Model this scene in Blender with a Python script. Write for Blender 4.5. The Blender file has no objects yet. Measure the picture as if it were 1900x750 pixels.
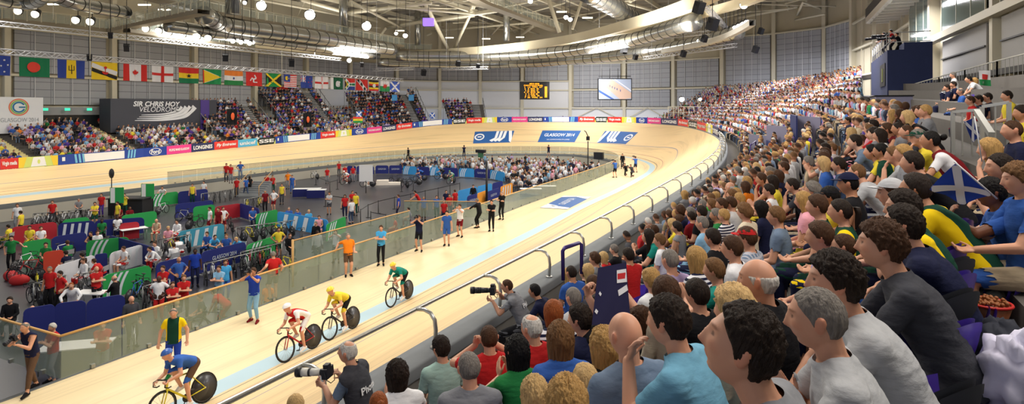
import bpy,bmesh,math,random
import numpy as np
from mathutils import Vector,Matrix,Quaternion,Euler,noise as mnoise
random.seed(7);rng=np.random.default_rng(7)
SC=bpy.context.scene;COL=SC.collection
# ------------------------------------------------------------------ camera, world, exposure
FPX,HCAM,HV,UVP=1100.0,6.8,203.0,1510.0
PHI=math.atan((UVP-950)/FPX);SP_,CP_=math.sin(PHI),math.cos(PHI)
cam=bpy.data.objects.new('camera',bpy.data.cameras.new('camera'));COL.objects.link(cam)
cam.data.sensor_width=36;cam.data.lens=36*FPX/1900;cam.data.shift_y=-(375-HV)/1900
cam.data.clip_start=.05;cam.data.clip_end=500
cam.location=(0,0,HCAM);cam.rotation_euler=(math.pi/2,0,PHI)
SC.camera=cam
world=bpy.data.worlds.new('world');SC.world=world;world.use_nodes=True
world.node_tree.nodes['Background'].inputs[0].default_value=(.82,.86,1,1)
world.node_tree.nodes['Background'].inputs[1].default_value=.95
SC.view_settings.view_transform='Standard';SC.view_settings.look='None'
SC.view_settings.gamma=1;SC.view_settings.use_curve_mapping=False
SC.view_settings.exposure=-0.10
try:
 SC.cycles.max_bounces=6;SC.cycles.diffuse_bounces=3;SC.cycles.glossy_bounces=2
 SC.cycles.transmission_bounces=4;SC.cycles.transparent_max_bounces=12
 SC.cycles.caustics_reflective=False;SC.cycles.caustics_refractive=False
 SC.cycles.sample_clamp_indirect=4;SC.cycles.use_denoising=True
except Exception:pass
def area_light(name,loc,size,power,col=(1,.96,.88),rot=(0,0,0),parent=None,sy=None):
 l=bpy.data.lights.new(name,'AREA');l.energy=power;l.color=col;l.size=size
 if sy:l.shape='RECTANGLE';l.size_y=sy
 o=bpy.data.objects.new(name,l);COL.objects.link(o);o.location=loc;o.rotation_euler=rot
 if parent:o.parent=parent
 return o
# hall floodlighting: rows of lamps under the roof, above the track and the middle of the hall, plus added fills
for x,y,pw in((-13,12,3000),(-11,34,3000),(-14,56,3000),(-24,74,3000),(-42,76,3000),(-57,62,3000),(-58,42,3000),(-58,20,3000),(-34,22,2600),(-34,48,2600)):
 area_light('hall_light',(x,y,15.2),7,pw*.90)
 if y>20:area_light('roof_fill',(x,y,14.0),7,pw*.75,(1,.95,.86),(math.pi,0,0))  # added upward fill that brightens the roof in place of bounced light
area_light('stand_light',(3,55,16),8,5500,(1,.98,1),(0,.25,0))
area_light('stand_light',(-2,82,16),8,4500,(1,.98,1),(0,.1,0))
area_light('stand_light',(-34,92,13),9,2200,(1,.98,.96),(.75,0,0))  # added fill aimed at the far end wall, no fixture there
area_light('stand_light',(3,5,13),6,900,(1,.93,.84),(0,0,0))
area_light('stand_light',(2,24,13),7,1200,(1,.95,.88),(0,0,0))
# ------------------------------------------------------------------ pixel / world helpers (track frame: s along the straight, p across)
def sp(s,p,z=0.):return Vector((-p,s,z))
def ray(u,v):
 r,k=(u-950)/FPX,(v-HV)/FPX
 return r,k
def at_depth(u,v,Y):
 r,k=ray(u,v);X=r*Y
 return sp(X*SP_+Y*CP_,-X*CP_+Y*SP_,HCAM-k*Y)
def at_z(u,v,z):
 r,k=ray(u,v)
 return at_depth(u,v,(HCAM-z)/k)
def depth_of(P):
 return P.y*CP_+(-P.x)*SP_
def project(P):
 Y=depth_of(P);X=P.y*SP_+P.x*CP_
 return 950+FPX*X/Y,HV+FPX*(HCAM-P.z)/Y
# ------------------------------------------------------------------ materials
MATS={}
def lin(c):
 return tuple(((x/12.92)if x<=.04045 else((x+.055)/1.055)**2.4)for x in c)
def mat(name,rgb,rough=.6,metal=0.,noise=.0,scale=8.,emit=0.,spec=.4,bump=0.,trans=0.,alpha=1.,stretch=None,coat=0.):
 """rgb is an sRGB triple 0..255"""
 if name in MATS:return MATS[name]
 m=bpy.data.materials.new(name);m.use_nodes=True;nt=m.node_tree;b=nt.nodes['Principled BSDF']
 c=lin([x/255 for x in rgb])+(1,)
 b.inputs['Base Color'].default_value=c;b.inputs['Roughness'].default_value=rough
 b.inputs['Metallic'].default_value=metal;b.inputs['Specular IOR Level'].default_value=spec
 if coat:b.inputs['Coat Weight'].default_value=coat
 if trans:b.inputs['Transmission Weight'].default_value=trans
 if alpha<1:b.inputs['Alpha'].default_value=alpha
 if emit:b.inputs['Emission Color'].default_value=c;b.inputs['Emission Strength'].default_value=emit
 if noise or bump:
  tc=nt.nodes.new('ShaderNodeTexCoord');mp=nt.nodes.new('ShaderNodeMapping');n=nt.nodes.new('ShaderNodeTexNoise')
  nt.links.new(tc.outputs['Object'],mp.inputs[0]);nt.links.new(mp.outputs[0],n.inputs['Vector'])
  if stretch:mp.inputs['Scale'].default_value=stretch
  n.inputs['Scale'].default_value=scale;n.inputs['Detail'].default_value=4
  if noise:
   mx=nt.nodes.new('ShaderNodeMix');mx.data_type='RGBA'
   mx.inputs[6].default_value=tuple(x*(1-noise)for x in c[:3])+(1,)
   mx.inputs[7].default_value=tuple(min(1,x*(1+noise))for x in c[:3])+(1,)
   nt.links.new(n.outputs[0],mx.inputs[0]);nt.links.new(mx.outputs[2],b.inputs['Base Color'])
  if bump:
   bp=nt.nodes.new('ShaderNodeBump');bp.inputs['Strength'].default_value=bump;bp.inputs['Distance'].default_value=.02
   nt.links.new(n.outputs[0],bp.inputs['Height']);nt.links.new(bp.outputs[0],b.inputs['Normal'])
 MATS[name]=m;return m
def mat_attr(name,attr='col',rough=.75,spec=.3):
 if name in MATS:return MATS[name]
 m=bpy.data.materials.new(name);m.use_nodes=True;nt=m.node_tree;b=nt.nodes['Principled BSDF']
 a=nt.nodes.new('ShaderNodeAttribute');a.attribute_name=attr
 nt.links.new(a.outputs['Color'],b.inputs['Base Color']);b.inputs['Roughness'].default_value=rough;b.inputs['Specular IOR Level'].default_value=spec
 MATS[name]=m;return m
# ------------------------------------------------------------------ mesh building
class MB:
 """collects vertices and faces (with a material index) for one mesh object"""
 def __init__(s):s.v=[];s.f=[];s.mi=[];s.mats=[];s.sm=[]
 def m(s,material):
  if material not in s.mats:s.mats.append(material)
  return s.mats.index(material)
 def add(s,vs,fs,material,smooth=False):
  o=len(s.v);k=s.m(material);s.v+=[tuple(v)for v in vs]
  for f in fs:s.f.append([i+o for i in f]);s.mi.append(k);s.sm.append(smooth)
  return s
 def box(s,c,size,material,rz=0.,M=None):
  x,y,z=size[0]/2,size[1]/2,size[2]/2
  R=(Matrix.Rotation(rz,4,'Z')if M is None else M)
  vs=[R@Vector((a*x,b*y,d*z))+Vector(c)for a in(-1,1)for b in(-1,1)for d in(-1,1)]
  return s.add(vs,[(0,1,3,2),(4,6,7,5),(0,4,5,1),(2,3,7,6),(0,2,6,4),(1,5,7,3)],material)
 def bar(s,a,b,w,h,material):
  """rectangular bar from a to b"""
  a,b=Vector(a),Vector(b);d=b-a;L=d.length
  if L<1e-6:return s
  q=d.to_track_quat('Y','Z').to_matrix().to_4x4()
  return s.box((a+b)/2,(w,L,h),material,M=q)
 def tube(s,pts,r,material,n=8,r2=None,closed=False,cap=True):
  pts=[Vector(p)for p in pts];N=len(pts)
  rs=r if isinstance(r,(list,tuple))else[r+((r2 if r2 is not None else r)-r)*i/max(1,N-1)for i in range(N)]
  vs=[];up=Vector((0,0,1));T0=None;X=None
  for i,p in enumerate(pts):
   a=pts[(i-1)%N]if(closed or i>0)else p;b=pts[(i+1)%N]if(closed or i<N-1)else p
   T=(b-a).normalized()
   if X is None:
    X=T.cross(up if abs(T.z)<.9 else Vector((1,0,0))).normalized()
   else:
    X=(X-T*X.dot(T))
    X=X.normalized()if X.length>1e-5 else T.orthogonal().normalized()
   Y=T.cross(X)
   for k in range(n):
    t=2*math.pi*k/n
    vs.append(p+(X*math.cos(t)+Y*math.sin(t))*rs[i])
  fs=[]
  for i in range(N if closed else N-1):
   j=(i+1)%N
   for k in range(n):
    k2=(k+1)%n;fs.append((i*n+k,i*n+k2,j*n+k2,j*n+k))
  if cap and not closed:fs.append(tuple(range(n))[::-1]);fs.append(tuple((N-1)*n+k for k in range(n)))
  return s.add(vs,fs,material,True)
 def sphere(s,c,r,material,nu=12,nv=8,sc=(1,1,1),M=None):
  vs=[];fs=[]
  for j in range(nv+1):
   th=math.pi*j/nv
   for i in range(nu):
    ph=2*math.pi*i/nu
    q=Vector((math.sin(th)*math.cos(ph)*sc[0],math.sin(th)*math.sin(ph)*sc[1],math.cos(th)*sc[2]))*r
    if M is not None:q=M@q
    vs.append(q+Vector(c))
  for j in range(nv):
   for i in range(nu):
    i2=(i+1)%nu
    if j==0:fs.append((0,(j+1)*nu+i,(j+1)*nu+i2))
    elif j==nv-1:fs.append((j*nu+i,(j+1)*nu,j*nu+i2))
    else:fs.append((j*nu+i,(j+1)*nu+i,(j+1)*nu+i2,j*nu+i2))
  return s.add(vs,fs,material,True)
 def quad(s,a,b,c,d,material):return s.add([a,b,c,d],[(0,1,2,3)],material)
 def slab(s,pts,th,material):
  """closed polygon (3d points, planar) given a thickness along its normal"""
  P=[Vector(p)for p in pts];n=(P[1]-P[0]).cross(P[2]-P[0]).normalized()*th;k=len(P)
  return s.add(P+[p+n for p in P],[tuple(range(k))[::-1],tuple(range(k,2*k))]+[(i,(i+1)%k,k+(i+1)%k,k+i)for i in range(k)],material)
 def grid(s,rows,material,smooth=True,closed=False):
  """rows: list of equal-length lists of points"""
  n=len(rows[0]);vs=[p for r in rows for p in r];fs=[]
  for i in range(len(rows)-1):
   for j in range(n if closed else n-1):
    j2=(j+1)%n;fs.append((i*n+j,i*n+j2,(i+1)*n+j2,(i+1)*n+j))
  return s.add(vs,fs,material,smooth)
 def build(s,name,parent=None,loc=None,rz=None):
  me=bpy.data.meshes.new(name);me.from_pydata(s.v,[],s.f);me.validate(verbose=False)
  for m_ in s.mats:me.materials.append(m_)
  if len(me.polygons)==len(s.mi):
   me.polygons.foreach_set('material_index',s.mi);me.polygons.foreach_set('use_smooth',s.sm)
  me.update()
  o=bpy.data.objects.new(name,me);COL.objects.link(o)
  if parent is not None:o.parent=parent
  if loc is not None:o.location=loc
  if rz is not None:o.rotation_euler=(0,0,rz)
  return o
def tag(o,label=None,cat=None,group=None,kind=None):
 if label:o['label']=label
 if cat:o['category']=cat
 if group:o['group']=group
 if kind:o['kind']=kind
 return o
def struct(o):o['kind']='structure';return o
def empty(name,loc=(0,0,0),rz=0.,label=None,cat=None,group=None):
 o=bpy.data.objects.new(name,None);COL.objects.link(o);o.location=loc;o.rotation_euler=(0,0,rz);o.empty_display_size=.2
 return tag(o,label,cat,group)
def dup(root,loc,rz=0.,label=None,group=None,scale=None):
 r=root.copy();COL.objects.link(r);r.location=loc;r.rotation_euler=(0,0,rz)
 if scale:r.scale=(scale,)*3 if not isinstance(scale,tuple)else scale
 if label:r['label']=label
 if group:r['group']=group
 for ch in list(root.children):
  c=ch.copy();COL.objects.link(c);c.parent=r
  for g in ch.children:
   d=g.copy();COL.objects.link(d);d.parent=c
 return r
def text_polys(txt,size=1.,shear=0.,bold=0.):
 """flat triangles of a text, as (verts2d, faces), centred"""
 cu=bpy.data.curves.new('t','FONT');cu.body=txt;cu.size=size;cu.shear=shear;cu.offset=bold;cu.resolution_u=3
 cu.align_x='CENTER';cu.align_y='CENTER'
 o=bpy.data.objects.new('t',cu);COL.objects.link(o)
 bpy.context.view_layer.update()
 me=bpy.data.meshes.new_from_object(o.evaluated_get(bpy.context.evaluated_depsgraph_get()))
 vs=[(v.co.x,v.co.y)for v in me.vertices];fs=[tuple(p.vertices)for p in me.polygons]
 bpy.data.objects.remove(o);bpy.data.curves.remove(cu);bpy.data.meshes.remove(me)
 return vs,fs
def text_on(mb,txt,width,height,M,material,shear=0.,bold=0.):
 """put a text in the local xz plane of matrix M, fitted to width x height"""
 vs,fs=text_polys(txt,1,shear,bold)
 if not vs:return mb
 xs=[v[0]for v in vs];ys=[v[1]for v in vs];w=max(xs)-min(xs);h=max(ys)-min(ys)
 cx,cy=(max(xs)+min(xs))/2,(max(ys)+min(ys))/2
 return mb.add([M@Vector(((x-cx)/w*width,0,(y-cy)/h*height))for x,y in vs],fs,material)
def catmull(P,n=8):
 P=[np.array(p,float)for p in P];out=[]
 P=[2*P[0]-P[1]]+P+[2*P[-1]-P[-2]]
 for i in range(1,len(P)-2):
  a,b,c,d=P[i-1:i+3]
  for k in range(n):
   t=k/n;out.append(.5*((2*b)+(c-a)*t+(2*a-5*b+4*c-d)*t*t+(3*b-a-3*c+d)*t**3))
 out.append(P[-2]);return np.array(out)

# ================================================================== TRACK
PAIR=[((-25,12.9),(-25,6,2.9)),((-8,13),(-8,5.9,2.9)),((10,13.3),(10,5.65,2.95)),((20,13.7),(20,5.4,3.1)),((30,14.2),(31,5.2,3.35)),((38,14.7),(40,5.5,3.6)),
  ((48,15),(49,6.5,3.95)),((58,15.6),(57,7.9,4.15)),((66,16.5),(66,10.2,4.3)),((73,18.3),(76,13.4,4.4)),((80,22),(86.0,17.8,4.5)),((85,27),(93,24.5,4.58)),((87.7,32),(96,32.5,4.6)),
  ((86.5,39),(94.5,41.5,4.58)),((83,45.5),(90,49.5,4.5)),((77.5,50.8),(83,56.5,4.1)),((69,54),(72.5,61,3.1)),((58,55.8),(59.5,62.8,2.45)),((45,56.2),(45.5,63.2,1.95)),
  ((30,55.5),(30,62.6,1.6)),((10,55),(10,62,1.6)),((-20,54.5),(-20,61.5,1.6)),((-45,54),(-45,61,1.6))]
INN=catmull([a for a,b in PAIR],10);OUT=catmull([b for a,b in PAIR],10);NT=len(INN)
def fr_at(t,A):
 t=min(max(t,0),NT-1.001);i=int(t);f=t-i;return A[i]*(1-f)+A[i+1]*f
def rim(t,d=0.,dz=0.):
 """point d metres outside the track's top edge at parameter t"""
 O=fr_at(t,OUT);a=fr_at(max(t-.5,0),OUT);b=fr_at(min(t+.5,NT-1.01),OUT);T=np.array([b[0]-a[0],b[1]-a[1]]);T/=max(np.linalg.norm(T),1e-9)
 n=np.array([T[1],-T[0]]);return sp(O[0]+n[0]*d,O[1]+n[1]*d,O[2]+dz)
def rim_t(u,lo=20,hi=None):
 """parameter where the top edge shows at picture column u (first crossing after lo)"""
 hi=hi or NT-3
 best=min((abs(project(rim(t))[0]-u),t)for t in np.arange(lo,hi,.25)if depth_of(rim(t))>3);return best[1]
def bandw(t):return .62+1.1*min(1,max(0,(t-90)/70))
def on_track(t,w,dz=0.):
 """w: 0 at the inner edge of the blue band, 1 at the top edge"""
 I=fr_at(t,INN);O=fr_at(t,OUT);W=math.hypot(O[0]-I[0],O[1]-I[1]);b=bandw(t)/W
 z=0. if w<b else O[2]*((w-b)/(1-b))**1.12
 return sp(I[0]+(O[0]-I[0])*w,I[1]+(O[1]-I[1])*w,z+dz)
def wood_material(name,rgb,lines=False):
 m=bpy.data.materials.new(name);m.use_nodes=True;nt=m.node_tree;b=nt.nodes['Principled BSDF'];L=nt.links.new
 uv=nt.nodes.new('ShaderNodeUVMap');mp=nt.nodes.new('ShaderNodeMapping');mp.inputs['Scale'].default_value=(.22,9,1);L(uv.outputs[0],mp.inputs[0])
 n=nt.nodes.new('ShaderNodeTexNoise');n.inputs['Scale'].default_value=1;n.inputs['Detail'].default_value=6;L(mp.outputs[0],n.inputs['Vector'])
 n2=nt.nodes.new('ShaderNodeTexNoise');mp2=nt.nodes.new('ShaderNodeMapping');mp2.inputs['Scale'].default_value=(.05,1.1,1);L(uv.outputs[0],mp2.inputs[0]);L(mp2.outputs[0],n2.inputs['Vector']);n2.inputs['Scale'].default_value=1
 ad=nt.nodes.new('ShaderNodeMath');ad.operation='ADD';L(n.outputs[0],ad.inputs[0]);L(n2.outputs[0],ad.inputs[1])
 rp=nt.nodes.new('ShaderNodeValToRGB');c=lin([x/255 for x in rgb])
 rp.color_ramp.elements[0].position=.62;rp.color_ramp.elements[0].color=tuple(x*.80 for x in c)+(1,)
 rp.color_ramp.elements[1].position=1.3/1.3;rp.color_ramp.elements[1].color=tuple(min(1,x*1.15)for x in c)+(1,)
 L(ad.outputs[0],rp.inputs[0]);col=rp.outputs[0]
 sx=nt.nodes.new('ShaderNodeSeparateXYZ');L(uv.outputs[0],sx.inputs[0])
 if lines:
  for v0,wd,cc in((.95+.20,.05,(.02,.02,.02)),(.95+.85,.05,(.35,.12,.10)),(.95+2.5,.06,(.10,.14,.30))):
   q=nt.nodes.new('ShaderNodeMath');q.operation='COMPARE';q.inputs[1].default_value=v0+wd/2;q.inputs[2].default_value=wd/2;L(sx.outputs[1],q.inputs[0])
   mx=nt.nodes.new('ShaderNodeMix');mx.data_type='RGBA';L(q.outputs[0],mx.inputs[0]);L(col,mx.inputs[6]);mx.inputs[7].default_value=cc+(1,);col=mx.outputs[2]
 L(col,b.inputs['Base Color']);b.inputs['Roughness'].default_value=.42;b.inputs['Specular IOR Level'].default_value=.35
 return m
def strip(name,rows,material,uvs=None,parent=None):
 mb=MB();mb.grid(rows,material);o=mb.build(name,parent);me=o.data
 if uvs is not None:
  n=len(rows[0]);lay=me.uv_layers.new(name='UVMap');flat=[uv for r in uvs for uv in r]
  for l in me.loops:lay.data[l.index].uv=flat[l.vertex_index]
 return o
ALEN=np.concatenate([[0],np.cumsum(np.linalg.norm(np.diff(INN,axis=0),axis=1))])
WOOD=wood_material('pale_pine_track',(216,188,142),True);WOODF=wood_material('pale_pine_apron',(214,194,154))
bandm=mat('blue_band_paint',(168,194,206),.5)
wsteps=[.95/8,.15,.2,.25,.3,.4,.5,.6,.7,.8,.9,1.]
rows=[];uvs=[];rowb=[]
for i in range(NT):
 W=math.hypot(OUT[i][0]-INN[i][0],OUT[i][1]-INN[i][1]);b=bandw(i)/W;ws=[b+(1-b)*k/12 for k in range(13)]
 rows.append([on_track(i,w)for w in ws]);uvs.append([(ALEN[i],w*W-bandw(i)+.95)for w in ws]);rowb.append([on_track(i,0),on_track(i,b)])
struct(strip('floor_track_banking',rows,WOOD,uvs));struct(strip('floor_blue_band',rowb,bandm))
# flat safety apron between the blue band and the infield balustrade, infield floor 1.25 m lower
ZI=-1.25
def apron_in(i,w=4.0):
 a=INN[max(i-1,0)];b=INN[min(i+1,NT-1)];T=(b-a)/np.linalg.norm(b-a);n=np.array([-T[1],T[0]]);return INN[i]+n*w
AIN=[]
for i in range(NT):
 w=3.7
 if INN[i][1]>40:w=3.6
 AIN.append(apron_in(i,w))
AIN=np.array(AIN)
struct(strip('floor_safety_apron',[[sp(*AIN[i],0),sp(*(AIN[i]*.5+INN[i]*.5),0),sp(*INN[i],0)]for i in range(NT)],WOODF,[[(ALEN[i],-3.7),(ALEN[i],-1.8),(ALEN[i],0)]for i in range(NT)]))
wall_in=mat('infield_wall_paint',(176,172,160),.7);kerb=mat('grey_kerb',(92,96,98),.6)
struct(strip('wall_infield',[[sp(*AIN[i],ZI-.05),sp(*AIN[i],-.35)]for i in range(NT)],wall_in));struct(strip('trim_infield_edge',[[sp(*AIN[i],-.35),sp(*AIN[i],0.005),sp(*(AIN[i]*.96+INN[i]*.04),.005)]for i in range(NT)],kerb))
mb=MB();infl=mat('infield_dark_floor',(58,59,66),.34,noise=.12,scale=.6)
poly=[sp(*AIN[i],ZI)for i in range(0,NT,2)];mb.add(poly,[tuple(range(len(poly)))],infl);struct(mb.build('floor_infield'))
# ---- painted sponsor-style panels on the banking and the floor
def drape(mb,vs2,fs,material,t0,w0,du,dv,dz=.012,shear=0.):
 """2d shape (metres) laid on the banking: x along the track, y up the slope"""
 W=8.0;out=[]
 for x,y in vs2:out.append(on_track(t0+(x+shear*y)*du,w0+y*dv,dz))
 mb.add(out,fs,material)
blp=mat('decal_blue',(44,92,156),.5);whp=mat('decal_white',(232,234,238),.5)
def gridrect(x0,x1,y0,y1,n=14,m=4):
 vs=[(x0+(x1-x0)*i/n,y0+(y1-y0)*j/m)for j in range(m+1)for i in range(n+1)]
 return vs,[(j*(n+1)+i,j*(n+1)+i+1,(j+1)*(n+1)+i+1,(j+1)*(n+1)+i)for j in range(m)for i in range(n)]
def track_panel(u0,u1,kind,label,name='track_logo_panel'):
 t0,t1=rim_t(u0,80),rim_t(u1,80)
 if t0>t1:t0,t1=t1,t0
 tc=(t0+t1)/2;L=(rim(t0)-rim(t1)).length;du=(t1-t0)/L
 # x in metres along increasing t; picture right is smaller t
 flip=-1
 mb=MB();vs,fs=gridrect(-L/2,L/2,-1.35,1.35);drape(mb,vs,fs,blp,tc,.60,du,1/8.2,.01,shear=-.22*1)
 o=mb.build(name);tag(o,label,'painted panel')
 m2=MB()
 def poly2(pts):drape(m2,[(flip*x,y)for x,y in pts],[tuple(range(len(pts)))],whp,tc,.60,du,1/8.2,.02,shear=-.22)
 if kind=='text':
  a,f=text_polys('GLASGOW 2014',1.5,.2,.02);xs=[q[0]for q in a];k=L*.78/(max(xs)-min(xs));drape(m2,[(flip*x*k,y*k*1.25+.3)for x,y in a],f,whp,tc,.60,du,1/8.2,.02)
  a,f=text_polys('XX COMMONWEALTH GAMES',.6);xs=[q[0]for q in a];k=L*.6/(max(xs)-min(xs));drape(m2,[(flip*x*k,y*k*1.2-.75)for x,y in a],f,whp,tc,.60,du,1/8.2,.02)
 else:
  sg=1 if kind=='left' else-1
  for q in range(3): # white folded bars of the athletics-lane emblem
   x=sg*(.05+q*.10)*L
   poly2([(x,1.3),(x+sg*.07*L,1.3),(x+sg*.055*L,-.2),(x-sg*.015*L,-.2)]);poly2([(x-sg*.015*L,-.2),(x+sg*.055*L,-.2),(x-sg*.06*L,-1.1),(x-sg*.14*L,-.75)])
  poly2([(sg*.36*L,1.35),(sg*.44*L,1.35),(sg*.50*L,-.3),(sg*.5*L,-1.35),(sg*.44*L,-1.0)])
  cx=-sg*.36*L;ring=[(cx+math.cos(a)*.9,.1+math.sin(a)*.75)for a in np.linspace(0,2*math.pi,17)[:-1]];ri=[(cx+math.cos(a)*.65,.1+math.sin(a)*.5)for a in np.linspace(0,2*math.pi,17)[:-1]]
  for i in range(16):poly2([ring[i],ring[(i+1)%16],ri[(i+1)%16],ri[i]])
  poly2([(cx-.35,.25),(cx+.35,.25),(cx+.35,.0),(cx-.35,.0)])
 m2.build('white_lettering' if kind=='text' else 'white_emblem',o)
track_panel(876,952,'left','blue painted panel with white ribbon emblem, leftmost of three high on the far bend')
track_panel(1006,1080,'text','blue painted panel reading GLASGOW 2014, middle of three high on the far bend')
track_panel(1127,1196,'right','blue painted panel with white ribbon emblem, rightmost of three high on the far bend')
def floor_panel():
 q=[at_z(1002,386,0),at_z(1052,389,0),at_z(1097,366,0),at_z(1046,364,0)];mb=MB();q=[p+V3(0,0,.01)for p in q]
 mb.quad(*q,blp);o=mb.build('floor_logo_panel');tag(o,'blue and white painted panel lying on the flat apron beside the glass balustrade','painted panel')
 B=lambda a,b,dz=.02:q[0].lerp(q[3],a).lerp(q[1].lerp(q[2],a),b)+V3(0,0,dz)
 m2=MB()
 for pts in([(0,0),(.22,0),(.10,1),(0,1)],[(.88,0),(1,0),(1,1),(.80,1),(.95,.5)],[(.25,0),(.30,0),(.18,.5),(.13,.35)]):m2.add([B(a,b)for a,b in pts],[tuple(range(len(pts)))],whp)
 a,f=text_polys('GLASGOW 2014',1);xs=[x for x,y in a];w=max(xs)-min(xs);m2.add([B(.56+x/w*.5,.5-y*.35)for x,y in a],f,whp);m2.build('white_lettering',o)
V3=lambda*a:Vector(a)
floor_panel()
# ================================================================== ADVERTISING BOARDS round the top edge
ADS=[(-60,0,'blue'),(0,34,'red'),(34,106,'green'),(106,270,'ribbon'),(270,311,'oval'),(311,357,'pink'),(357,401,'watch'),(401,443,'airline'),(443,480,'cyan'),(480,513,'black'),(513,594,'ribbon'),(594,623,'red'),(623,653,'green'),(653,681,'oval'),(681,710,'pink'),(710,737,'watch'),(737,766,'airline'),(766,838,'ribbon'),(840,866,'black'),(866,895,'red'),(895,922,'green'),(922,950,'oval'),(950,979,'pink'),(979,1008,'watch'),(1008,1073,'ribbon'),(1073,1103,'airline'),(1103,1128,'black'),(1128,1153,'red'),(1153,1179,'green'),(1179,1201,'oval'),(1201,1225,'pink'),(1225,1257,'watch'),(1257,1275,'airline'),(1275,1292,'black'),(1292,1308,'red'),(1308,1320,'green'),(1320,1331,'watch')]
ADK={'blue':((30,62,150),None),'red':((214,50,44),'Virgin media'),'green':((212,226,120),None),'ribbon':((34,66,156),None),'oval':((26,60,150),'Ford'),'pink':((224,62,140),'PEOPLE MAKE GLASGOW'),'watch':((40,48,92),'LONGINES'),'airline':((222,60,52),'Fly Emirates'),'cyan':((90,186,226),'unicef'),'black':((36,44,40),'SSE')}
ADL={'blue':'plain blue','red':'red','green':'green and yellow leafy','ribbon':'ribboned blue and white','oval':'blue oval-badged','pink':'bright pink lettered','watch':'navy white-lettered','airline':'red slant-lettered','cyan':'light blue','black':'black and green edged'}
BH=.92
t_hi={}
def ad_board(u0,u1,kind,where):
 t0,t1=(rim_t(u0,70),rim_t(u1,70))if u1<1325 else(rim_t(u0,70,110),rim_t(u1,70,110))
 if abs(t0-t1)<.2:return
 ta,tb=(t0,t1)if t0>t1 else(t1,t0) # ta shows on the left
 n=max(4,int(abs(ta-tb)*1.2)+1);P=lambda x,y,d=.10:rim(ta+(tb-ta)*x,d,.02+y*BH)
 c,txt=ADK[kind];base=mat('board_'+kind,c,.5);white=mat('board_white',(236,238,240),.5)
 mb=MB();fr=[[P(i/n,0),P(i/n,1)]for i in range(n+1)];bk=[[P(i/n,1,.16),P(i/n,0,.16)]for i in range(n+1)]
 mb.grid([[a[0],a[1],b[0],b[1]]for a,b in zip(fr,bk)],base,False);o=mb.build('advertising_board');tag(o,where,'advertising board','boards round the top edge of the track')
 m2=MB();pp=lambda pts,m_,d=.085:m2.add([P(x,y,d)for x,y in pts],[tuple(range(len(pts)))],m_)
 Lm=(P(0,0)-P(1,0)).length;asp=BH/max(Lm,.1)
 if txt:
  k,f=text_polys(txt,1,.25 if kind=='airline' else 0,.03);xs=[a for a,b in k];ys=[b for a,b in k];w=max(xs)-min(xs);h=max(ys)-min(ys);cx,cy=(max(xs)+min(xs))/2,(max(ys)+min(ys))/2
  sx_=.82 if kind!='oval' else .36;sy_=.5 if kind!='pink' else .3
  m2.add([P(.5+(a-cx)/w*sx_,.5+(b-cy)/h*sy_,.075)for a,b in k],f,white)
 if kind=='oval':
  a=np.linspace(0,2*math.pi,21)[:-1]
  for i in range(20):j=(i+1)%20;pp([(.5+.26*math.cos(a[i]),.5+.40*math.sin(a[i])),(.5+.26*math.cos(a[j]),.5+.40*math.sin(a[j])),(.5+.235*math.cos(a[j]),.5+.35*math.sin(a[j])),(.5+.235*math.cos(a[i]),.5+.35*math.sin(a[i]))],white)
 if kind=='ribbon':
  for i in range(8):pp([(.26+i*.06,.08),(.32+i*.06,.08),(.32+i*.06,.92),(.26+i*.06,.92)],white)
  lb=mat('board_light_blue',(120,190,226),.5)
  for x in(.16,.20,.24):pp([(x,.95),(x+.022,.95),(x+.035,.05),(x+.013,.05)],lb)
  for x in(.78,.82,.86):pp([(x,.05),(x+.022,.05),(x+.035,.95),(x+.013,.95)],lb)
  pp([(.04,.35),(.07,.35),(.07,.75),(.04,.75)],white)
 if kind=='green':
  g_=mat('board_green',(44,160,78),.5);yl=mat('board_yellow',(238,206,60),.5)
  pp([(.30,.05),(.70,.05),(.64,.95),(.36,.95)],white);pp([(0,0),(.12,0),(.2,1),(0,1)],yl);pp([(.88,0),(1,0),(1,1),(.80,1)],yl)
  for sx_ in(-1,1):
   for y in(.2,.5,.8):pp([(.5+sx_*.16,y),(.5+sx_*.24,y-.13),(.5+sx_*.33,y),(.5+sx_*.24,y+.13)][::sx_],g_)
  a=np.linspace(0,2*math.pi,13)[:-1];pp([(.5+.035*math.cos(x),.5+.22*math.sin(x))for x in a],g_,.07)
 if kind=='red':
  pass
 if kind=='black':
  yl=mat('board_yellow',(238,206,60),.5);g_=mat('board_green',(44,160,78),.5)
  pp([(0,0),(.10,0),(.0,.6)],yl);pp([(.9,0),(1,0),(1,.6)],g_);pp([(0,.75),(0,1),(.12,1)],white)
 if m2.v:m2.build('design_print',o)
placed=[]
for i,(u0,u1,kind)in enumerate(ADS):
 prv=ADS[i-1][2]if i else None;nxt=ADS[i+1][2]if i<len(ADS)-1 else None
 if i==0:lb='plain blue advertising board at the far left end of the boards'
 else:
  same=[j for j in range(len(ADS))if ADS[j][2]==kind];k=same.index(i)
  zone='along the far straight' if u1<600 else('where the far straight meets the bend' if u1<870 else('on the far bend' if u1<1210 else 'on the right side of the bend'))
  lb=ADL[kind]+(' advertising board' if 'board' not in ADL[kind]else '')+' '+zone
  zs=[j for j in same if('along' if ADS[j][1]<600 else 'where' if ADS[j][1]<870 else 'on the far' if ADS[j][1]<1210 else 'on the r')==zone.split(' bend')[0][:len('on the far')].rstrip()or False]
 placed.append(lb);
cnt={}
for l in placed:cnt[l]=cnt.get(l,0)+1
SHORT={'blue':'plain blue','red':'red','green':'green leaf','ribbon':'ribbon','oval':'oval badge','pink':'pink','watch':'serif capitals','airline':'slanted lettering','cyan':'light blue','black':'black'}
ordn={0:'leftmost',1:'rightmost'}
seen={}
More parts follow.
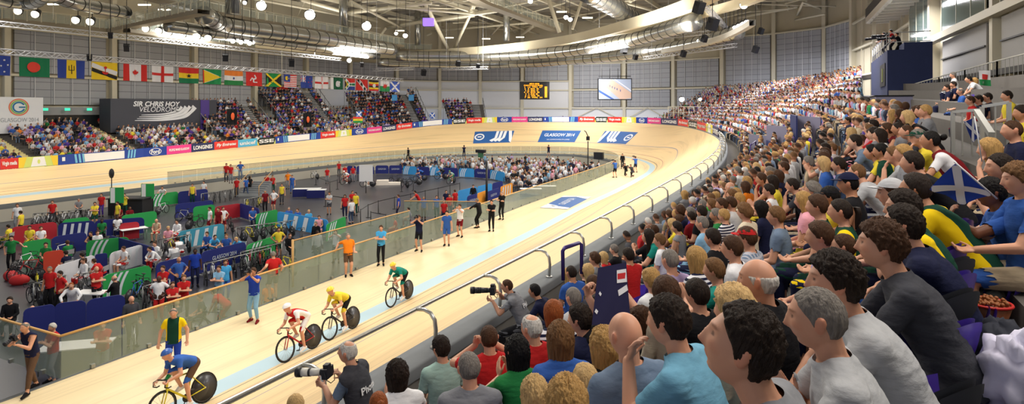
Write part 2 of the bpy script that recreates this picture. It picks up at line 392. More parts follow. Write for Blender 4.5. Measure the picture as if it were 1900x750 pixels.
for i,(u0,u1,kind)in enumerate(ADS):
 l=placed[i]
 if cnt[l]>1:
  k=seen.get(l,0);seen[l]=k+1
  l=l.replace(' advertising','')+', '+({0:'leftmost of them',1:('rightmost of them' if cnt[l]==2 else 'middle one of them'),2:'rightmost of them'}[k])
 ad_board(u0,u1,kind,l)
# ================================================================== NEAR WALL, LEDGE AND TUBULAR RAIL on the track's top edge
concrete=mat('grey_concrete',(112,116,120),.75,noise=.12,scale=3);ribbed=mat('ribbed_grey_cladding',(120,118,114),.6)
T1=108
ledge=[];face=[]
for t in np.arange(4,T1,1.):
 ledge.append([rim(t,-.02,-.10),rim(t,-.02,.06),rim(t,.42,.06),rim(t,.46,.02),rim(t,.46,-.14)])
struct(strip('trim_wall_ledge',ledge,concrete))
mbf=MB();pr_=[]
for t in np.arange(4,T1,0.05 if False else .12):
 k=int(t/.12)%2;pr_.append([rim(t,.40+.025*k,-.12),rim(t,.40+.025*k,-1.3)])
struct(strip('wall_trackside',pr_,ribbed))
rail_m=mat('brushed_steel_rail',(186,186,182),.28,metal=.8);railp=mat('purple_rail_paint',(58,44,110),.4,metal=.3)
ts=np.arange(10,96,1.0)
root=empty('tubular_safety_rail',rim(12),label='long steel tube rail on bent posts along the top of the trackside wall',cat='rail')
inv=Matrix.Translation(-rim(12))
mb=MB();mb.tube([inv@rim(t,.05-.12,.62)for t in ts],.036,rail_m,8);mb.build('top_rail',root)
# bent posts at even spacing
acc=0;last=rim(10);
for t in np.arange(10.2,96,.2):
 p=rim(t);acc+=(p-last).length;last=p
 if acc>=2.05:
  acc=0;mb=MB()
  pts=[rim(t,.30,.06),rim(t,.32,.34),rim(t,.30,.50),rim(t,.22,.60),rim(t,.10,.635),rim(t,-.07,.62)]
  mb.tube([inv@q for q in pts],.034,rail_m,8);mb.tube([inv@rim(t,.30,.062),inv@rim(t,.30,.085)],.075,rail_m,12);mb.build('post',root)
# ================================================================== STANDS
stepm=mat('stand_concrete',(92,88,84),.85,noise=.1,scale=4);stairm=mat('pale_yellow_stair',(206,194,140),.7)
def kmax(t):return 12 if t<54 else 10 if t<71 else 15
def row_z(k):return-.35+.42*k # above the rim
def row_d(k):return 1.35+.80*k
NROW=16
mb=MB()
for k in range(-1,NROW):
 d0=row_d(k)if k>=0 else .40;d1=row_d(k+1);z=row_z(k)if k>=0 else-.62
 rows=[]
 for t in(np.arange(2,112,2.)if k<=10 else np.arange(72,112,2.)):
  f=min(1,max(0,(t-60)/50));zz=z*(1-.12*f)if k>0 else z
  rows.append([rim(t,d0,zz-.45),rim(t,d0,zz),rim(t,d1,zz)])
 mb.grid(rows,stepm,False)
for k in(11,12):
 mb.grid([[rim(t,row_d(k),row_z(k)-.45),rim(t,row_d(k),row_z(k)),rim(t,row_d(k+1)+(4.5 if k==12 else 0),row_z(k))]for t in np.arange(2,54.1,2.)],stepm,False)
mb.grid([[rim(t,row_d(11),row_z(11)-.45),rim(t,row_d(11),row_z(10)),rim(t,row_d(11)+6,row_z(10))]for t in np.arange(54,72.1,2.)],stepm,False)
struct(mb.build('floor_near_stand'))
def row_pt(t,k,dd=.0):
 f=min(1,max(0,(t-60)/50));z=row_z(k)*(1-.12*f)if k>0 else row_z(k)
 P=rim(t,row_d(k)+.50+dd,z);return P
def facing(t,k=0):
 """z rotation for a person in the near stand who faces the track"""
 a=rim(t,0);b=rim(t,5);d=a-b;return math.atan2(-d.x,d.y)
# far stand along the far straight, and the temporary stands
def far_pt(t,k,rise=.27,base=-.30):return rim(t,1.1+.82*k+.4,base+rise*k)
TF0,TF1=rim_t(560,80),NT-14
mb=MB()
FAR_ROWS=13
for k in range(FAR_ROWS):
 mb.grid([[rim(t,1.1+.82*k,-.30+.27*k-.4),rim(t,1.1+.82*k,-.30+.27*k),rim(t,1.1+.82*(k+1),-.30+.27*k)]for t in np.arange(rim_t(700,80),TF1,2.)],stepm,False)
struct(mb.build('floor_far_stand'))
# pale stair flights between the blocks of the far stand
FSTAIR=[66,262,436,578]
FST=[]
for i,u in enumerate(FSTAIR):
 # place by the front end of the flight
 t=rim_t(u+(22 if u<400 else 12),80);FST.append(t);mb=MB()
 for k in range(FAR_ROWS):
  for h in range(2):
   z=-.30+.27*k+.135*h;d=1.1+.82*k+.41*h
   pts=[rim(t-.32,d,z),rim(t+.32,d,z),rim(t+.32,d+.41,z),rim(t-.32,d+.41,z)]
   mb.slab([p-V3(0,0,.12)for p in pts][::-1],-.16,stairm)if False else mb.add([p+V3(0,0,q)for q in(-.12,.04)for p in pts],[(3,2,1,0),(4,5,6,7),(0,1,5,4),(1,2,6,5),(2,3,7,6),(3,0,4,7)],stairm)
 o=mb.build('stair_flight');tag(o,['pale yellow stair flight down the far stand, nearest the white games banner','pale yellow stair flight down the far stand below the dark velodrome sign','pale yellow stair flight between the two middle blocks of the far stand','pale yellow stair flight below the black drape near the bend'][i],'stairs','stair flights of the far stand')
temp_d=lambda k,k0:1.1+.82*min(k,k0)+.58*max(0,k-k0)
TEMP=[] # (t range, first row, last row) of the scaffold stands behind
scaf=mat('scaffold_steel',(150,152,156),.5,metal=.4)
for(ua,ub,k0,k1,lb)in((452,560,6,13,'scaffold seating block full of spectators beside the dark velodrome sign'),(578,672,5,16,'tall scaffold seating block right of the black drape'),(698,806,1,12,'scaffold seating block with two small blue flags on its back rail'),(838,905,0,7,'small low scaffold seating block, rightmost of the four')):
 tb,ta=rim_t(ua,80),rim_t(ub,80);TEMP.append((ta,tb,k0,k1))
 base0=-.30 if k0>3 else-.2
 rt=empty('scaffold_stand',rim((ta+tb)/2,temp_d(k0,k0)),label=lb,cat='seating stand',group='scaffold stands behind the far bend');iv=Matrix.Translation(-rt.location)
 mb=MB()
 zf=lambda k:(-.30+.27*min(k,k0))+.50*max(0,k-k0)
 df=lambda k:temp_d(k,k0)
 for k in range(k0,k1+1):
  mb.grid([[iv@rim(t,df(k),zf(k)-.5),iv@rim(t,df(k),zf(k)),iv@rim(t,df(k+1),zf(k))]for t in np.linspace(ta,tb,8)],stepm,False)
 mb.build('decking',rt)
 for t in(ta,tb):
  m2=MB();a=iv@rim(t,df(k0),zf(k0)+1.0);b=iv@rim(t,df(k1+1),zf(k1)+1.2);m2.tube([a,b],.05,scaf,6)
  for k in range(k0,k1+2,2):m2.tube([iv@rim(t,df(k),-1.5),iv@rim(t,df(k),zf(min(k,k1))+1.1)],.04,scaf,6)
  m2.build('side_rail',rt)
 m3=MB();st=mat('pale_grey_step',(196,198,200),.6);tt0=ta+(tb-ta)*.22
 for k in range(k0,k1+1):
  for h in range(2):m3.box(iv@rim(tt0,df(k)+.15+.29*h,zf(k)+.25*h+.03),(1.3,.9,.08),st,rz=facing(tt0))
 m3.build('stair',rt)
def temp_z(k,k0):return(-.30+.27*min(k,k0))+.50*max(0,k-k0)
# ================================================================== HALL WALLS
WALL=[(-25,-13.0),(0,-11.6),(14,-10.9),(27,-9.6),(39.8,-9.1),(54.9,-8.5),(72,-7.6),(90,-4.9),(97.3,-1.6),(101.6,5.5),(103,13.4),(104.6,21.6),(106.5,31),(104.8,41),(101.6,49.5),(98.8,57.2),(94.4,63.7),(88.2,69),(80.5,73.4),(71.8,75),(61.7,75),(52,75),(41.5,75),(31,75),(20.5,75),(10,75),(-3,75),(-16,75)]
beige=mat('beige_wall_cladding',(186,178,156),.8,noise=.04,scale=1);colm=mat('beige_steel_column',(204,197,176),.6);whitew=mat('pale_grey_wall',(216,217,220),.7)
def panel_material(name,rgb,bw=1.9,bh=.82):
 m=mat(name,rgb,.55);nt=m.node_tree;b=nt.nodes['Principled BSDF'];L=nt.links.new
 uv=nt.nodes.new('ShaderNodeUVMap');br=nt.nodes.new('ShaderNodeTexBrick');br.offset=0;br.squash=1
 br.inputs['Scale'].default_value=1;br.inputs['Brick Width'].default_value=bw;br.inputs['Row Height'].default_value=bh;br.inputs['Mortar Size'].default_value=.035;br.inputs['Mortar Smooth'].default_value=.2
 c=lin([x/255 for x in rgb]);br.inputs['Color1'].default_value=tuple(x*1.06 for x in c)+(1,);br.inputs['Color2'].default_value=tuple(x*.94 for x in c)+(1,);br.inputs['Mortar'].default_value=tuple(x*.45 for x in c)+(1,)
 L(uv.outputs[0],br.inputs['Vector']);L(br.outputs['Color'],b.inputs['Base Color'])
 return m
panelm=panel_material('grey_acoustic_panels',(160,162,168));
def wq(a,b,z0,z1,d=0.):
 """wall rectangle between plan points a, b, shifted d towards the hall"""
 A=sp(*a);B=sp(*b);n=(B-A).cross(V3(0,0,1)).normalized()
 c=sp(50,33)-A;n=n if n.dot(c)>0 else-n
 return[A+n*d+V3(0,0,z0),B+n*d+V3(0,0,z0),B+n*d+V3(0,0,z1),A+n*d+V3(0,0,z1)]
def panel_bank(name,a,b,x0,x1,z0,z1,d,material):
 A,B=np.array(a,float),np.array(b,float);a2,b2=A+(B-A)*x0,A+(B-A)*x1;q=wq(a2,b2,z0,z1,d);L=np.linalg.norm(b2-a2);mb=MB()
 mb.add(q+[p for p in wq(a2,b2,z0,z1,d-.25)],[(0,1,2,3),(3,2,6,7),(0,3,7,4),(1,5,6,2),(0,4,5,1)],material)
 o=mb.build(name);lay=o.data.uv_layers.new(name='UVMap');uvv=[(0,0),(L,0),(L,z1-z0),(0,z1-z0)]*2
 for l in o.data.loops:lay.data[l.index].uv=uvv[l.vertex_index]
 # bright vertical tracks in front of the panels
 return struct(o)
panelrib=mat('pale_panel_rib',(206,207,210),.5)
for i in range(len(WALL)-1):
 a,b=WALL[i],WALL[i+1];mb=MB();mb.add(wq(a,b,-2,24),[(0,1,2,3)],beige);struct(mb.build('wall_hall'))
 if i>=2:
  A=sp(*a);n=(wq(a,b,0,1,1)[0]-A);M_=MB();dirv=(sp(*b)-A).normalized();rz=math.atan2(dirv.y,dirv.x)
  M_.box(A+n*.35+V3(0,0,11),(.55,.7,26),colm,rz=rz);struct(M_.build('trim_wall_column'))
 # panels
 if i>=19 or 9<=i<19 or i in(8,7):
  zt=18.5 if i<=9 else(15.2)
  zm=10.4 if i>=9 else 10.8;z0=7.3
  if 13<=i<=18:
   mb=MB();q=wq(a,b,2.0,12.0,.3);mb.add(q,[(0,1,2,3)],whitew);struct(mb.build('wall_pale_screen'));zlo=12.2
   panel_bank('wall_panels',a,b,.06,.94,12.3,zt,.3,panelm)
  else:
   panel_bank('wall_panels',a,b,.07,.93,zm+.3,zt,.3,panelm);panel_bank('wall_panels',a,b,.07,.93,z0,zm-.1,.3,panelm)
   if 9<=i<13:mb=MB();mb.add(wq(a,b,2,7.2,.3),[(0,1,2,3)],whitew);struct(mb.build('wall_pale_lower'))
  mb=MB();q=wq(a,b,zm,zm+.22,.5);mb.bar(q[0],q[1],.3,.22,colm);q=wq(a,b,7.0,7.2,.5);mb.bar(q[0],q[1],.3,.22,colm);q=wq(a,b,12.1 if 13<=i<=18 else zt+.1,0,.5);mb.bar(q[0],q[1],.3,.22,colm);struct(mb.build('trim_wall_rail'))
  mr=MB();A_,B_=np.array(a,float),np.array(b,float);nn=5
  for k in range(1,nn):
   for(za,zb)in((z0,zm-.1),(zm+.3,zt))if not 13<=i<=18 else((12.3,zt),):
    q=wq(A_+(B_-A_)*(.07+.86*k/nn),b,za,zb,.36);mr.bar(q[0],q[3],.07,.07,panelrib)
  struct(mr.build('trim_panel_track'))
 if i in(5,6): # plain beige cladding with rails near the camera platform
  mb=MB()
  for z in(8,11,14.5,18):q=wq(a,b,z,z,.4);mb.bar(q[0],q[1],.25,.22,colm)
  for k in range(1,4):q=wq(np.array(a)+(np.array(b)-np.array(a))*k/4,b,7,22,.3);mb.bar(q[0],q[3],.12,.12,colm)
  struct(mb.build('trim_wall_rail'))
# braces on the pale lower wall at the far end
mb=MB()
for i in(11,12,10):
 q=wq(WALL[i],WALL[i+1],4.6,7.1,.6);m_=(q[2]+q[3])/2
 mb.tube([q[0],m_],.09,colm,6);mb.tube([m_,q[1]],.09,colm,6)
struct(mb.build('trim_wall_brace'))
# ---- right wall: windows, sills and columns
def on_wall(u,v,d=0.):
 r,k=ray(u,v);best=None
 for i in range(2,6):
  a,b=np.array(WALL[i],float),np.array(WALL[i+1],float);cp,sp_=CP_,SP_
  # ray point: s = Y*(r*SP+CP), p = Y*(-r*CP+SP)
  dx,dy=r*SP_+CP_,-r*CP_+SP_;ex,ey=b-a
  det=dx*(-ey)+dy*ex
  if abs(det)<1e-9:continue
  Y=(a[0]*(-ey)+a[1]*ex)/det;q=(dx*a[1]-dy*a[0])/det
  tpar=((Y*dx-a[0])*ex+(Y*dy-a[1])*ey)/(ex*ex+ey*ey)
  if-.001<=tpar<=1.001 and Y>0:
   P=at_depth(u,v,Y);n=(sp(*b)-sp(*a)).cross(V3(0,0,1)).normalized();n=n if n.dot(sp(50,33)-P)>0 else-n;return P+n*d
 return at_depth(u,v,60)
glassd=mat('dark_window_glass',(92,108,104),.08,spec=.8);greyc=mat('grey_render_panel',(156,154,152),.7)
def wall_poly(name,uv,d,material,th=.06):
 mb=MB();mb.slab([on_wall(u,v,d)for u,v in uv],th,material);return struct(mb.build(name))
def wall_rect(name,ua,ub,za,zb,d,material):
 A,B=on_wall(ua,100,d),on_wall(ub,100,d);mb=MB();mb.slab([V3(A.x,A.y,za),V3(B.x,B.y,za),V3(B.x,B.y,zb),V3(A.x,A.y,zb)],.08,material);return struct(mb.build(name))
for n_,(ua,ub)in enumerate(((1700,1742),(1764,1850),(1880,1960))):
 wall_rect('window_%d'%(n_+1),ua,ub,12.2,17.5,.45,glassd)
 mb=MB()
 for k in range(0,4):
  A=on_wall(ua+(ub-ua)*k/3,100,.52);mb.bar((A.x,A.y,12.2),(A.x,A.y,17.5),.07,.07,colm)
 struct(mb.build('window_%d_frame'%(n_+1)))
 wall_rect('wall_grey_panel',ua,ub,8.8,11.6,.40,greyc);wall_rect('trim_panel_joint',ua,ub,10.3,10.38,.50,mat('dark_joint',(70,68,66)))
mb=MB();A,B=on_wall(1655,100,.7),on_wall(1990,100,.7);mb.bar((A.x,A.y,11.9),(B.x,B.y,11.9),.5,.45,colm);A,B=on_wall(1640,100,.6),on_wall(1990,100,.6);mb.bar((A.x,A.y,8.7),(B.x,B.y,8.7),.3,.3,mat('dark_joint',(70,68,66)));struct(mb.build('trim_wall_sill'))
# ---- games banner, dark velodrome sign, concourse of the far wall
def far_wall_pt(u,v,p):
 r,k=ray(u,v);Y=p/(-r*CP_+SP_);return at_depth(u,v,Y)
bw_=mat('white_banner',(226,228,232),.6)
def flat_sign(name,u0,u1,v0,v1,p,th,material,label,cat):
 """upright sheet parallel to the far straight; v0, v1 measured at u1"""
 A=far_wall_pt(u0,v1,p);B=far_wall_pt(u1,v1,p);T=far_wall_pt(u1,v0,p);z0,z1=B.z,T.z
 mb=MB();mb.box(((A.x+B.x)/2-th/2,(A.y+B.y)/2,(z0+z1)/2),(th,abs(A.y-B.y),z1-z0),material);o=mb.build(name);tag(o,label,cat)
 return o,A.y,B.y,z0,z1,A.x
o,y0,y1,z0,z1,x0=flat_sign('games_banner',-60,80,181,246,72.5,.15,bw_,'white banner with a ringed G emblem behind the far stand','banner')
sgn=1
def sign_M(y,z,x):return Matrix.Translation((x,y,z))@Matrix.Rotation(math.pi/2,4,'Z')
mb=MB();cy=far_wall_pt(35,199,72.5).y;cz=far_wall_pt(35,199,72.5).z
for(ro,ri,c,a0,a1)in((.88,.76,(226,120,80),0,6.3),(.72,.61,(130,180,70),0,6.3),(.57,.41,(40,120,160),.5,5.9)):
 a=np.linspace(a0,a1,33);m_=mat('ring_%d'%c[0],c,.6)
 for i in range(32):mb.quad(V3(x0+.02,cy+math.cos(a[i])*ri,cz+math.sin(a[i])*ri),V3(x0+.02,cy+math.cos(a[i])*ro,cz+math.sin(a[i])*ro),V3(x0+.02,cy+math.cos(a[i+1])*ro,cz+math.sin(a[i+1])*ro),V3(x0+.02,cy+math.cos(a[i+1])*ri,cz+math.sin(a[i+1])*ri),m_)
mb.box((x0+.02,cy+.28,cz),(.02,.56,.14),mat('ring_40',(40,120,160)))
mb.build('ring_emblem',o)
mb=MB();text_on(mb,'GLASGOW 2014',3.3,.42,sign_M(cy+.1,cz-1.3,x0+.02),mat('banner_grey_text',(150,156,164)))
mb.build('grey_lettering',o)
dk=mat('charcoal_cladding',(66,68,78),.6)
o,y0,y1,z0,z1,x0=flat_sign('velodrome_sign',205,402,186,240,71.5,2.2,dk,'long charcoal box wall with white velodrome lettering above the far stand','sign')
L=lambda u,v:far_wall_pt(u,v,71.5)
mb=MB();a,b=L(247,192),L(334,192);text_on(mb,'SIR CHRIS HOY',b.y-a.y,.62,sign_M((a.y+b.y)/2,L(290,193).z,x0+.03),whp,.2,.03)
a,b=L(259,203),L(332,203);text_on(mb,'VELODROME',b.y-a.y,.60,sign_M((a.y+b.y)/2,L(295,203).z,x0+.03),whp,.2,.0);mb.build('white_lettering',o)
mb=MB()
for q in range(4): # swooshes: four tapering bands that bend up at the right
 path=[L(262-q*4,213.5+q*3.4),L(300,212+q*3.6),L(322+q*6,208+q*3.0),L(333+q*7,203+q*1.2),L(337+q*8,198)]
 path=[Vector(p)for p in catmull([tuple(p)for p in path],5)];w=[.03+.16*(i/(len(path)-1))*(1+.35*q)for i in range(len(path))]
 rows=[]
 for i,p in enumerate(path):
  d=(path[min(i+1,len(path)-1)]-path[max(i-1,0)]).normalized();nn=V3(0,-d.z,d.y)*w[i];rows.append([V3(x0+.03,p.y,p.z)-nn,V3(x0+.03,p.y,p.z)+nn])
 mb.grid(rows,whp,False)
mb.build('white_swoosh',o)
mb=MB();a,b=L(372,190),L(388,190);mb.box((x0+.02,(a.y+b.y)/2,(z0+z1)/2),(.05,b.y-a.y,z1-z0),mat('sign_purple',(80,60,140)));mb.build('purple_panel',o)
mb=MB();a,b=L(389,228),L(398,228);mb.box((x0+.03,(a.y+b.y)/2,z0+1.0),(.05,b.y-a.y,2),mat('sign_door',(96,94,90)));mb.build('door',o)
o2,*_=flat_sign('dark_side_block',403,424,190,240,73,1.5,dk,'lower charcoal block joined at the right end of the velodrome sign','partition')
o2,*_=flat_sign('concourse_fascia',-80,185,199,213,74.2,.4,mat('grey_fascia',(150,150,154),.6),'plain grey fascia over the dark concourse openings between banner and velodrome sign','fascia')
mb=MB();a,b=L(183,237),L(205,186)
o3,*_=flat_sign('concourse_dark_sheet',80,190,213,240,74.4,.1,mat('dark_concourse',(34,38,42),.2),'dark glazed concourse doors behind the top row of the far stand','glazed doors')  # flat dark sheet painted as the dark inside of the openings
em_green=mat('exit_sign_green',(60,210,170),.5,emit=1.2)
for u,lb in((84,'small green exit sign beside the white banner'),(125,'small green exit sign in the middle of the grey fascia'),(166,'small green exit sign near the left end of the dark velodrome wall')):
 P=far_wall_pt(u,203,73.7);mb=MB();mb.box(P,(.12,.5,.28),em_green);tag(mb.build('exit_sign'),lb,'exit sign','exit signs on the fascia')
# black doorway drapes
blk=mat('black_drape',(16,16,18),.9)
for u,v,lb in((570,222,'black cloth drape with orange emblem between two crowd blocks of the far stand'),(430,216,'black cloth drape with orange emblem at the right end of the velodrome sign')):
 t=rim_t(u,80);P=at_depth(u,v,depth_of(rim(t,8)));mb=MB();rz=facing(t)
 rows=[[P+Matrix.Rotation(rz,3,'Z')@V3(-.8+1.6*i/12,.10*math.sin(i*1.7),z)for z in(-1.1,0,.95)]for i in range(13)];mb.grid(rows,blk);o=mb.build('doorway_drape');tag(o,lb,'drape')
 m2=MB();m2.sphere(P+Matrix.Rotation(rz,3,'Z')@V3(0,.2,0),.35,mat('orange_emblem',(226,96,50)),10,6,(.8,.15,1.4),Matrix.Rotation(rz,3,'Z'));m2.build('orange_emblem',o)
# ================================================================== SCOREBOARD AND VIDEO SCREEN (upper end wall)
def hang_screen(name,uvbox,Y,material,label,cat,tilt=0.):
 u0,v0,u1,v1=uvbox;C0=at_depth((u0+u1)/2,(v0+v1)/2,Y);w=(u1-u0)*Y/FPX;h=(v1-v0)*Y/FPX
 rt=empty(name,C0,PHI-.0,label,cat);mb=MB();mb.box((0,.25,0),(w+.3,.5,h+.3),mat('black_casing',(22,22,24),.5));mb.build('casing',rt)
 m2=MB();m2.box((0,-.03,0),(w,.05,h),material);m2.build('screen',rt);return rt,w,h
rt,w,h=hang_screen('scoreboard',(966,153,1018,183),100,mat('scoreboard_black',(14,12,10),.4),'black scoreboard with amber lines of text on the far end wall','scoreboard')
amber=mat('amber_led',(255,170,20),.5,emit=1.6);mb=MB()
lines=[('MENS 40KM',.15),('POINTS RACE FINAL',.0),('1  14  TPH  67',0),('2   8  RSA  45',-.3),('3  21  ENG  41',-.3),('4  17  SCO  38',-.3),('5   3  AUS  36',-.3),('6  11  NZL  30',-.2),('7  25  WAL  24',0)]
for i,(tx,of)in enumerate(lines):text_on(mb,tx,[1.6,3.2,3.0,2.4,2.2,2.6,2.1,2.4,3.0][i],.22,Matrix.Translation((of-.2,-.07,h*.42-i*.29)),amber,0,.02)
for i in range(7):mb.box((1.9,-.07,.55-i*.27),(.4,.02,.2),amber)
mb.build('amber_text',rt)
rt,w,h=hang_screen('video_screen',(1111,147,1171,184),98,mat('screen_pale',(170,182,206),.7,emit=.3),'large video screen showing the pale track, hung on the end wall','video screen')
mb=MB();e1=mat('screen_track',(206,178,162),.7,emit=.35);e2=mat('screen_blue',(70,100,170),.7,emit=.3);e3=mat('screen_white',(220,220,232),.7,emit=.4)
X=lambda x,y:V3(x*w/2,-.065,y*h/2)
mb.add([X(-1,.75),X(-.2,1),X(1,-.35),X(1,-.9),X(.6,-1),X(.3,-1)],[(0,1,2,3,4,5)],e1);mb.add([X(-1,-.05),X(-1,-.30),X(-.25,-1),X(-.05,-1)],[(0,1,2,3)],e2)
mb.add([X(-.05,1),X(.02,1),X(1,-.1),X(1,-.25)],[(0,1,2,3)],e3)
for x,y in((-.35,.2),(-.2,.1),(-.05,0),(.1,-.1),(.3,-.25)):mb.add([X(x,y),X(x+.06,y),X(x+.06,y+.2),X(x,y+.2)],[(0,1,2,3)],e2)
mb.build('race_picture',rt)
mb=MB()
for x in(-.4,-.15,.1,.35):mb.tube([(x*w,.2,h/2+.1),(x*w,.2,h/2+1.8)],.05,mat('black_casing',(22,22,24)),6)
mb.tube([(-w/2,.2,h/2+.5),(w/2,.2,h/2+.5)],.06,mat('black_casing',(22,22,24)),6);mb.build('hanger',rt)

# ================================================================== ROOF
deckm=mat('beige_roof_deck',(202,194,178),.8,noise=.05,scale=1);tubew=mat('off_white_steel',(214,208,188),.5);duct=mat('galvanised_duct',(170,172,170),.24,metal=.85,noise=.08,scale=1.5);band_=mat('duct_seam',(70,70,68),.5,metal=.5)
ringm=mat('cream_ring_beam',(222,212,184),.5);dksteel=mat('dark_steel',(84,84,82),.5,metal=.4);glassr=mat('balustrade_glass_high',(176,190,186),.1,alpha=.35)
mb=MB();mb.box((-34,40,24),(92,150,.3),deckm);struct(mb.build('ceiling'))
mb=MB()
for y in np.arange(-20,112,3.2):mb.box((-34,y,23.6),(92,.18,.5),mat('purlin_grey',(150,146,138),.7))
for x in np.arange(-78,10,7.):mb.box((x,46,23.1),(.3,134,.6),tubew)
struct(mb.build('ceiling_purlins'))
def P3(*uvz):return[at_z(u,v,z)for u,v,z in uvz]
def path_px(pts,z,n=6):return[Vector(q)for q in catmull([tuple(at_z(u,v,z))for u,v in pts],n)]
def one(name,mb,label,cat,group=None):return tag(mb.build(name),label,cat,group)
# the big curved cream beam that carries the roof, and its lower branch at the right
def sweep_rect(mb,path,w,h,m_):
 rows=[]
 for i,p in enumerate(path):
  d=(path[min(i+1,len(path)-1)]-path[max(i-1,0)]);d.z=0;d.normalize();n=V3(-d.y,d.x,0)
  rows.append([p+n*w/2-V3(0,0,h/2),p+n*w/2+V3(0,0,h/2),p-n*w/2+V3(0,0,h/2),p-n*w/2-V3(0,0,h/2)])
 mb.grid(rows,m_,False,closed=True);return mb
mb=MB();sweep_rect(mb,path_px([(470,81),(560,91),(640,99),(740,101),(850,96),(950,88),(1040,76),(1100,64),(1180,42),(1250,20),(1310,-4),(1380,-40)],16),.7,1.1,ringm);one('ring_beam',mb,'wide cream curved beam sweeping round under the roof above the bend','roof beam')
mb=MB();sweep_rect(mb,path_px([(1040,80),(1120,63),(1220,46),(1300,26),(1380,4),(1450,-24)],16.2),.6,.8,ringm);one('ring_beam',mb,'narrower cream beam branching below the wide curved roof beam','roof beam')
# ducts
def duct_run(pts,z,r,label,n=5):
 path=path_px(pts,z,n);mb=MB();mb.tube(path,r,duct,16);o=one('air_duct',mb,label,'air duct','silver ducts under the roof');m2=MB();acc=0
 for i in range(1,len(path)):
  seg=path[i]-path[i-1];L=seg.length;x=0
  while acc+(L-x)>=1.7:
   x+=1.7-acc;acc=0;c=path[i-1]+seg*(x/L);d=seg.normalized();m2.tube([c-d*.04,c+d*.04],r*1.035,band_,16)
  acc+=L-x
 if m2.v:m2.build('seam',o)
duct_run([(378,28),(395,36),(405,43),(440,50),(560,66),(640,79),(700,88),(730,92)],15.5,.85,'bright silver duct running below the glazed catwalk, above the beam end')
duct_run([(-60,-12),(20,4),(62,5),(85,-12)],15.5,.5,'short silver duct elbow in the top left corner')
duct_run([(90,-14),(140,6),(225,22),(232,22)],15.5,.55,'silver duct ending at the catwalk corner, upper left')
duct_run([(310,48),(360,55),(440,68),(540,82),(620,93),(700,103)],14.6,.6,'dull lower duct under the bright silver duct')
duct_run([(735,104),(820,105),(900,104),(970,101),(1040,96),(1110,86),(1170,74),(1230,58),(1290,40)],15.2,.85,'silver ring duct just under the cream curved beam')
duct_run([(700,116),(780,118),(870,119),(960,118),(1060,111),(1150,103),(1230,92),(1300,78),(1370,60)],14.4,.75,'outer ring duct, lowest of the curved ducts over the bend')
duct_run([(1088,-16),(1120,2),(1150,20),(1172,34)],17.5,1.0,'fat silver duct coming down through the roof, top centre right')
for u,v0,v1,z,r,lb in((433,-8,26,16.3,.7,'short upright duct over the catwalk with bright flank'),(637,-10,60,17,.55,'tall upright grey duct between the two bright lamps'),(775,40,84,17.5,.5,'upright duct above the left end of the ring duct'),(940,50,76,17.5,.5,'small upright duct standing on the curved beam'),(1278,-6,10,18,.5,'upright duct at the top right of the roof')):
 Y=depth_of(at_z(u,v1,z));b=at_depth(u,v1,Y);a=V3(b.x,b.y,23.7);mb=MB();mb.tube([a,b],r,duct,14);one('riser_duct',mb,lb,'air duct','upright ducts')
# catwalks: deck, glass sides, posts, handrail
def catwalk(pts,z,label,w=1.0,hgt=1.1):
 path=path_px(pts,z,4);rt=empty('catwalk',path[0],label=label,cat='catwalk',group='catwalks under the roof');iv=Matrix.Translation(-path[0]);path=[iv@p for p in path]
 mb=MB();sweep_rect(mb,path,w,.35,mat('catwalk_steel',(140,132,116),.6));mb.build('deck',rt);gl=MB();hr=MB();ps=MB()
 for sgn in(-1,1):
  off=[]
  for i,p in enumerate(path):
   d=(path[min(i+1,len(path)-1)]-path[max(i-1,0)]);d.z=0;d.normalize();off.append(p+V3(-d.y,d.x,0)*sgn*w/2)
  gl.grid([[p+V3(0,0,.2),p+V3(0,0,hgt)]for p in off],glassr,False);hr.tube([p+V3(0,0,hgt+.05)for p in off],.04,tubew,6)
  acc=0
  for i in range(1,len(off)):
   L=(off[i]-off[i-1]).length;n=max(1,int(round(L/1.6)))
   for k in range(n):q=off[i-1].lerp(off[i],k/n);ps.bar(q+V3(0,0,.1),q+V3(0,0,hgt),.06,.06,tubew)
 gl.build('glass_side',rt);hr.build('handrail',rt);ps.build('baluster',rt)
catwalk([(-70,30),(0,38),(100,47),(205,58)],15,'catwalk with glowing lamps in the top left corner')
catwalk([(205,58),(280,42),(330,32),(378,22)],15,'short cross catwalk linking the two long left catwalks')
catwalk([(235,57),(330,70),(400,81),(468,90)],14.6,'catwalk with a row of lamps behind the canadian flag truss')
catwalk([(255,-8),(375,20),(470,38),(600,60),(700,78),(745,86)],16.5,'long glazed catwalk above the bright silver duct')
catwalk([(868,-8),(900,8),(960,30),(1038,60)],18,'brown edged catwalk slanting down to the cream beam, top centre',1.2)
catwalk([(640,72),(690,84),(740,92),(800,95)],17,'dark curved catwalk just above the left part of the cream beam')
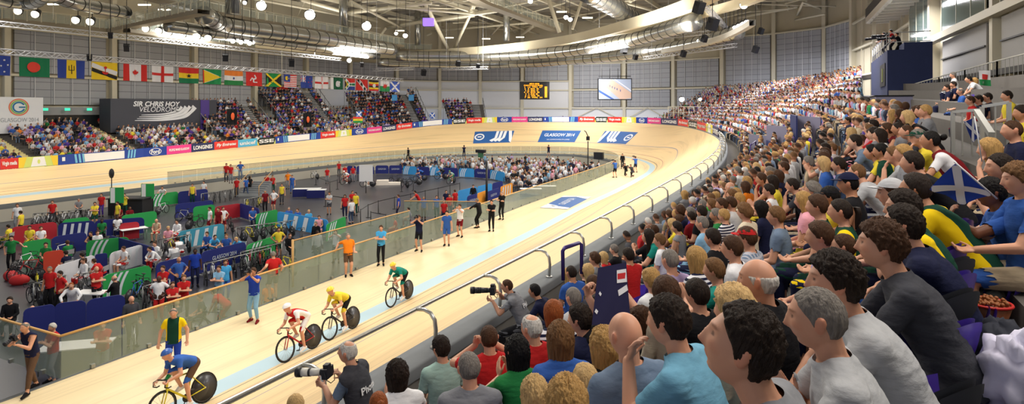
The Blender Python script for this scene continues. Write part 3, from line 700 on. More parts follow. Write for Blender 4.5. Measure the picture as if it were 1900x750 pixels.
# white struts and lattice of the roof
def strut(a,b,r,label=None,name='roof_strut',g='slanting roof struts'):
 mb=MB();mb.tube([a,b],r,tubew,8);return one(name,mb,label,'roof strut',g)
S_=[((830,90,16.6),(785,-2,22.5),.32,'long white strut rising left from the cream beam beside the purple lamp'),((843,90,16.6),(884,3,22.5),.24,'white strut rising right from the cream beam, crossing behind the long one'),((1038,60,17),(1016,-6,21.5),.28,'white strut meeting the end of the brown edged catwalk'),((684,97,16),(716,52,20),.2,'short bright strut beside the bright lamp cluster'),((655,97,16),(637,69,18.5),.16,'short strut just left of the bright lamp cluster'),((1330,16,17),(1325,-20,20),.2,'stub of strut at the top right truss'),((1062,54,17),(1080,0,21),.18,'thin strut right of the brown edged catwalk')]
for(a,b,r,lb)in S_:strut(at_z(*a),at_z(*b),r,lb)
LAT=[((720,50),(950,16)),((800,-2),(1000,64)),((720,34),(790,40)),((720,12),(880,26)),((640,25),(800,5)),((650,62),(880,30)),((800,58),(990,42)),((700,68),(960,72)),((880,4),(870,26)),((840,2),(940,20)),((905,72),(930,45)),((940,45),(965,68)),((960,70),(990,48)),((740,90),(800,62)),((860,88),(900,60)),((650,2),(760,60)),((560,0),(700,40)),((470,-2),(640,30)),((1140,0),(1250,30)),((1180,-2),(1100,40)),((1330,40),(1480,12)),((1460,40),(1530,26)),((1476,34),(1490,4)),((1490,4),(1540,22)),((1200,60),(1260,44)),((1240,40),(1330,38))]
LN=['crossing beam','long diagonal','stub tie','level tie','tie','long tie','level tie']
def where_px(u,v):
 c='top left' if u<500 else 'left' if u<700 else 'centre left' if u<850 else 'centre' if u<1000 else 'centre right' if u<1250 else 'right'
 return c
for i,(a,b)in enumerate(LAT):
 z=20.5+(i%3)*.6;A,B=at_z(*a,z),at_z(*b,z-.3*(i%2));mb=MB();mb.tube([A,B],.17 if i%4 else .26,tubew,6)
 lb=['cream lattice tie crossing the purple lamp','longest cream diagonal of the roof lattice, top centre','stub lattice tie just left of the purple lamp','level lattice tie above the purple lamp','lattice tie rising to the top edge left of centre','long lattice tie passing above the bright lamps','lattice tie over the upright duct near the centre','lowest level lattice tie just above the cream beam','tiny lattice tie at the strut head top centre','lattice tie falling right from the strut head','short lattice web left of the small upright duct','short lattice web falling right of the small upright duct','short lattice web near the brown edged catwalk','lattice web rising above the left part of the cream beam','lattice web under the crossing beam','lattice tie falling right above the bright lamp cluster','lattice tie over the two brightest lamps','lattice tie in the top left behind the first bright lamp','lattice tie behind the fat silver duct','lattice tie crossing over the fat silver duct','wall head tie above the white crowd glare','short wall head tie at the beige panels','left leg of the wall head bracket','right leg of the wall head bracket','lattice tie behind the lower cream branch','level lattice tie beside the lighting truss'][i]
 one('roof_tie',mb,lb,'roof tie','cream roof lattice')
mb=MB();rr=random.Random(3)
for k in range(170):
 x=rr.uniform(-76,2);y=rr.uniform(15,108);L=rr.uniform(4,14);a=rr.choice([0,math.pi/2,.6,-.6]);mb.tube([(x,y,20.6+rr.random()*2.4),(x+math.cos(a)*L,y+math.sin(a)*L,20.9+rr.random()*2.2)],.1,tubew,5)
struct(mb.build('ceiling_bracing'))
# ---- aluminium lighting trusses
alu=mat('aluminium_truss',(206,208,214),.4,metal=.3)
def truss(a,b,label,w=.38,step=.5,name='lighting_truss',par=None):
 a,b=Vector(a),Vector(b);d=b-a;L=d.length;dn=d/L;s_=dn.cross(V3(0,0,1)).normalized()*w/2;u_=s_.cross(dn).normalized()*w/2;u_=u_ if u_.z>0 else-u_
 mb=MB();C4=[s_+u_,-s_+u_,-s_-u_,s_-u_]
 for c in C4:mb.tube([a+c,b+c],.028,alu,5)
 n=max(2,int(L/step))
 for i in range(n):
  p,q=a+d*i/n,a+d*(i+1)/n
  for j in range(4):
   c0,c1=C4[j],C4[(j+1)%4];mb.bar(p+(c0 if i%2 else c1),q+(c1 if i%2 else c0),.03,.03,alu)
 for f in(.1,.9):q=a+d*f;mb.tube([q,V3(q.x,q.y,23.7)],.02,alu,5)
 return one(name,mb,label,'lighting truss','aluminium trusses')
ZF,PF=11.0,52.7
FTA,FTB=sp(12,PF,ZF),sp(68.8,PF,ZF);truss(FTA,FTB,'long truss carrying the row of national flags')
truss(sp(16,60,13.9),sp(64,60,13.9),'bare long truss behind and above the flags');
for a,b,z,lb in(((692,130),(768,127),13,'short truss over the flag truss end'),((820,128),(905,126),13,'short truss left of the scoreboard'),((1195,108),(1365,84),13.5,'long sloping truss right of the video screen'),((1232,69),(1318,60),15,'truss between the outer duct and the glare lamps'),((1300,2),(1352,58),15.5,'truss dropping steeply from the top beside a black speaker'),((1108,76),(1148,74),15.8,'tiny truss with spotlights on the ring duct')):
 truss(at_z(*a,z),at_z(*b,z),lb)
for u0,v0,u1,v1 in((99,-5,99,37),(167,-5,167,110),(523,56,523,140),(1398,50,1398,88)):
 Y=46 if u0<200 else 70;mb=MB();mb.tube([at_depth(u0,v0,Y),at_depth(u1,v1,Y)],.03,tubew,5);struct(mb.build('ceiling_cable'))
# ---- lamps
glow=mat('lamp_glow',(255,246,226),.5,emit=16);glow2=mat('lamp_glow_soft',(255,244,220),.5,emit=5);lampb=mat('lamp_body',(44,44,48),.5)
def lamp(u,v,Y,r,label,strong=True,group='roof floodlights'):
 c=at_depth(u,v,Y);rt=empty('floodlight',c,PHI,label,'floodlight',group);mb=MB();mb.tube([(0,.05,0),(0,.5,.35)],[r*1.12,r*.5],lampb,14);mb.tube([(0,.3,.2),(0,.3,max(.5,23.6-c.z)if c.z>10 else-1)],.03,lampb,5);mb.build('housing',rt)
 m2=MB();m2.sphere((0,0,0),r,glow if strong else glow2,14,8,(1,.6,1));m2.build('lens',rt);return rt
L1=[(485,10,60,.5,'bright floodlight nearest the left over the glazed catwalk'),(575,27,62,.55,'bright floodlight, second along over the glazed catwalk'),(680,48,66,.5,'bright floodlight above the cluster on the cream beam'),(752,66,72,.28,'small bright floodlight left of the upright duct'),(735,62,72,.2,'smallest floodlight, close left of the one by the upright duct'),(630,93,78,.45,'left lamp of the bright cluster under the cream beam'),(645,95,78,.5,'middle lamp of the bright cluster under the cream beam'),(655,91,78,.4,'right lamp of the bright cluster under the cream beam'),(648,112,80,.3,'low lamp just under the bright cluster'),(1380,9,52,.35,'floodlight beside the wall head bracket, top right'),(1050,32,60,.22,'left one of two lamps near the brown edged catwalk'),(1058,36,60,.22,'right one of two lamps near the brown edged catwalk'),(984,2,60,.25,'lamp on the brown edged catwalk at the top edge'),(1265,184,92,.40,'floodlight on a stand by the white media platform'),(1299,184,92,.25,'smaller floodlight right of the one by the media platform'),(454,5,60,.2,'small lamp left of the first bright floodlight')]
for a in L1:lamp(*a)
nm=['leftmost','second from the left','third from the left','fourth from the left','just right of the catwalk corner','just left of the short duct','under the short duct','above the brunei flag gap','right of the short duct','over the canadian flag','pair lamp left of the beam end','pair lamp nearer the beam end','last one before the cream beam']
for i,(u,v)in enumerate([(33,20),(65,26),(140,37),(167,40),(270,53),(294,57),(312,60),(338,64),(365,67),(386,70),(432,76),(447,78),(463,80)]):
 lamp(u,v,52 if i<4 else 58,.34 if i<10 else .24,'soft round lamp on the left catwalks, '+nm[i],False)
# the glaring row of lamps that follows the outer ring at the right
for i in range(13):
 f=i/12;u=1298+f*88;v=76-34*f**1.25;lamp(u,v,66-10*f,.30,'glaring lamp in the curved row above the white lit crowd, '+['first at the left end','second of the row','third of the row','fourth of the row','fifth of the row','just left of its middle','middle of the row','just right of its middle','fifth from the right end','fourth from the right end','third from the right end','second from the right end','last at the right end'][i])
mb=MB();sweep_rect(mb,path_px([(1230,95),(1290,84),(1340,70),(1376,54),(1396,42)],14),.5,.5,mat('lamp_tray_white',(230,230,226)));one('lamp_tray',mb,'curved white tray under the glaring row of lamps','lamp tray')
for i,(u,v,Y)in enumerate([(58,8,60),(100,8,60),(208,25,60),(268,9,60),(305,18,60),(505,66,70),(834,70,90),(902,72,90),(965,69,90),(742,57,85),(1042,22,70),(1090,33,70),(1340,18,60)]):
 c=at_depth(u,v,Y);mb=MB();mb.box(c,(1.2,.18,.12),glow2,rz=PHI);mb.tube([c+V3(0,0,.05),V3(c.x,c.y,23.7)],.02,lampb,5);tag(mb.build('strip_light'),'short white strip light '+['above the leftmost catwalk lamp','over the left duct gap, second strip from the left','under the left duct, near the catwalk corner','upper one of two by the catwalk corner','lower one of two by the catwalk corner','under the bright silver duct','above the cream beam right of the long strut','left of the small upright duct','right of the small upright duct','left of the upright duct by the lamps','between brown catwalk and strut','beside the fat silver duct','at the steep truss'][i],'strip light','strip lights under the roof')
pl=mat('purple_lamp',(120,90,220),.5,emit=2.5);mb=MB();c=at_depth(795,41,80);mb.box(c,(1.4,.8,1.0),pl,rz=PHI);mb.tube([c,V3(c.x,c.y,23.6)],.04,lampb,5);tag(mb.build('purple_lamp'),'glowing purple box lamp among the roof lattice','lamp')
spk=mat('black_speaker',(26,28,36),.5)
for i,(u,v,Y,s_,lb)in enumerate([(418,107,60,.9,'black spotlight under the bare truss, leftmost'),(541,117,66,1.0,'black spotlight under the bare truss at the start of the curved wall'),(235,89,54,.8,'black spotlight below the bare truss above the canadian flag'),(786,135,85,1.1,'black speaker hanging left of the scoreboard'),(671,120,80,.8,'black speaker near the low lamp cluster'),(850,118,85,1.0,'black speaker clipped on the outer duct'),(887,122,85,.8,'black speaker on the outer duct, right of the other one'),(1158,93,75,1.2,'black speaker above the video screen'),(1179,106,75,.9,'tall black speaker right of the one above the video screen'),(1322,45,45,1.2,'black box speaker on the steep truss'),(1297,14,45,1.2,'blue grey box speaker at the very top right'),(1307,72,60,.9,'black speaker below the glaring lamps'),(1268,100,65,.9,'blue speaker on the sloping truss'),(1402,92,60,.9,'black speaker hanging before the right wall panels'),(1412,58,60,.8,'small black speaker high before the right wall'),(166,107,48,.6,'black clamp lamp on the flag truss over the barbados flag'),(205,66,50,.6,'black lamp under the catwalk corner')]):
 c=at_depth(u,v,Y);rt=empty('speaker' if 'speaker' in lb else 'spotlight',c,PHI+.5,lb,'speaker' if 'speaker' in lb else 'spotlight');mb=MB();mb.box((0,0,0),(.55*s_,.5*s_,.75*s_),spk,M=Matrix.Rotation(.4,4,'X'));mb.build('casing',rt);m2=MB();m2.tube([(0,0,.3*s_),(0,0,23.6-c.z)],.03,spk,6);m2.tube([(-.3*s_,0,.1),(-.3*s_,0,.45*s_),(.3*s_,0,.45*s_),(.3*s_,0,.1)],.025,spk,6);m2.build('bracket',rt)
# ================================================================== FLAGS
def FM(c):return mat('flag_%d_%d_%d'%c,c,.8)
R_,W_,B_,G_,Y_,K_,O_=(204,44,40),(226,226,230),(44,66,150),(20,116,76),(236,200,40),(28,28,30),(232,130,50)
def flag(u0,u1,kind,label):
 """hung from the flag truss; x to the right, y up from the bottom, both 0..1"""
 r0,r1=(u0-950)/FPX,(u1-950)/FPX;s0,s1=[PF*(CP_+SP_*r)/(SP_-CP_*r)for r in(r0,r1)]
 W=s1-s0;Hh=1.45 if kind!='narrow' else 1.4;sd=int(u0)
 def P(x,y,d=0.):
  off=.07*math.sin(x*9+sd)*(1.1-y)+.03*math.sin(x*21+sd);sag=-.06*math.sin(math.pi*x)*(y<.99)*1.0
  return sp(s0+W*x,PF-.0+off-d,ZF-.28-(1-y)*Hh+sag*y)
 base=MB()
 def reg(mb,x0,y0,x1,y1,c,d=0.,n=None):
  n=n or max(2,int((x1-x0)*16));m_=FM(c);rows=[[P(x0+(x1-x0)*i/n,y0+(y1-y0)*j/4,d)for j in range(5)]for i in range(n+1)];mb.grid(rows,m_)
 det=MB()
 def poly(pts,c,d=.012):det.add([P(x,y,d*4)for x,y in pts],[tuple(range(len(pts)))],FM(c))
 def bar(x0,y0,x1,y1,w,c,d=.012,n=10):
  dx,dy=(x1-x0)*W,(y1-y0)*Hh;L=math.hypot(dx,dy);nx,ny=-dy/L*w/2/W,dx/L*w/2/Hh
  cl=lambda a:min(1,max(0,a))
  det.grid([[P(cl(x0+(x1-x0)*i/n+nx),cl(y0+(y1-y0)*i/n+ny),d),P(cl(x0+(x1-x0)*i/n-nx),cl(y0+(y1-y0)*i/n-ny),d)]for i in range(n+1)],FM(c))
 def disc(x,y,r,c,d=.014,a0=0,a1=2*math.pi,n=18):poly([(x+math.cos(a)*r/W,y+math.sin(a)*r/Hh)for a in np.linspace(a0,a1,n+1)[:-1]],c,d)
 def star(x,y,r,c,d=.016):poly([(x+math.cos(math.pi/2+k*math.pi/5)*(r if k%2==0 else r*.42)/W,y+math.sin(math.pi/2+k*math.pi/5)*(r if k%2==0 else r*.42)/Hh)for k in range(10)],c,d)
 def jack(x0,y0,x1,y1):
  reg(det,x0,y0,x1,y1,B_,.012,4)
  for a,b,c2,d2 in((x0,y0,x1,y1),(x0,y1,x1,y0)):bar(a,b,c2,d2,.13,W_,.016);bar(a,b,c2,d2,.05,R_,.018)
  bar((x0+x1)/2,y0,(x0+x1)/2,y1,.2,W_,.02);bar(x0,(y0+y1)/2,x1,(y0+y1)/2,.2,W_,.02);bar((x0+x1)/2,y0,(x0+x1)/2,y1,.11,R_,.022);bar(x0,(y0+y1)/2,x1,(y0+y1)/2,.11,R_,.022)
 K=kind
 if K=='bd':reg(base,0,0,1,1,G_);disc(.46,.52,.42,(222,70,56))
 elif K=='bb':reg(base,0,0,.333,1,B_);reg(base,.333,0,.667,1,Y_);reg(base,.667,0,1,1,B_);bar(.5,.25,.5,.78,.05,K_);bar(.42,.45,.42,.72,.05,K_);bar(.58,.45,.58,.72,.05,K_);bar(.42,.46,.58,.46,.05,K_)
 elif K=='bn':reg(base,0,0,1,1,Y_);bar(0,.84,1,.38,.36,W_);bar(0,.58,1,.12,.30,K_,.015);disc(.5,.48,.25,R_,.018,math.pi,2*math.pi);bar(.5,.35,.5,.8,.06,R_,.019);disc(.5,.72,.12,R_,.019)
 elif K=='ca':
  reg(base,0,0,.25,1,R_);reg(base,.25,0,.75,1,W_);reg(base,.75,0,1,1,R_)
  q=[(0,.9),(.12,.62),(.3,.72),(.24,.34),(.42,.52),(.46,.40),(.66,.44),(.58,.22),(.68,.14),(.34,-.14),(.38,-.28),(.04,-.22),(.04,-.6)];q=q+[(-x,y)for x,y in q[::-1]];poly([(.5+x*.40/W,.48+y*.42/Hh)for x,y in q],R_)
 elif K=='en':reg(base,0,0,1,1,W_);bar(.5,0,.5,1,.24,R_);bar(0,.5,1,.5,.24,R_)
 elif K=='gh':reg(base,0,.667,1,1,R_);reg(base,0,.333,1,.667,Y_);reg(base,0,0,1,.333,G_);star(.5,.5,.22,K_)
 elif K=='gy':reg(base,0,0,1,1,(30,140,80));poly([(0,.02),(1,.5),(0,.98)],W_);poly([(0,.05),(.94,.5),(0,.95)],Y_,.014);poly([(0,0),(.5,.5),(0,1)],K_,.016);poly([(0,.05),(.45,.5),(0,.95)],R_,.018)
 elif K=='in':reg(base,0,.667,1,1,O_);reg(base,0,.333,1,.667,W_);reg(base,0,0,1,.333,(40,130,70));disc(.5,.5,.12,B_)
 elif K=='im':
  reg(base,0,0,1,1,R_)
  for k in range(3):
   a=k*2*math.pi/3+.5;c_,s_=math.cos(a),math.sin(a);bar(.5,.5,.5+c_*.30/W,.5+s_*.30/Hh,.16,W_);bar(.5+c_*.30/W,.5+s_*.30/Hh,.5+math.cos(a+.9)*.5/W,.5+math.sin(a+.9)*.5/Hh,.11,W_)
 elif K=='jm':reg(base,0,0,1,1,(30,140,70));poly([(0,.08),(.42,.5),(0,.92)],K_);poly([(1,.08),(1,.92),(.58,.5)],K_);bar(0,0,1,1,.24,Y_,.016);bar(0,1,1,0,.24,Y_,.018)
 elif K=='my':
  for k in range(14):reg(base,0,k/14,1,(k+1)/14,R_ if k%2 else W_)
  reg(det,0,.45,.5,1,B_,.012,5);disc(.22,.72,.24,Y_,.016);disc(.26,.72,.20,B_,.018);star(.36,.72,.13,Y_,.018)
 elif K in('nz','au'):reg(base,0,0,1,1,B_);jack(0,.5,.45,1);[star(x,y,.09,R_ if K=='nz' else W_)for x,y in((.75,.8),(.62,.5),(.88,.55),(.75,.2))]
 elif K=='ni':reg(base,0,0,1,1,W_);bar(.5,0,.5,1,.24,R_);bar(0,.5,1,.5,.24,R_);star(.5,.5,.26,W_,.02)
 elif K=='pk':reg(base,0,0,.25,1,W_);reg(base,.25,0,1,1,(20,90,60));disc(.60,.5,.40,W_);disc(.66,.54,.34,(20,90,60),.018);star(.72,.64,.14,W_,.02)
 elif K=='za':reg(base,0,.5,1,1,R_);reg(base,0,0,1,.5,B_);bar(0,1,.45,.5,.48,W_);bar(0,0,.45,.5,.48,W_);bar(.4,.5,1,.5,.48,W_);bar(0,1,.42,.5,.3,G_,.016);bar(0,0,.42,.5,.3,G_,.016);bar(.35,.5,1,.5,.3,G_,.016);poly([(0,.15),(.33,.5),(0,.85)],Y_,.018);poly([(0,.24),(.26,.5),(0,.76)],K_,.02)
 elif K=='tt':reg(base,0,0,1,1,R_);bar(.12,1,.88,0,.52,W_);bar(.12,1,.88,0,.36,K_,.016)
 elif K=='ug':
  for k,c in enumerate((R_,Y_,K_,R_,Y_,K_)):reg(base,0,k/6,1,(k+1)/6,c)
  disc(.5,.5,.25,W_);bar(.5,.4,.5,.62,.06,(90,90,90),.018)
 elif K=='wa':
  reg(base,0,.5,1,1,W_);reg(base,0,0,1,.5,(40,140,80));q=[(-.6,-.1),(-.35,.25),(-.5,.5),(-.1,.3),(.1,.6),(.3,.25),(.6,.5),(.5,.1),(.62,-.2),(.3,-.05),(.35,-.5),(.1,-.2),(-.2,-.5),(-.2,-.1),(-.5,-.35)];poly([(.5+x*.75/W,.5+y*.75/Hh)for x,y in q],R_)
 elif K=='sc':reg(base,0,0,1,1,(56,90,190));bar(0,0,1,1,.28,W_);bar(0,1,1,0,.28,W_,.015)
 o=base.build('national_flag');tag(o,label,'flag','national flags on the truss')
 if det.v:det.build('emblem_print',o)
for a in[(-32,20,'au','blue flag with white stars cut by the left edge, leftmost on the truss'),(35,92,'bd','green flag with a red disc hanging from the truss'),(106,158,'bb','blue and yellow striped flag with a black trident'),(170,218,'bn','yellow flag with diagonal white and black bands and red crest'),(229,272,'ca','red and white flag with a red maple leaf'),(281,322,'en','white flag with a plain red cross, beside the maple leaf flag'),(331,369,'gh','red, yellow and green banded flag with black star'),(375,411,'gy','green flag with a yellow arrowhead and red triangle'),(417,450,'in','orange, white and green banded flag with a small wheel'),(456,486,'im','red flag with a white three legged emblem'),(493,521,'jm','green and black flag with a yellow diagonal cross'),(526,551,'my','red and white striped flag with blue corner and crescent'),(557,580,'nz','blue flag with a union corner and red stars'),(585,609,'ni','white flag with a red cross and central star'),(613,636,'pk','green flag with white crescent and white side stripe'),(639,659,'za','flag with green fork between red and blue fields'),(661,682,'tt','red flag with a black diagonal band'),(684,703,'ug','black, yellow and red striped flag with a white disc'),(706,722,'wa','white and green flag with a red dragon shape'),(724,741,'sc','blue flag with white diagonal cross, last on the truss')]:flag(*a)

# ================================================================== PEOPLE
def V(*a):return Vector(a)
def ik(a,b,l1,l2,pole):
 """middle joint of a two-bone chain from a towards b"""
 a,b=Vector(a),Vector(b);d=b-a;L=d.length
 if L>(l1+l2)*.995:b=a+d.normalized()*(l1+l2)*.995;d=b-a;L=d.length
 x=(l1*l1-l2*l2+L*L)/(2*L);h=math.sqrt(max(0,l1*l1-x*x));dn=d.normalized()
 pl=Vector(pole)-dn*Vector(pole).dot(dn)
 pl=pl.normalized()if pl.length>1e-4 else dn.orthogonal().normalized()
 return a+dn*x+pl*h,b
def head_pos(D):
 """D (n,3) unit directions -> surface of a head (centre between the ears, face to +y)"""
 x,y,z=D[:,0],D[:,1],D[:,2]
 P=np.stack([x*.080,y*.099,z*np.where(z>0,.112,.120)],1)
 t=np.clip(-z,0,1)
 P[:,0]*=1-.28*t**1.9-.05*np.exp(-((z+.1)/.35)**2)*(y>.2)
 P[:,0]*=1+.05*np.clip(z,0,1)*(y<0)
 back=np.clip(-y,0,1)
 P[:,1]*=1-.5*back*np.clip(t-.15,0,1)*1.2
 P[:,1]*=1-.06*t*(y>0)
 X,Z=P[:,0].copy(),P[:,2].copy();aX=np.abs(X);fr=np.clip(y*2.2,0,1)
 g=lambda v,c,w:np.exp(-((v-c)/w)**2)
 nose=np.interp(Z,[-.052,-.040,-.034,.0,.018],[0,1,1.0,.42,0])
 dy=.024*nose*g(X,0,.0115)+.007*g(Z,-.038,.008)*g(X,0,.019)
 dy+=.006*g(Z,.024,.009)*g(X,0,.045)-.011*g(aX,.031,.014)*g(Z,.006,.011)+.005*g(aX,.031,.008)*g(Z,.004,.006)
 dy+=.004*g(aX,.040,.016)*g(Z,-.028,.016)+.008*g(Z,-.064,.0075)*g(X,0,.022)-.006*g(Z,-.064,.0022)*g(X,0,.022)
 dy+=-.004*g(Z,-.080,.006)*g(X,0,.03)+.010*g(Z,-.100,.014)*g(X,0,.024)
 P[:,1]+=dy*fr
 return P
def sphere_dirs(nu,nv):
 D=[];F=[]
 for j in range(nv+1):
  th=math.pi*j/nv
  for i in range(nu):
   ph=2*math.pi*i/nu;D.append((math.sin(th)*math.cos(ph),math.sin(th)*math.sin(ph),math.cos(th)))
 for j in range(nv):
  for i in range(nu):
   i2=(i+1)%nu;F.append((j*nu+i,(j+1)*nu+i,(j+1)*nu+i2,j*nu+i2))
 return np.array(D),F
def smooth01(x,a,b):
 t=np.clip((x-a)/(b-a),0,1);return t*t*(3-2*t)
def hair_mesh(style,nu=40,nv=28,seed=0):
 """hair as a shell in the head's frame; outside the hairline it dives under the skin"""
 D,F=sphere_dirs(nu,nv);P=head_pos(D);x,y,z=D[:,0],D[:,1],D[:,2]
 N=D/np.array([.080,.099,.116]);N/=np.linalg.norm(N,axis=1)[:,None]
 az=np.arctan2(np.abs(x),y) # 0 at the face, pi at the nape
 line=np.interp(az,[0,.55,.95,1.25,1.45,1.75,2.1,3.14],[.60,.52,.30,.10,-.18,-.05,-.50,-.62])
 T={'short':.015,'crop':.006,'thick':.024,'curly':.036,'fringe':.009,'long':.020,'bob':.022,'pony':.010,'thin':.008,'bun':.011}[style]
 if style=='thick':line=np.where(az<.8,line-.10,line)
 if style in('long','bob'):line=np.interp(az,[0,.5,.9,1.15,1.4,3.14],[.50,.40,-.1,-.75,-1.2,-1.3])
 m=smooth01(z,line-.06,line+.10)
 if style=='fringe':m=m*(1-smooth01(z,.18,.42))
 if style=='thin':m=m*(1-.75*smooth01(z,.72,.85)*(y<.3))
 r=np.random.default_rng(seed)
 nz=np.array([mnoise.noise(Vector((a[0]*5+seed,a[1]*5,a[2]*2.5)))for a in D])
 nf=np.array([mnoise.noise(Vector((math.atan2(a[1],a[0])*9+seed,a[2]*2,seed)))for a in D])
 if style=='curly':nf=np.array([mnoise.noise(Vector((a[0]*9+seed,a[1]*9,a[2]*9)))for a in D])*1.6
 th=T*(.85+.35*nz+.28*nf)+(.008*np.clip(z,0,1)if style in('short','thick')else 0)
 if nu>60:th=th+T*.45*np.array([mnoise.noise(Vector((a[0]*16+seed,a[1]*16,a[2]*9)))for a in D])
 P=P+N*(m*(th+.012)-.012)[:,None]
 if style in('long','bob'):
  k=1.9 if style=='long' else 1.15
  lo=smooth01(-z,.05,.9)*smooth01(az,.9,1.3)
  P[:,2]=np.where(z<0,P[:,2]-lo*.12*k,P[:,2])
  tgt=np.stack([np.sin(az)*np.sign(x)*.092,-np.abs(np.cos(az))*.085-.012,P[:,2]],1)
  tgt[:,:2]*=(1+.10*nf)[:,None]
  w=(lo*.95*(1-smooth01(-z,.93,1.0)))[:,None]
  P=P*(1-w)+tgt*w
 vs=[tuple(p)for p in P];fs=list(F)
 if style in('pony','bun'):
  o=len(vs);n=8
  pts=[(0,-.095,.05,.022),(0,-.135,.05,.030),(0,-.150,-.01,.028),(0,-.140,-.09,.022),(0,-.130,-.16,.008)]if style=='pony' else[(0,-.09,.05,.01),(0,-.10,.05,.035),(0,-.125,.055,.042),(0,-.15,.06,.034),(0,-.165,.06,.006)]
  for(a,b,c,rr)in pts:
   for k in range(n):
    t=2*math.pi*k/n;vs.append((a+math.cos(t)*rr,b+(math.sin(t)*rr if style=='pony' else 0),c+(0 if style=='pony' else math.sin(t)*rr)))
  for i in range(len(pts)-1):
   for k in range(n):fs.append((o+i*n+k,o+i*n+(k+1)%n,o+(i+1)*n+(k+1)%n,o+(i+1)*n+k))
 return vs,fs
def cap_mesh(flat=False):
 D,F=sphere_dirs(28,14);P=head_pos(D);N=D/np.array([.080,.099,.116]);N/=np.linalg.norm(N,axis=1)[:,None]
 P=P+N*.018;keep=D[:,2]>.33
 idx=-np.ones(len(D),int);idx[keep]=np.arange(keep.sum())
 vs=[tuple(p)for p in P[keep]];fs=[tuple(idx[i]for i in f)for f in F if all(keep[i]for i in f)]
 o=len(vs);n=11
 for k in range(2):
  for i in range(n):
   t=math.pi*(.12+.76*i/(n-1));c,s_=math.cos(t),math.sin(t)
   vs.append((c*.088,s_*.10,.045));vs.append((c*.088,s_*.10+.075*math.sin(t)**.8,.036+(.010 if flat else 0)))
  if k==1:vs[-2*n:]=[(a,b,c-.005)for a,b,c in vs[-2*n:]]
 for k in range(2):
  for i in range(n-1):
   a=o+k*2*n+2*i;fs.append((a,a+1,a+3,a+2)if k==0 else(a,a+2,a+3,a+1))
 return vs,fs
FINGERS=((-.033,.066,0),(-.011,.078,1),(.011,.074,2),(.033,.060,3))
def build_pose(P,fine=False):
 """P: pose dict -> joints + closed pieces; returns pieces [(verts, faces)], bones [(a, b, ra, rb, label)], head matrix"""
 g=dict(pel=V(0,0,.93),lean=0.,side=0.,twist=0.,hy=0.,hp=0.,lh=None,rh=None,lf=None,rf=None,lpole=V(-.6,-.6,-.5),rpole=V(.6,-.6,-.5),lk=V(-.15,1,.2),rk=V(.15,1,.2),curl=.5,fat=1.,fem=False,hd=None,curve=0.)
 g.update(P);pel=Vector(g['pel']);fat=g['fat'];fem=g['fem']
 lean=g['lean'];R0=Matrix.Rotation(-lean,3,'X')@Matrix.Rotation(g['side'],3,'Y')
 Rt=R0@Matrix.Rotation(-g['curve'],3,'X')@Matrix.Rotation(g['twist'],3,'Z')
 mid=pel+R0@V(0,-.01,.24);nb=mid+Rt@V(0,0,.27)
 bones=[];pieces=[]
 def cap_(a,b,ra,rb,lab,n=12):
  a,b=Vector(a),Vector(b);bones.append((a,b,ra,rb,lab));mb=MB();d=(b-a);L=max(d.length,1e-4);dn=d/L
  pts=[];rs=[]
  for k in range(4):t=math.pi/2*k/4;pts.append(a-dn*ra*math.cos(t));rs.append(max(.001,ra*math.sin(t)))
  for k in range(4):pts.append(a+d*k/3);rs.append(ra+(rb-ra)*k/3)
  for k in range(1,5):t=math.pi/2*k/4;pts.append(b+dn*rb*math.sin(t));rs.append(max(.001,rb*math.cos(t)))
  mb.tube(pts,rs,None,n);pieces.append((mb.v,mb.f))
 # torso as one lofted form along the spine
 ring=[(-.09,.10,.085),(-.05,.150,.115),(.03,.165,.125),(.12,.150 if not fem else .138,.112),(.20,.142 if not fem else .122,.104),(.30,.160,.115),(.38,.172,.112),(.44,.168,.098),(.485,.120,.080),(.52,.070,.066),(.55,.055,.058)]
 if fem:ring=[(a,b*(.94 if a>.25 else 1.0),c)for a,b,c in ring]
 rows=[];n=20
 for(h,rx,ry)in ring:
  c=(pel+R0@V(0,-.01*h/.24,h))if h<.24 else(mid+Rt@V(0,0,h-.24));R=R0 if h<.20 else Rt
  belly=(fat-1)*.5*math.exp(-((h-.12)/.12)**2)
  rows.append([c+R@V(math.cos(2*math.pi*k/n)*rx*(1+(fat-1)*.6),math.sin(2*math.pi*k/n)*ry*(1+(fat-1)*.8)+(belly*.2 if math.sin(2*math.pi*k/n)>0 else 0)+(.022*max(0,math.sin(2*math.pi*k/n))*math.exp(-((h-.33)/.05)**2)if fem else 0),0)for k in range(n)])
 mb=MB();mb.grid(rows,None,closed=True);o=len(mb.v)
 mb.f.append(list(range(n))[::-1]);mb.f.append([(len(rows)-1)*n+k for k in range(n)]);pieces.append((mb.v,mb.f))
 bones.append((pel+R0@V(0,0,-.03),mid,.14,.13,'torso'));bones.append((mid,nb-Rt@V(0,0,.06),.13,.13,'torso'))
 up=Rt@V(0,0,1)
 shw=(.168 if not fem else .150)*(1+(fat-1)*.4)
 hips=[pel+R0@V(sx*.085,0,-.02)for sx in(-1,1)];sh=[nb+Rt@V(sx*shw,-.005,-.035)for sx in(-1,1)]
 for sx in(0,1):
  cap_(nb+Rt@V(0,-.005,-.055),sh[sx]+Rt@V(0,0,-.004),.070,.060,'torso');cap_(nb+Rt@V(0,-.01,.035),sh[sx]+Rt@V((1-2*sx)*.03,0,.012),.044,.046,'torso')
  cap_(mid+Rt@V((2*sx-1)*.07,0,.12),sh[sx]+Rt@V((1-2*sx)*.02,0,-.04),.085,.058,'torso')
 # head
 hd=g['hd'];HR=(Matrix.Rotation(g['hy'],3,'Z')@Matrix.Rotation(-g['hp'],3,'X'))
 hc=nb+Vector((up.x,up.y,up.z)).lerp(V(0,0,1),.5).normalized()*.185+HR@V(0,.03,0)
 if hd:hc=hc+Vector(hd)
 HM=Matrix.Translation(hc)@HR.to_4x4()
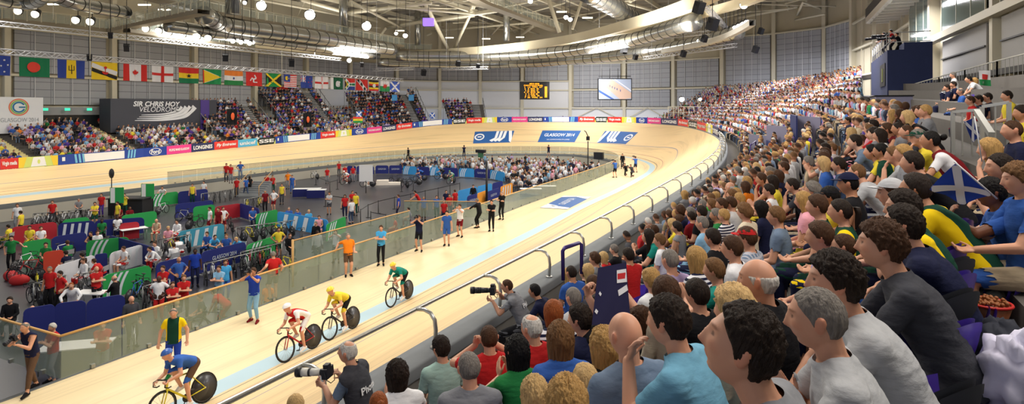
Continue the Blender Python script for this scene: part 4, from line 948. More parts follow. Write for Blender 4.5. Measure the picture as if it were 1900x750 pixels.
 D,F=sphere_dirs(72 if fine else 36,60 if fine else 30);HP=head_pos(D)
 pieces.append(([tuple(HM@Vector(p))for p in HP],[tuple(f)for f in F]))
 bones.append((HM@V(0,-.01,.03),HM@V(0,.01,-.03),.088,.08,'head'))
 cap_(nb+Rt@V(0,0,-.02),HM@V(0,-.025,-.05),.056*(1 if not fem else .88),.054*(1 if not fem else .88),'neck')
 for sx in(-1,1):
  mb=MB();M=(HR@Matrix.Rotation(sx*-.35,3,'Z'));mb.sphere(HM@V(sx*.081,-.008,-.004),1,None,14,10,(.008,.019,.033),M);pieces.append((mb.v,mb.f))
  mb=MB();mb.sphere(HM@V(sx*.089,-.015,.006),1,None,12,8,(.006,.014,.024),M);pieces.append((mb.v,mb.f))
 # arms and hands
 for sx,tgt,pole,S in((-1,g['lh'],g['lpole'],sh[0]),(1,g['rh'],g['rpole'],sh[1])):
  if tgt is None:tgt=S+V(sx*.09,.05,-.54)
  E,W=ik(S,tgt,.29,.255,pole)
  k=(1 if not fem else .84)*(1+(fat-1)*.5)
  cap_(S,E,.056*k,.043*k,'uarm');cap_(E,W,.044*k,.029*k,'farm')
  fd=(W-E).normalized();hv=g.get('lhd' if sx<0 else 'rhd');hdn=Vector(hv).normalized()if hv else(fd+V(0,0,-.15)).normalized()
  # palm frame: hdn along the hand, side = thumb side towards the body's middle
  side=V(-sx,0,.25)-hdn*V(-sx,0,.25).dot(hdn);side=side.normalized()if side.length>.1 else hdn.orthogonal().normalized()
  nrm=hdn.cross(side).normalized()
  pn=g.get('lpn' if sx<0 else 'rpn') # palm normal
  if pn:nrm=(Vector(pn)-hdn*Vector(pn).dot(hdn)).normalized();side=nrm.cross(hdn).normalized();side=side if side.dot(V(-sx,.2,.4))>0 else-side
  bones.append((W,W+hdn*.17,.03,.03,'hand'))
  Q=Matrix((side,hdn,nrm)).transposed()
  mb=MB();mb.sphere(W+hdn*.052,1,None,12,8,(.043,.058,.017),Q);pieces.append((mb.v,mb.f))
  if fine or True:
   fr=.0088 if fine else .011
   for(off,ln,fi)in FINGERS:
    c=g['curl']*(1+.12*fi);a=W+hdn*.09+side*(-off)*.95;l1,l2,l3=ln*.45,ln*.32,ln*.26
    # curl towards the palm (-nrm)
    d1=(hdn*math.cos(c*.7)-nrm*math.sin(c*.7));d2=hdn*math.cos(c*1.6)-nrm*math.sin(c*1.6);d3=hdn*math.cos(c*2.3)-nrm*math.sin(c*2.3)
    b=a+d1*l1;c2=b+d2*l2;e=c2+d3*l3
    mb=MB();mb.tube([a-d1*.03,a,b,c2,e,e+d3*.004],[fr,fr,fr*.98,fr*.92,fr*.82,.002],None,8);pieces.append((mb.v,mb.f))
   a=W+hdn*.03+side*.028-nrm*.004;d1=(hdn*.6+side*.75-nrm*.25).normalized();d2=(hdn*.9+side*.3-nrm*.4).normalized()
   b=a+d1*.038;e=b+d2*.045
   mb=MB();mb.tube([a-d1*.02,a,b,e,e+d2*.004],[fr*1.3,fr*1.25,fr*1.08,fr*.9,.002],None,8);pieces.append((mb.v,mb.f))
 # legs and feet
 for sx,tgt,pole,Hp in((-1,g['lf'],g['lk'],hips[0]),(1,g['rf'],g['rk'],hips[1])):
  if tgt is None:tgt=V(sx*.10,.02,.085)
  K,A=ik(Hp,tgt,.44,.42,pole);k=1+(fat-1)*.5
  cap_(Hp,K,.086*k,.058*k,'thigh');cap_(K,A,.056*k,.037*k,'shin')
  calf=K.lerp(A,.3);mb=MB();q=(A-K).to_track_quat('Z','Y').to_matrix();mb.sphere(calf-Vector(pole).normalized()*.012,1,None,12,8,(.050*k,.052*k,.13),q);pieces.append((mb.v,mb.f))
  fd=g.get('lfd' if sx<0 else 'rfd');fd=Vector(fd).normalized()if fd else V(sx*.22,1,0).normalized();dz=V(0,0,-1)if abs(fd.z)<.5 else V(0,1,0)
  heel=A+dz*.045-fd*.04;toe=A+dz*.055+fd*.165
  cap_(heel,toe,.036,.028,'foot');cap_(A,A+fd*.09+dz*.035,.038,.034,'foot')
 return pieces,bones,HM,g
def mesh_from(pieces):
 v=[];f=[]
 for pv,pf in pieces:
  o=len(v);v+=[tuple(a)for a in pv];f+=[[i+o for i in q]for q in pf]
 me=bpy.data.meshes.new('m');me.from_pydata(v,[],f);me.update()
 bm=bmesh.new();bm.from_mesh(me);bmesh.ops.remove_doubles(bm,verts=bm.verts,dist=1e-5);bmesh.ops.recalc_face_normals(bm,faces=bm.faces);bm.to_mesh(me);bm.free()
 return me
def remesh(me,voxel,smooth=2,decimate=None):
 o=bpy.data.objects.new('tmp',me);COL.objects.link(o)
 r=o.modifiers.new('r','REMESH');r.mode='VOXEL';r.voxel_size=voxel
 if smooth:s_=o.modifiers.new('s','SMOOTH');s_.factor=.5;s_.iterations=smooth
 if decimate:d=o.modifiers.new('d','DECIMATE');d.ratio=decimate
 bpy.context.view_layer.update()
 out=bpy.data.meshes.new_from_object(o.evaluated_get(bpy.context.evaluated_depsgraph_get()))
 bpy.data.objects.remove(o);bpy.data.meshes.remove(me)
 return out
def arr(me):
 n=len(me.vertices);co=np.empty(n*3,np.float32);me.vertices.foreach_get('co',co);nr=np.empty(n*3,np.float32);me.vertices.foreach_get('normal',nr)
 return co.reshape(-1,3).astype(float),nr.reshape(-1,3).astype(float)
def classify(co,bones):
 best=np.full(len(co),9e9);lab=np.empty(len(co),object);tt=np.zeros(len(co));bi=np.zeros(len(co),int)
 for i,(a,b,ra,rb,l)in enumerate(bones):
  a=np.array(a);b=np.array(b);d=b-a;L2=d@d;t=np.clip(((co-a)@d)/max(L2,1e-9),0,1)
  dist=np.linalg.norm(co-(a+t[:,None]*d),axis=1)-(ra+(rb-ra)*t)
  m=dist<best;best[m]=dist[m];lab[m]=l;tt[m]=t[m];bi[m]=i
 return lab,tt,bi
def garment(me,co,nr,mask,off,iters,wr,seed,name):
 """cloth over the masked part of a body: the same surface moved out, relaxed and creased"""
 n=len(co);polys=[p.vertices[:]for p in me.polygons]
 polys=[p for p in polys if all(mask[i]for i in p)]
 if not polys:return None
 used=np.unique(np.concatenate([np.array(p)for p in polys]));idx=-np.ones(n,int);idx[used]=np.arange(len(used))
 F=[tuple(idx[i]for i in p)for p in polys];P=co[used]+nr[used]*(off[used][:,None]if isinstance(off,np.ndarray)else off)
 ed=np.array(list({tuple(sorted((a,b)))for f in F for a,b in zip(f,f[1:]+f[:1])}))
 cnt=np.zeros(len(P));np.add.at(cnt,ed[:,0],1);np.add.at(cnt,ed[:,1],1)
 for _ in range(iters):
  S=np.zeros_like(P);np.add.at(S,ed[:,0],P[ed[:,1]]);np.add.at(S,ed[:,1],P[ed[:,0]]);S/=cnt[:,None]
  P=P*.4+S*.6
 base=co[used];N=nr[used]
 d=((P-base)*N).sum(1);mn=.006;P+=N*np.clip(mn-d,0,None)[:,None]
 if wr:
  w=np.array([mnoise.noise(Vector((p[0]*5+p[2]*4+seed,p[1]*5,p[2]*15)))+.5*mnoise.noise(Vector((p[0]*12+seed,p[1]*12,p[2]*38)))for p in P]);P+=N*(np.clip(np.abs(w)-.12,-.1,1)*wr*1.8)[:,None]
 m2=bpy.data.meshes.new(name);m2.from_pydata([tuple(p)for p in P],[],F);m2.polygons.foreach_set('use_smooth',[True]*len(m2.polygons));m2.update()
 return m2
def skin_material(name,rgb):
 if name in MATS:return MATS[name]
 m=mat(name,rgb,.5,noise=.10,scale=14,spec=.35);nt=m.node_tree;b=nt.nodes['Principled BSDF']
 b.inputs['Subsurface Weight'].default_value=.0
 a=nt.nodes.new('ShaderNodeAttribute');a.attribute_name='tint'
 mx=nt.nodes.new('ShaderNodeMix');mx.data_type='RGBA';mx.blend_type='MULTIPLY';mx.inputs[0].default_value=1
 src=b.inputs['Base Color'].links[0].from_socket;nt.links.new(src,mx.inputs[6]);nt.links.new(a.outputs['Color'],mx.inputs[7]);nt.links.new(mx.outputs[2],b.inputs['Base Color'])
 return m
def tint_head(me,co,HM,lab,fine):
 """lips, brows, eyes and the warmer nose and ears, as colours of the face itself"""
 inv=HM.inverted();R=np.array(inv.to_3x3());t=np.array(inv.translation);L=co@R.T+t
 c=np.ones((len(co),4));X,Y,Z=L[:,0],L[:,1],L[:,2];aX=np.abs(X);face=(lab=='head')&(Y>.05)
 def put(m,col,w=1.):
  w=(m*w)[:,None];c[:,:3]=c[:,:3]*(1-w)+np.array(col)*w
 g=lambda v,ce,wd:np.exp(-((v-ce)/wd)**4)
 put(face*g(Z,-.064,.008)*g(X,0,.022),(.86,.52,.50))
 put(face*g(Z,.026,.005)*g(aX,.032,.017),(.38,.30,.26),.85 if fine else .25)
 put(face*g(Z,.005,.006)*g(aX,.031,.013),(.85,.85,.9),1 if fine else .3)
 put(face*g(Z,.005,.0055)*g(aX,.031,.0055),(.12,.10,.10),1 if fine else .4)
 put(face*g(Z,-.036,.012)*g(X,0,.018),(1,.84,.80),.7)
 put(face*g(aX,.045,.016)*g(Z,-.025,.016),(1,.86,.82),.6)
 put((lab=='head')&(aX>.080),(1,.80,.76),.8)
 at=me.color_attributes.new('tint','FLOAT_COLOR','POINT');at.data.foreach_set('color',c.astype(np.float32).ravel())
PROTO={}
def make_proto(key,pose,lod=1,seed=0):
 """one posed figure: body mesh, clothing meshes and the head's place"""
 if key in PROTO:return PROTO[key]
 fine=lod==0
 pieces,bones,HM,g=build_pose(pose,fine)
 me=mesh_from(pieces)
 me=remesh(me,.0062 if fine else .012,2 if fine else 1,.55 if fine else .22)
 co,nr=arr(me);lab,tt,bi=classify(co,bones)
 me.polygons.foreach_set('use_smooth',[True]*len(me.polygons));tint_head(me,co,HM,lab,fine)
 res=dict(hands=[b[1]for b in bones if b[4]=='hand'],body=me,HM=HM,co=co,nr=nr,lab=lab,tt=tt,bi=bi,g=g,seed=seed,fine=fine,cl={})
 PROTO[key]=res;return res
def cloth(pr,kind):
 """shirt (short, long, vest) / trousers / shorts / skirt / shoes of a prototype"""
 if kind in pr['cl']:return pr['cl'][kind]
 lab,tt,co,nr,g=pr['lab'],pr['tt'],pr['co'],pr['nr'],pr['g'];pel=np.array(g['pel']);ln=g['lean']
 upv=np.array((0,math.sin(ln),math.cos(ln)));h=(co-pel)@upv;L=lambda*a:np.isin(lab,a);fine=pr['fine']
 seated=g['pel'][2]<.75
 if kind in('tee','long','vest','jacket','bib'):
  m=L('torso','thigh')&(h>(-.06 if seated else-.08))
  if kind=='tee':m|=L('uarm')&(tt<.72)
  if kind in('long','jacket'):m|=L('uarm')|(L('farm')&(tt<.93))
  if kind in('vest','bib'):m|=L('uarm')&(tt<.06)
  m|=L('neck')&(tt<(.30 if kind=='jacket' else .12))
  off=np.where(L('torso'),{'jacket':.024,'bib':.030}.get(kind,.016),.011 if kind!='jacket' else .017).astype(float)
  me=garment(pr['body'],co,nr,m,off,16 if fine else 4,(.0042 if kind!='vest' else .002),pr['seed'],'shirt')
 elif kind in('trousers','shorts'):
  m=(L('torso')&(h<.06))|L('thigh')|(L('torso')&(bi_lo(pr)))
  if kind=='shorts':m=(L('torso')&(h<.06))|(L('thigh')&(tt<.88))
  else:m|=L('shin')&(tt<.93)
  me=garment(pr['body'],co,nr,m,.010 if kind=='trousers' else .014,8 if fine else 3,.004,pr['seed']+5,'trousers')
 else:
  m=L('foot');me=garment(pr['body'],co,nr,m,.006,1,0,0,'shoes')
 pr['cl'][kind]=me;return me
def bi_lo(pr):return np.zeros(len(pr['co']),bool)
HAIR={}
def hair_data(style,seed,fine):
 k=(style,seed,fine)
 if k not in HAIR:
  vs,fs=cap_mesh(style=='flatcap')if style in('cap','flatcap')else hair_mesh(style,96 if fine else 28,64 if fine else 20,seed)
  me=bpy.data.meshes.new('hair');me.from_pydata(vs,[],fs);me.polygons.foreach_set('use_smooth',[True]*len(me.polygons));me.update();HAIR[k]=me
 return HAIR[k]
def part_obj(name,me,parent,material,M=None,label=None):
 if len(me.materials)==0:me.materials.append(None)
 o=bpy.data.objects.new(name,me);COL.objects.link(o);o.parent=parent
 o.material_slots[0].link='OBJECT';o.material_slots[0].material=material
 if M is not None:o.matrix_local=M
 if label:o['label']=label
 return o
SKIN={'pale':(222,176,150),'fair':(208,154,126),'tan':(190,136,104),'brown':(120,76,54),'dark':(74,46,36)}
HAIRC={'dark':(38,28,22),'brown':(70,46,30),'light brown':(112,80,50),'blond':(176,138,84),'fair':(198,164,112),'ginger':(140,74,34),'grey':(120,114,108),'white':(196,192,186),'black':(18,15,15)}
CLO={'white':(225,226,230),'red':(180,34,36),'dark red':(112,20,28),'navy':(26,30,58),'blue':(52,92,168),'royal blue':(34,62,160),'light blue':(132,176,208),'sky blue':(70,160,215),
       'grey':(128,130,136),'dark grey':(62,63,70),'light grey':(176,178,182),'black':(24,24,28),'green':(36,118,62),'bright green':(60,190,70),'dark green':(20,62,48),'yellow':(222,200,60),'orange':(232,128,30),
       'pink':(226,160,176),'lilac':(176,158,200),'purple':(78,52,140),'teal':(24,128,116),'pale green':(150,180,172),'cream':(214,202,178),'brown':(92,70,54),'khaki':(150,134,104),'blue grey':(106,124,148),'denim':(62,78,108),'beige':(190,172,144),'turquoise':(40,170,170),'steel blue':(108,162,190)}
def hair_material(c):
 m=mat('hair_'+c.replace(' ','_'),HAIRC[c],.62,noise=.6,scale=80,spec=.2,bump=.8,stretch=(1,1,.10));return m
def cloth_material(c,pattern=None):
 if pattern is None:return mat('cloth_'+c.replace(' ','_'),CLO[c],.85,noise=.12,scale=16,spec=.15,bump=.28,stretch=(1,1,2.5))
 nm='cloth_%s_%s'%(c.replace(' ','_'),pattern)
 if nm in MATS:return MATS[nm]
 m=mat(nm,CLO[c],.85,spec=.15);nt=m.node_tree;b=nt.nodes['Principled BSDF']
 tc=nt.nodes.new('ShaderNodeTexCoord');sx=nt.nodes.new('ShaderNodeSeparateXYZ');nt.links.new(tc.outputs['Object'],sx.inputs[0])
 def math_(op,a,bb=None):
  q=nt.nodes.new('ShaderNodeMath');q.operation=op
  nt.links.new(a,q.inputs[0])if not isinstance(a,(int,float))else None
  if bb is not None:q.inputs[1].default_value=bb
  return q.outputs[0]
 if pattern=='stripes':fac=math_('GREATER_THAN',math_('FRACT',math_('MULTIPLY',sx.outputs[2],22.)),.5);c2=(222,222,228)
 elif pattern=='checks':
  a1=math_('GREATER_THAN',math_('FRACT',math_('MULTIPLY',sx.outputs[2],18.)),.6);a2=math_('GREATER_THAN',math_('FRACT',math_('MULTIPLY',sx.outputs[0],18.)),.6)
  q=nt.nodes.new('ShaderNodeMath');q.operation='MAXIMUM';nt.links.new(a1,q.inputs[0]);nt.links.new(a2,q.inputs[1]);fac=q.outputs[0];c2=(176,178,190)
 else: # 'sides': contrasting panels at the shoulders and sides
  ax=math_('ABSOLUTE',sx.outputs[0]);fac=math_('GREATER_THAN',ax,.13);c2={'yellow':(235,200,20),'white':(226,226,230),'red':(190,30,40)}[pattern]
 mx=nt.nodes.new('ShaderNodeMix');mx.data_type='RGBA';mx.inputs[6].default_value=lin([x/255 for x in CLO[c]])+(1,);mx.inputs[7].default_value=lin([x/255 for x in c2])+(1,)
 nt.links.new(fac,mx.inputs[0]);nt.links.new(mx.outputs[2],b.inputs['Base Color']);return m
N_PEOPLE=0
def person(loc,rz,pose_key,pose,lod=1,skin='fair',hair='short',hc='brown',top='tee',tc='white',bot='trousers',bc='navy',pattern=None,scale=1.,label=None,group=None,seed=0,extra=None,shoes='black',cat='person',cap=None):
 global N_PEOPLE;N_PEOPLE+=1
 pr=make_proto(pose_key,pose,lod,seed)
 me=pr['body']
 if len(me.materials)==0:me.materials.append(None)
 o=bpy.data.objects.new('person',me);COL.objects.link(o);o.location=loc;o.rotation_euler=(0,0,rz);o.scale=(scale,)*3
 o.material_slots[0].link='OBJECT';o.material_slots[0].material=skin_material('skin_'+skin,SKIN[skin])
 tag(o,label,cat,group)
 if hair and hair!='bald':part_obj('hair',hair_data(hair,seed%4,pr['fine']),o,hair_material(hc),pr['HM'])
 if cap:part_obj('cap',hair_data('flatcap' if cap=='light grey' else 'cap',0,pr['fine']),o,cloth_material(cap),pr['HM'])
 if top:
  m=cloth(pr,top)
  if m:part_obj({'tee':'shirt','long':'shirt','vest':'vest','jacket':'jacket'}[top],m,o,cloth_material(tc,pattern))
 if bot:
  m=cloth(pr,bot)
  if m:part_obj(bot,m,o,cloth_material(bc))
 if lod<=1:
  m=cloth(pr,'shoes')
  if m:part_obj('shoes',m,o,cloth_material(shoes))
 return o
# ---- poses (person faces +y, floor at z 0; seat at .44)
SEAT=dict(pel=V(0,0,.54),lf=V(-.11,.42,.085),rf=V(.11,.42,.085),lk=V(-.1,.5,1),rk=V(.1,.5,1))
def seat(**k):d=dict(SEAT);d.update(k);return d
POSE={
 'lap':seat(lean=.10,lh=V(-.10,.30,.66),rh=V(.10,.30,.66),lhd=V(.3,1,-.1),rhd=V(-.3,1,-.1)),
 'fwd':seat(lean=.62,curve=.15,hp=-.1,lh=V(-.05,.50,.60),rh=V(.05,.50,.60),lpole=V(-1,0,-.2),rpole=V(1,0,-.2),lhd=V(.5,.6,-.3),rhd=V(-.5,.6,-.3)),
 'chin':seat(lean=.45,curve=.1,lh=V(-.04,.42,.98),rh=V(.10,.40,.62),lpole=V(-.4,.2,-1),lhd=V(.2,-.3,1)),
 'clap':seat(lean=.12,lh=V(-.05,.36,.92),rh=V(.05,.36,.92),lpole=V(-1,0,-.6),rpole=V(1,0,-.6),lhd=V(.1,.5,.8),rhd=V(-.1,.5,.8),lpn=V(-1,0,0),rpn=V(1,0,0),curl=.2),
 'cross':seat(lean=.02,lh=V(.12,.20,.80),rh=V(-.12,.22,.78),lpole=V(-1,.3,-.4),rpole=V(1,.3,-.4),lhd=V(1,.2,.1),rhd=V(-1,.2,.1)),
 'photo':seat(lean=.08,lh=V(-.08,.27,1.10),rh=V(.10,.27,1.10),lpole=V(-1,.2,-.7),rpole=V(1,.2,-.7),lhd=V(.3,-.2,1),rhd=V(-.3,-.2,1),curl=.9),
 'back':seat(lean=-.12,lh=V(-.16,.24,.64),rh=V(.16,.24,.64)),
 'flag':seat(lean=.1,lh=V(-.30,.25,1.55),rh=V(.30,.25,1.55),lpole=V(-1,.1,-.2),rpole=V(1,.1,-.2),lhd=V(0,.2,1),rhd=V(0,.2,1),curl=1.),
 'stand':dict(),
 'hips':dict(lh=V(-.20,.02,1.02),rh=V(.20,.02,1.02),lpole=V(-1,-.4,0),rpole=V(1,-.4,0),lhd=V(.6,.5,-.3),rhd=V(-.6,.5,-.3)),
 'folded':dict(lh=V(.12,.20,1.20),rh=V(-.12,.22,1.17),lpole=V(-1,.1,-.5),rpole=V(1,.1,-.5),lhd=V(1,.1,.1),rhd=V(-1,.1,.1)),
 'shoot':dict(lean=.04,lh=V(-.07,.27,1.52),rh=V(.08,.22,1.54),lpole=V(-1,.1,-.7),rpole=V(1,.1,-.7),lhd=V(.2,.3,1),rhd=V(-.2,.3,1),curl=.9,lf=V(-.15,.05,.085),rf=V(.13,-.06,.085)),
 'walk':dict(lean=.05,lf=V(-.08,.28,.085),rf=V(.08,-.28,.12),lh=V(-.24,-.10,.96),rh=V(.24,.22,.98)),
 'lean':dict(lean=.55,pel=V(0,-.1,.90),lh=V(-.22,.50,.98),rh=V(.22,.50,.98),lpole=V(-1,0,0),rpole=V(1,0,0),lhd=V(.2,1,0),rhd=V(-.2,1,0)),
 'rail':dict(lean=-.05,lh=V(-.46,-.18,1.10),rh=V(.24,.05,.95),lpole=V(-.3,-1,-.3),lhd=V(-1,-.3,0)),
 'bend':dict(lean=.95,pel=V(0,-.15,.88),hp=-.3,lh=V(-.16,.45,.62),rh=V(.16,.48,.62),lk=V(-.2,1,0),rk=V(.2,1,0)),
 'wave':dict(lh=V(-.30,.15,1.62),rh=V(.24,.1,1.0),lpole=V(-1,.2,-.3),lhd=V(0,.1,1)),
 'photog':dict(lean=.35,curve=.1,hp=-.1,lh=V(-.08,.46,1.26),rh=V(.08,.30,1.36),lpole=V(-.4,.1,-1),rpole=V(1,0,-.7),lhd=V(.1,.9,.4),rhd=V(-.5,.5,.6),lpn=V(0,0,-1),curl=.9),
 'kneel':dict(pel=V(0,-.05,.52),lean=.45,curve=.05,lf=V(-.14,.30,.085),rf=V(.14,-.42,.10),rk=V(.1,.6,-1),rfd=V(0,.3,-1),lk=V(-.1,.8,1),lh=V(-.07,.66,.98),rh=V(.08,.48,1.06),lpole=V(-.5,0,-1),rpole=V(1,0,-.6),lhd=V(.1,.9,.3),rhd=V(-.4,.5,.6),curl=.9),
 'ride':dict(pel=V(0,-.22,.98),lean=1.02,curve=.28,hp=.1,hd=V(0,-.02,.03),lh=V(-.19,.50,.86),rh=V(.19,.50,.86),lpole=V(-.6,-.2,-1),rpole=V(.6,-.2,-1),lhd=V(.05,1,-.4),rhd=V(-.05,1,-.4),lf=V(-.10,.02,.22),rf=V(.10,.05,.56),lk=V(-.02,1,.4),rk=V(.02,1,.4),lfd=V(0,1,-.25),rfd=V(0,1,-.15),curl=1.1),
}
def pose(name,**k):
 d=dict(POSE[name]);d.update(k);return d

# ================================================================== BALUSTRADES
woodrail=mat('oak_handrail',(206,160,96),.45,noise=.1,scale=6);glassm=mat('balustrade_glass',(150,164,146),.06,alpha=.34,spec=.6);clampm=mat('glass_clamp',(150,152,150),.35,metal=.7)
def balustrade(path,h,label,z0=0.02,cat='glass balustrade',rail=woodrail,name='glass_balustrade',seg=1.5):
 rt=empty(name,path[0],label=label,cat=cat);iv=Matrix.Translation(-path[0]);pts=[iv@p for p in path]
 # resample to panes
 cum=[0]
 for i in range(1,len(pts)):cum.append(cum[-1]+(pts[i]-pts[i-1]).length)
 n=max(1,int(cum[-1]/seg));P=[]
 for k in range(n+1):
  x=cum[-1]*k/n;i=max(j for j in range(len(cum))if cum[j]<=x+1e-6);i=min(i,len(pts)-2);f=(x-cum[i])/max(1e-6,cum[i+1]-cum[i]);P.append(pts[i].lerp(pts[i+1],f))
 gl=MB();ps=MB()
 for a,b in zip(P,P[1:]):
  d=(b-a).normalized()*.012;n_=V3(-d.y,d.x,0).normalized()*.006
  A,B=a+d,b-d;gl.slab([A+V3(0,0,z0),B+V3(0,0,z0),B+V3(0,0,h-.03),A+V3(0,0,h-.03)],.012,glassm)
  ps.box((a+b)/2+V3(0,0,z0+.04),(.10,.10,.10),clampm)
 gl.build('glass_pane',rt);ps.build('clamp',rt)
 hr=MB();hr.tube([p+V3(0,0,h)for p in P],.032,rail,8);hr.build('handrail',rt);return rt
def ain_t(u,lo,hi):return min((abs(project(sp(*fr_at(t,AIN)))[0]-u),t)for t in np.arange(lo,hi,.2)if depth_of(sp(*fr_at(t,AIN)))>3)[1]
ta=ain_t(118,12,60);tb=ain_t(1120,40,75)
ain=lambda t,d=.0:(lambda a,b:sp(a[0]+(b[0]-a[0])*d,a[1]+(b[1]-a[1])*d,.01))(fr_at(t,AIN),fr_at(t,INN))
balustrade([ain(t,.03)for t in np.arange(ta,tb,1.)]+[ain(tb,.03)],1.1,'long glass balustrade with wooden rail between the near track and the infield')
c0=ain(ta,.03);far_=at_z(-60,575,1.1);balustrade([c0,V3(far_.x,far_.y,.01)],1.1,'glass balustrade turning away from the track at the lower left corner')
balustrade([ain(t,.03)for t in np.arange(tb+.3,ain_t(300,150,NT-5),1.)],1.1,'glass balustrade round the far side of the infield',rail=mat('slim_rail',(196,190,160),.5))
a=at_z(543,447,1.1);b=at_z(760,391,1.1);a.z=b.z=.0
balustrade([a,a.lerp(b,.5),b],1.1,'second glass balustrade with orange end post, behind the official in orange',z0=-.3)
a2=at_z(750,373,0.4);b2=at_z(884,374,0.4);c2=at_z(905,381,.4)
for q in(a2,b2,c2):q.z=-.7
balustrade([a2,b2,c2],1.1,'glass balustrade across the infield ramp behind the blue clad athletes')
mb=MB();mb.tube([a+V3(0,0,-.9),a+V3(0,0,1.15)],.05,woodrail,8);tag(mb.build('end_post'),'orange wooden end post of the second balustrade','post')
# sloping ramp between the balustrades
# ================================================================== BARRIER PANELS OF THE TEAM PENS
PC={'green':(34,150,74),'navy':(26,36,110),'red':(166,30,44),'white':(214,216,224),'light blue':(50,140,205),'turquoise':(60,150,180),'orange':(226,146,40),'blue':(30,70,170),'orange red':(206,70,48)}
def px_floor(u,v,ztop):p=at_z(u,v,ztop);return V3(p.x,p.y,ZI)
def panel(u0,v0,u1,v1,c,label,h=1.1,design=None,cat='barrier panel',grp='barrier panels of the infield pens'):
 A,B=px_floor(u0,v0,ZI+h),px_floor(u1,v1,ZI+h);L=(B-A).length;d=(B-A);rz=math.atan2(d.y,d.x)
 rt=empty('barrier_panel',A,rz,label,cat,grp);m_=mat('panel_'+c.replace(' ','_'),PC[c],.7,noise=.06,scale=2)
 mb=MB();r=min(.25,L*.2);n=6;pts=[(0,.08),(L,.08)]+[(L-r+r*math.cos(a),h-r+r*math.sin(a))for a in np.linspace(0,math.pi/2,n)]+[(r+r*math.cos(a),h-r+r*math.sin(a))for a in np.linspace(math.pi/2,math.pi,n)]
 mb.slab([(x,-.02,z)for x,z in pts],.04,m_);mb.build('fabric_panel',rt)
 ft=MB()
 for x in(.15,L-.15):ft.box((x,0,.02),(.08,.5,.04),clampm);ft.bar((x,0,0),(x,0,h*.7),.03,.03,clampm)
 ft.build('foot',rt)
 if design:
  w_=mat('panel_print_white',(206,214,222),.7);de=MB()
  for sgn in(-1,1):
   y=sgn*.075
   if design=='swoosh':
    for k in range(3):
     x0=L*(.06+k*.12);de.grid([[(x0+L*.16*f**2,y,.1+(h-.14)*f),(x0+L*.16*f**2+L*.06,y,.1+(h-.14)*f)]for f in np.linspace(0,1,7)],w_,False)
   elif design=='text':
    text_on(de,'GLASGOW 2014',min(L*.6,1.4),.2,Matrix.Translation((L/2,y,h*.6))@(Matrix.Rotation(math.pi,4,'Z')if sgn>0 else Matrix.Identity(4)),w_)
   elif design=='cross':
    for k in range(4):de.add([(L*(.1+k*.2),y,.1),(L*(.18+k*.2),y,.1),(L*(.24+k*.2),y,h-.1),(L*(.16+k*.2),y,h-.1)],[(0,1,2,3)],w_)
  if de.v:de.build('white_print',rt)
 return rt
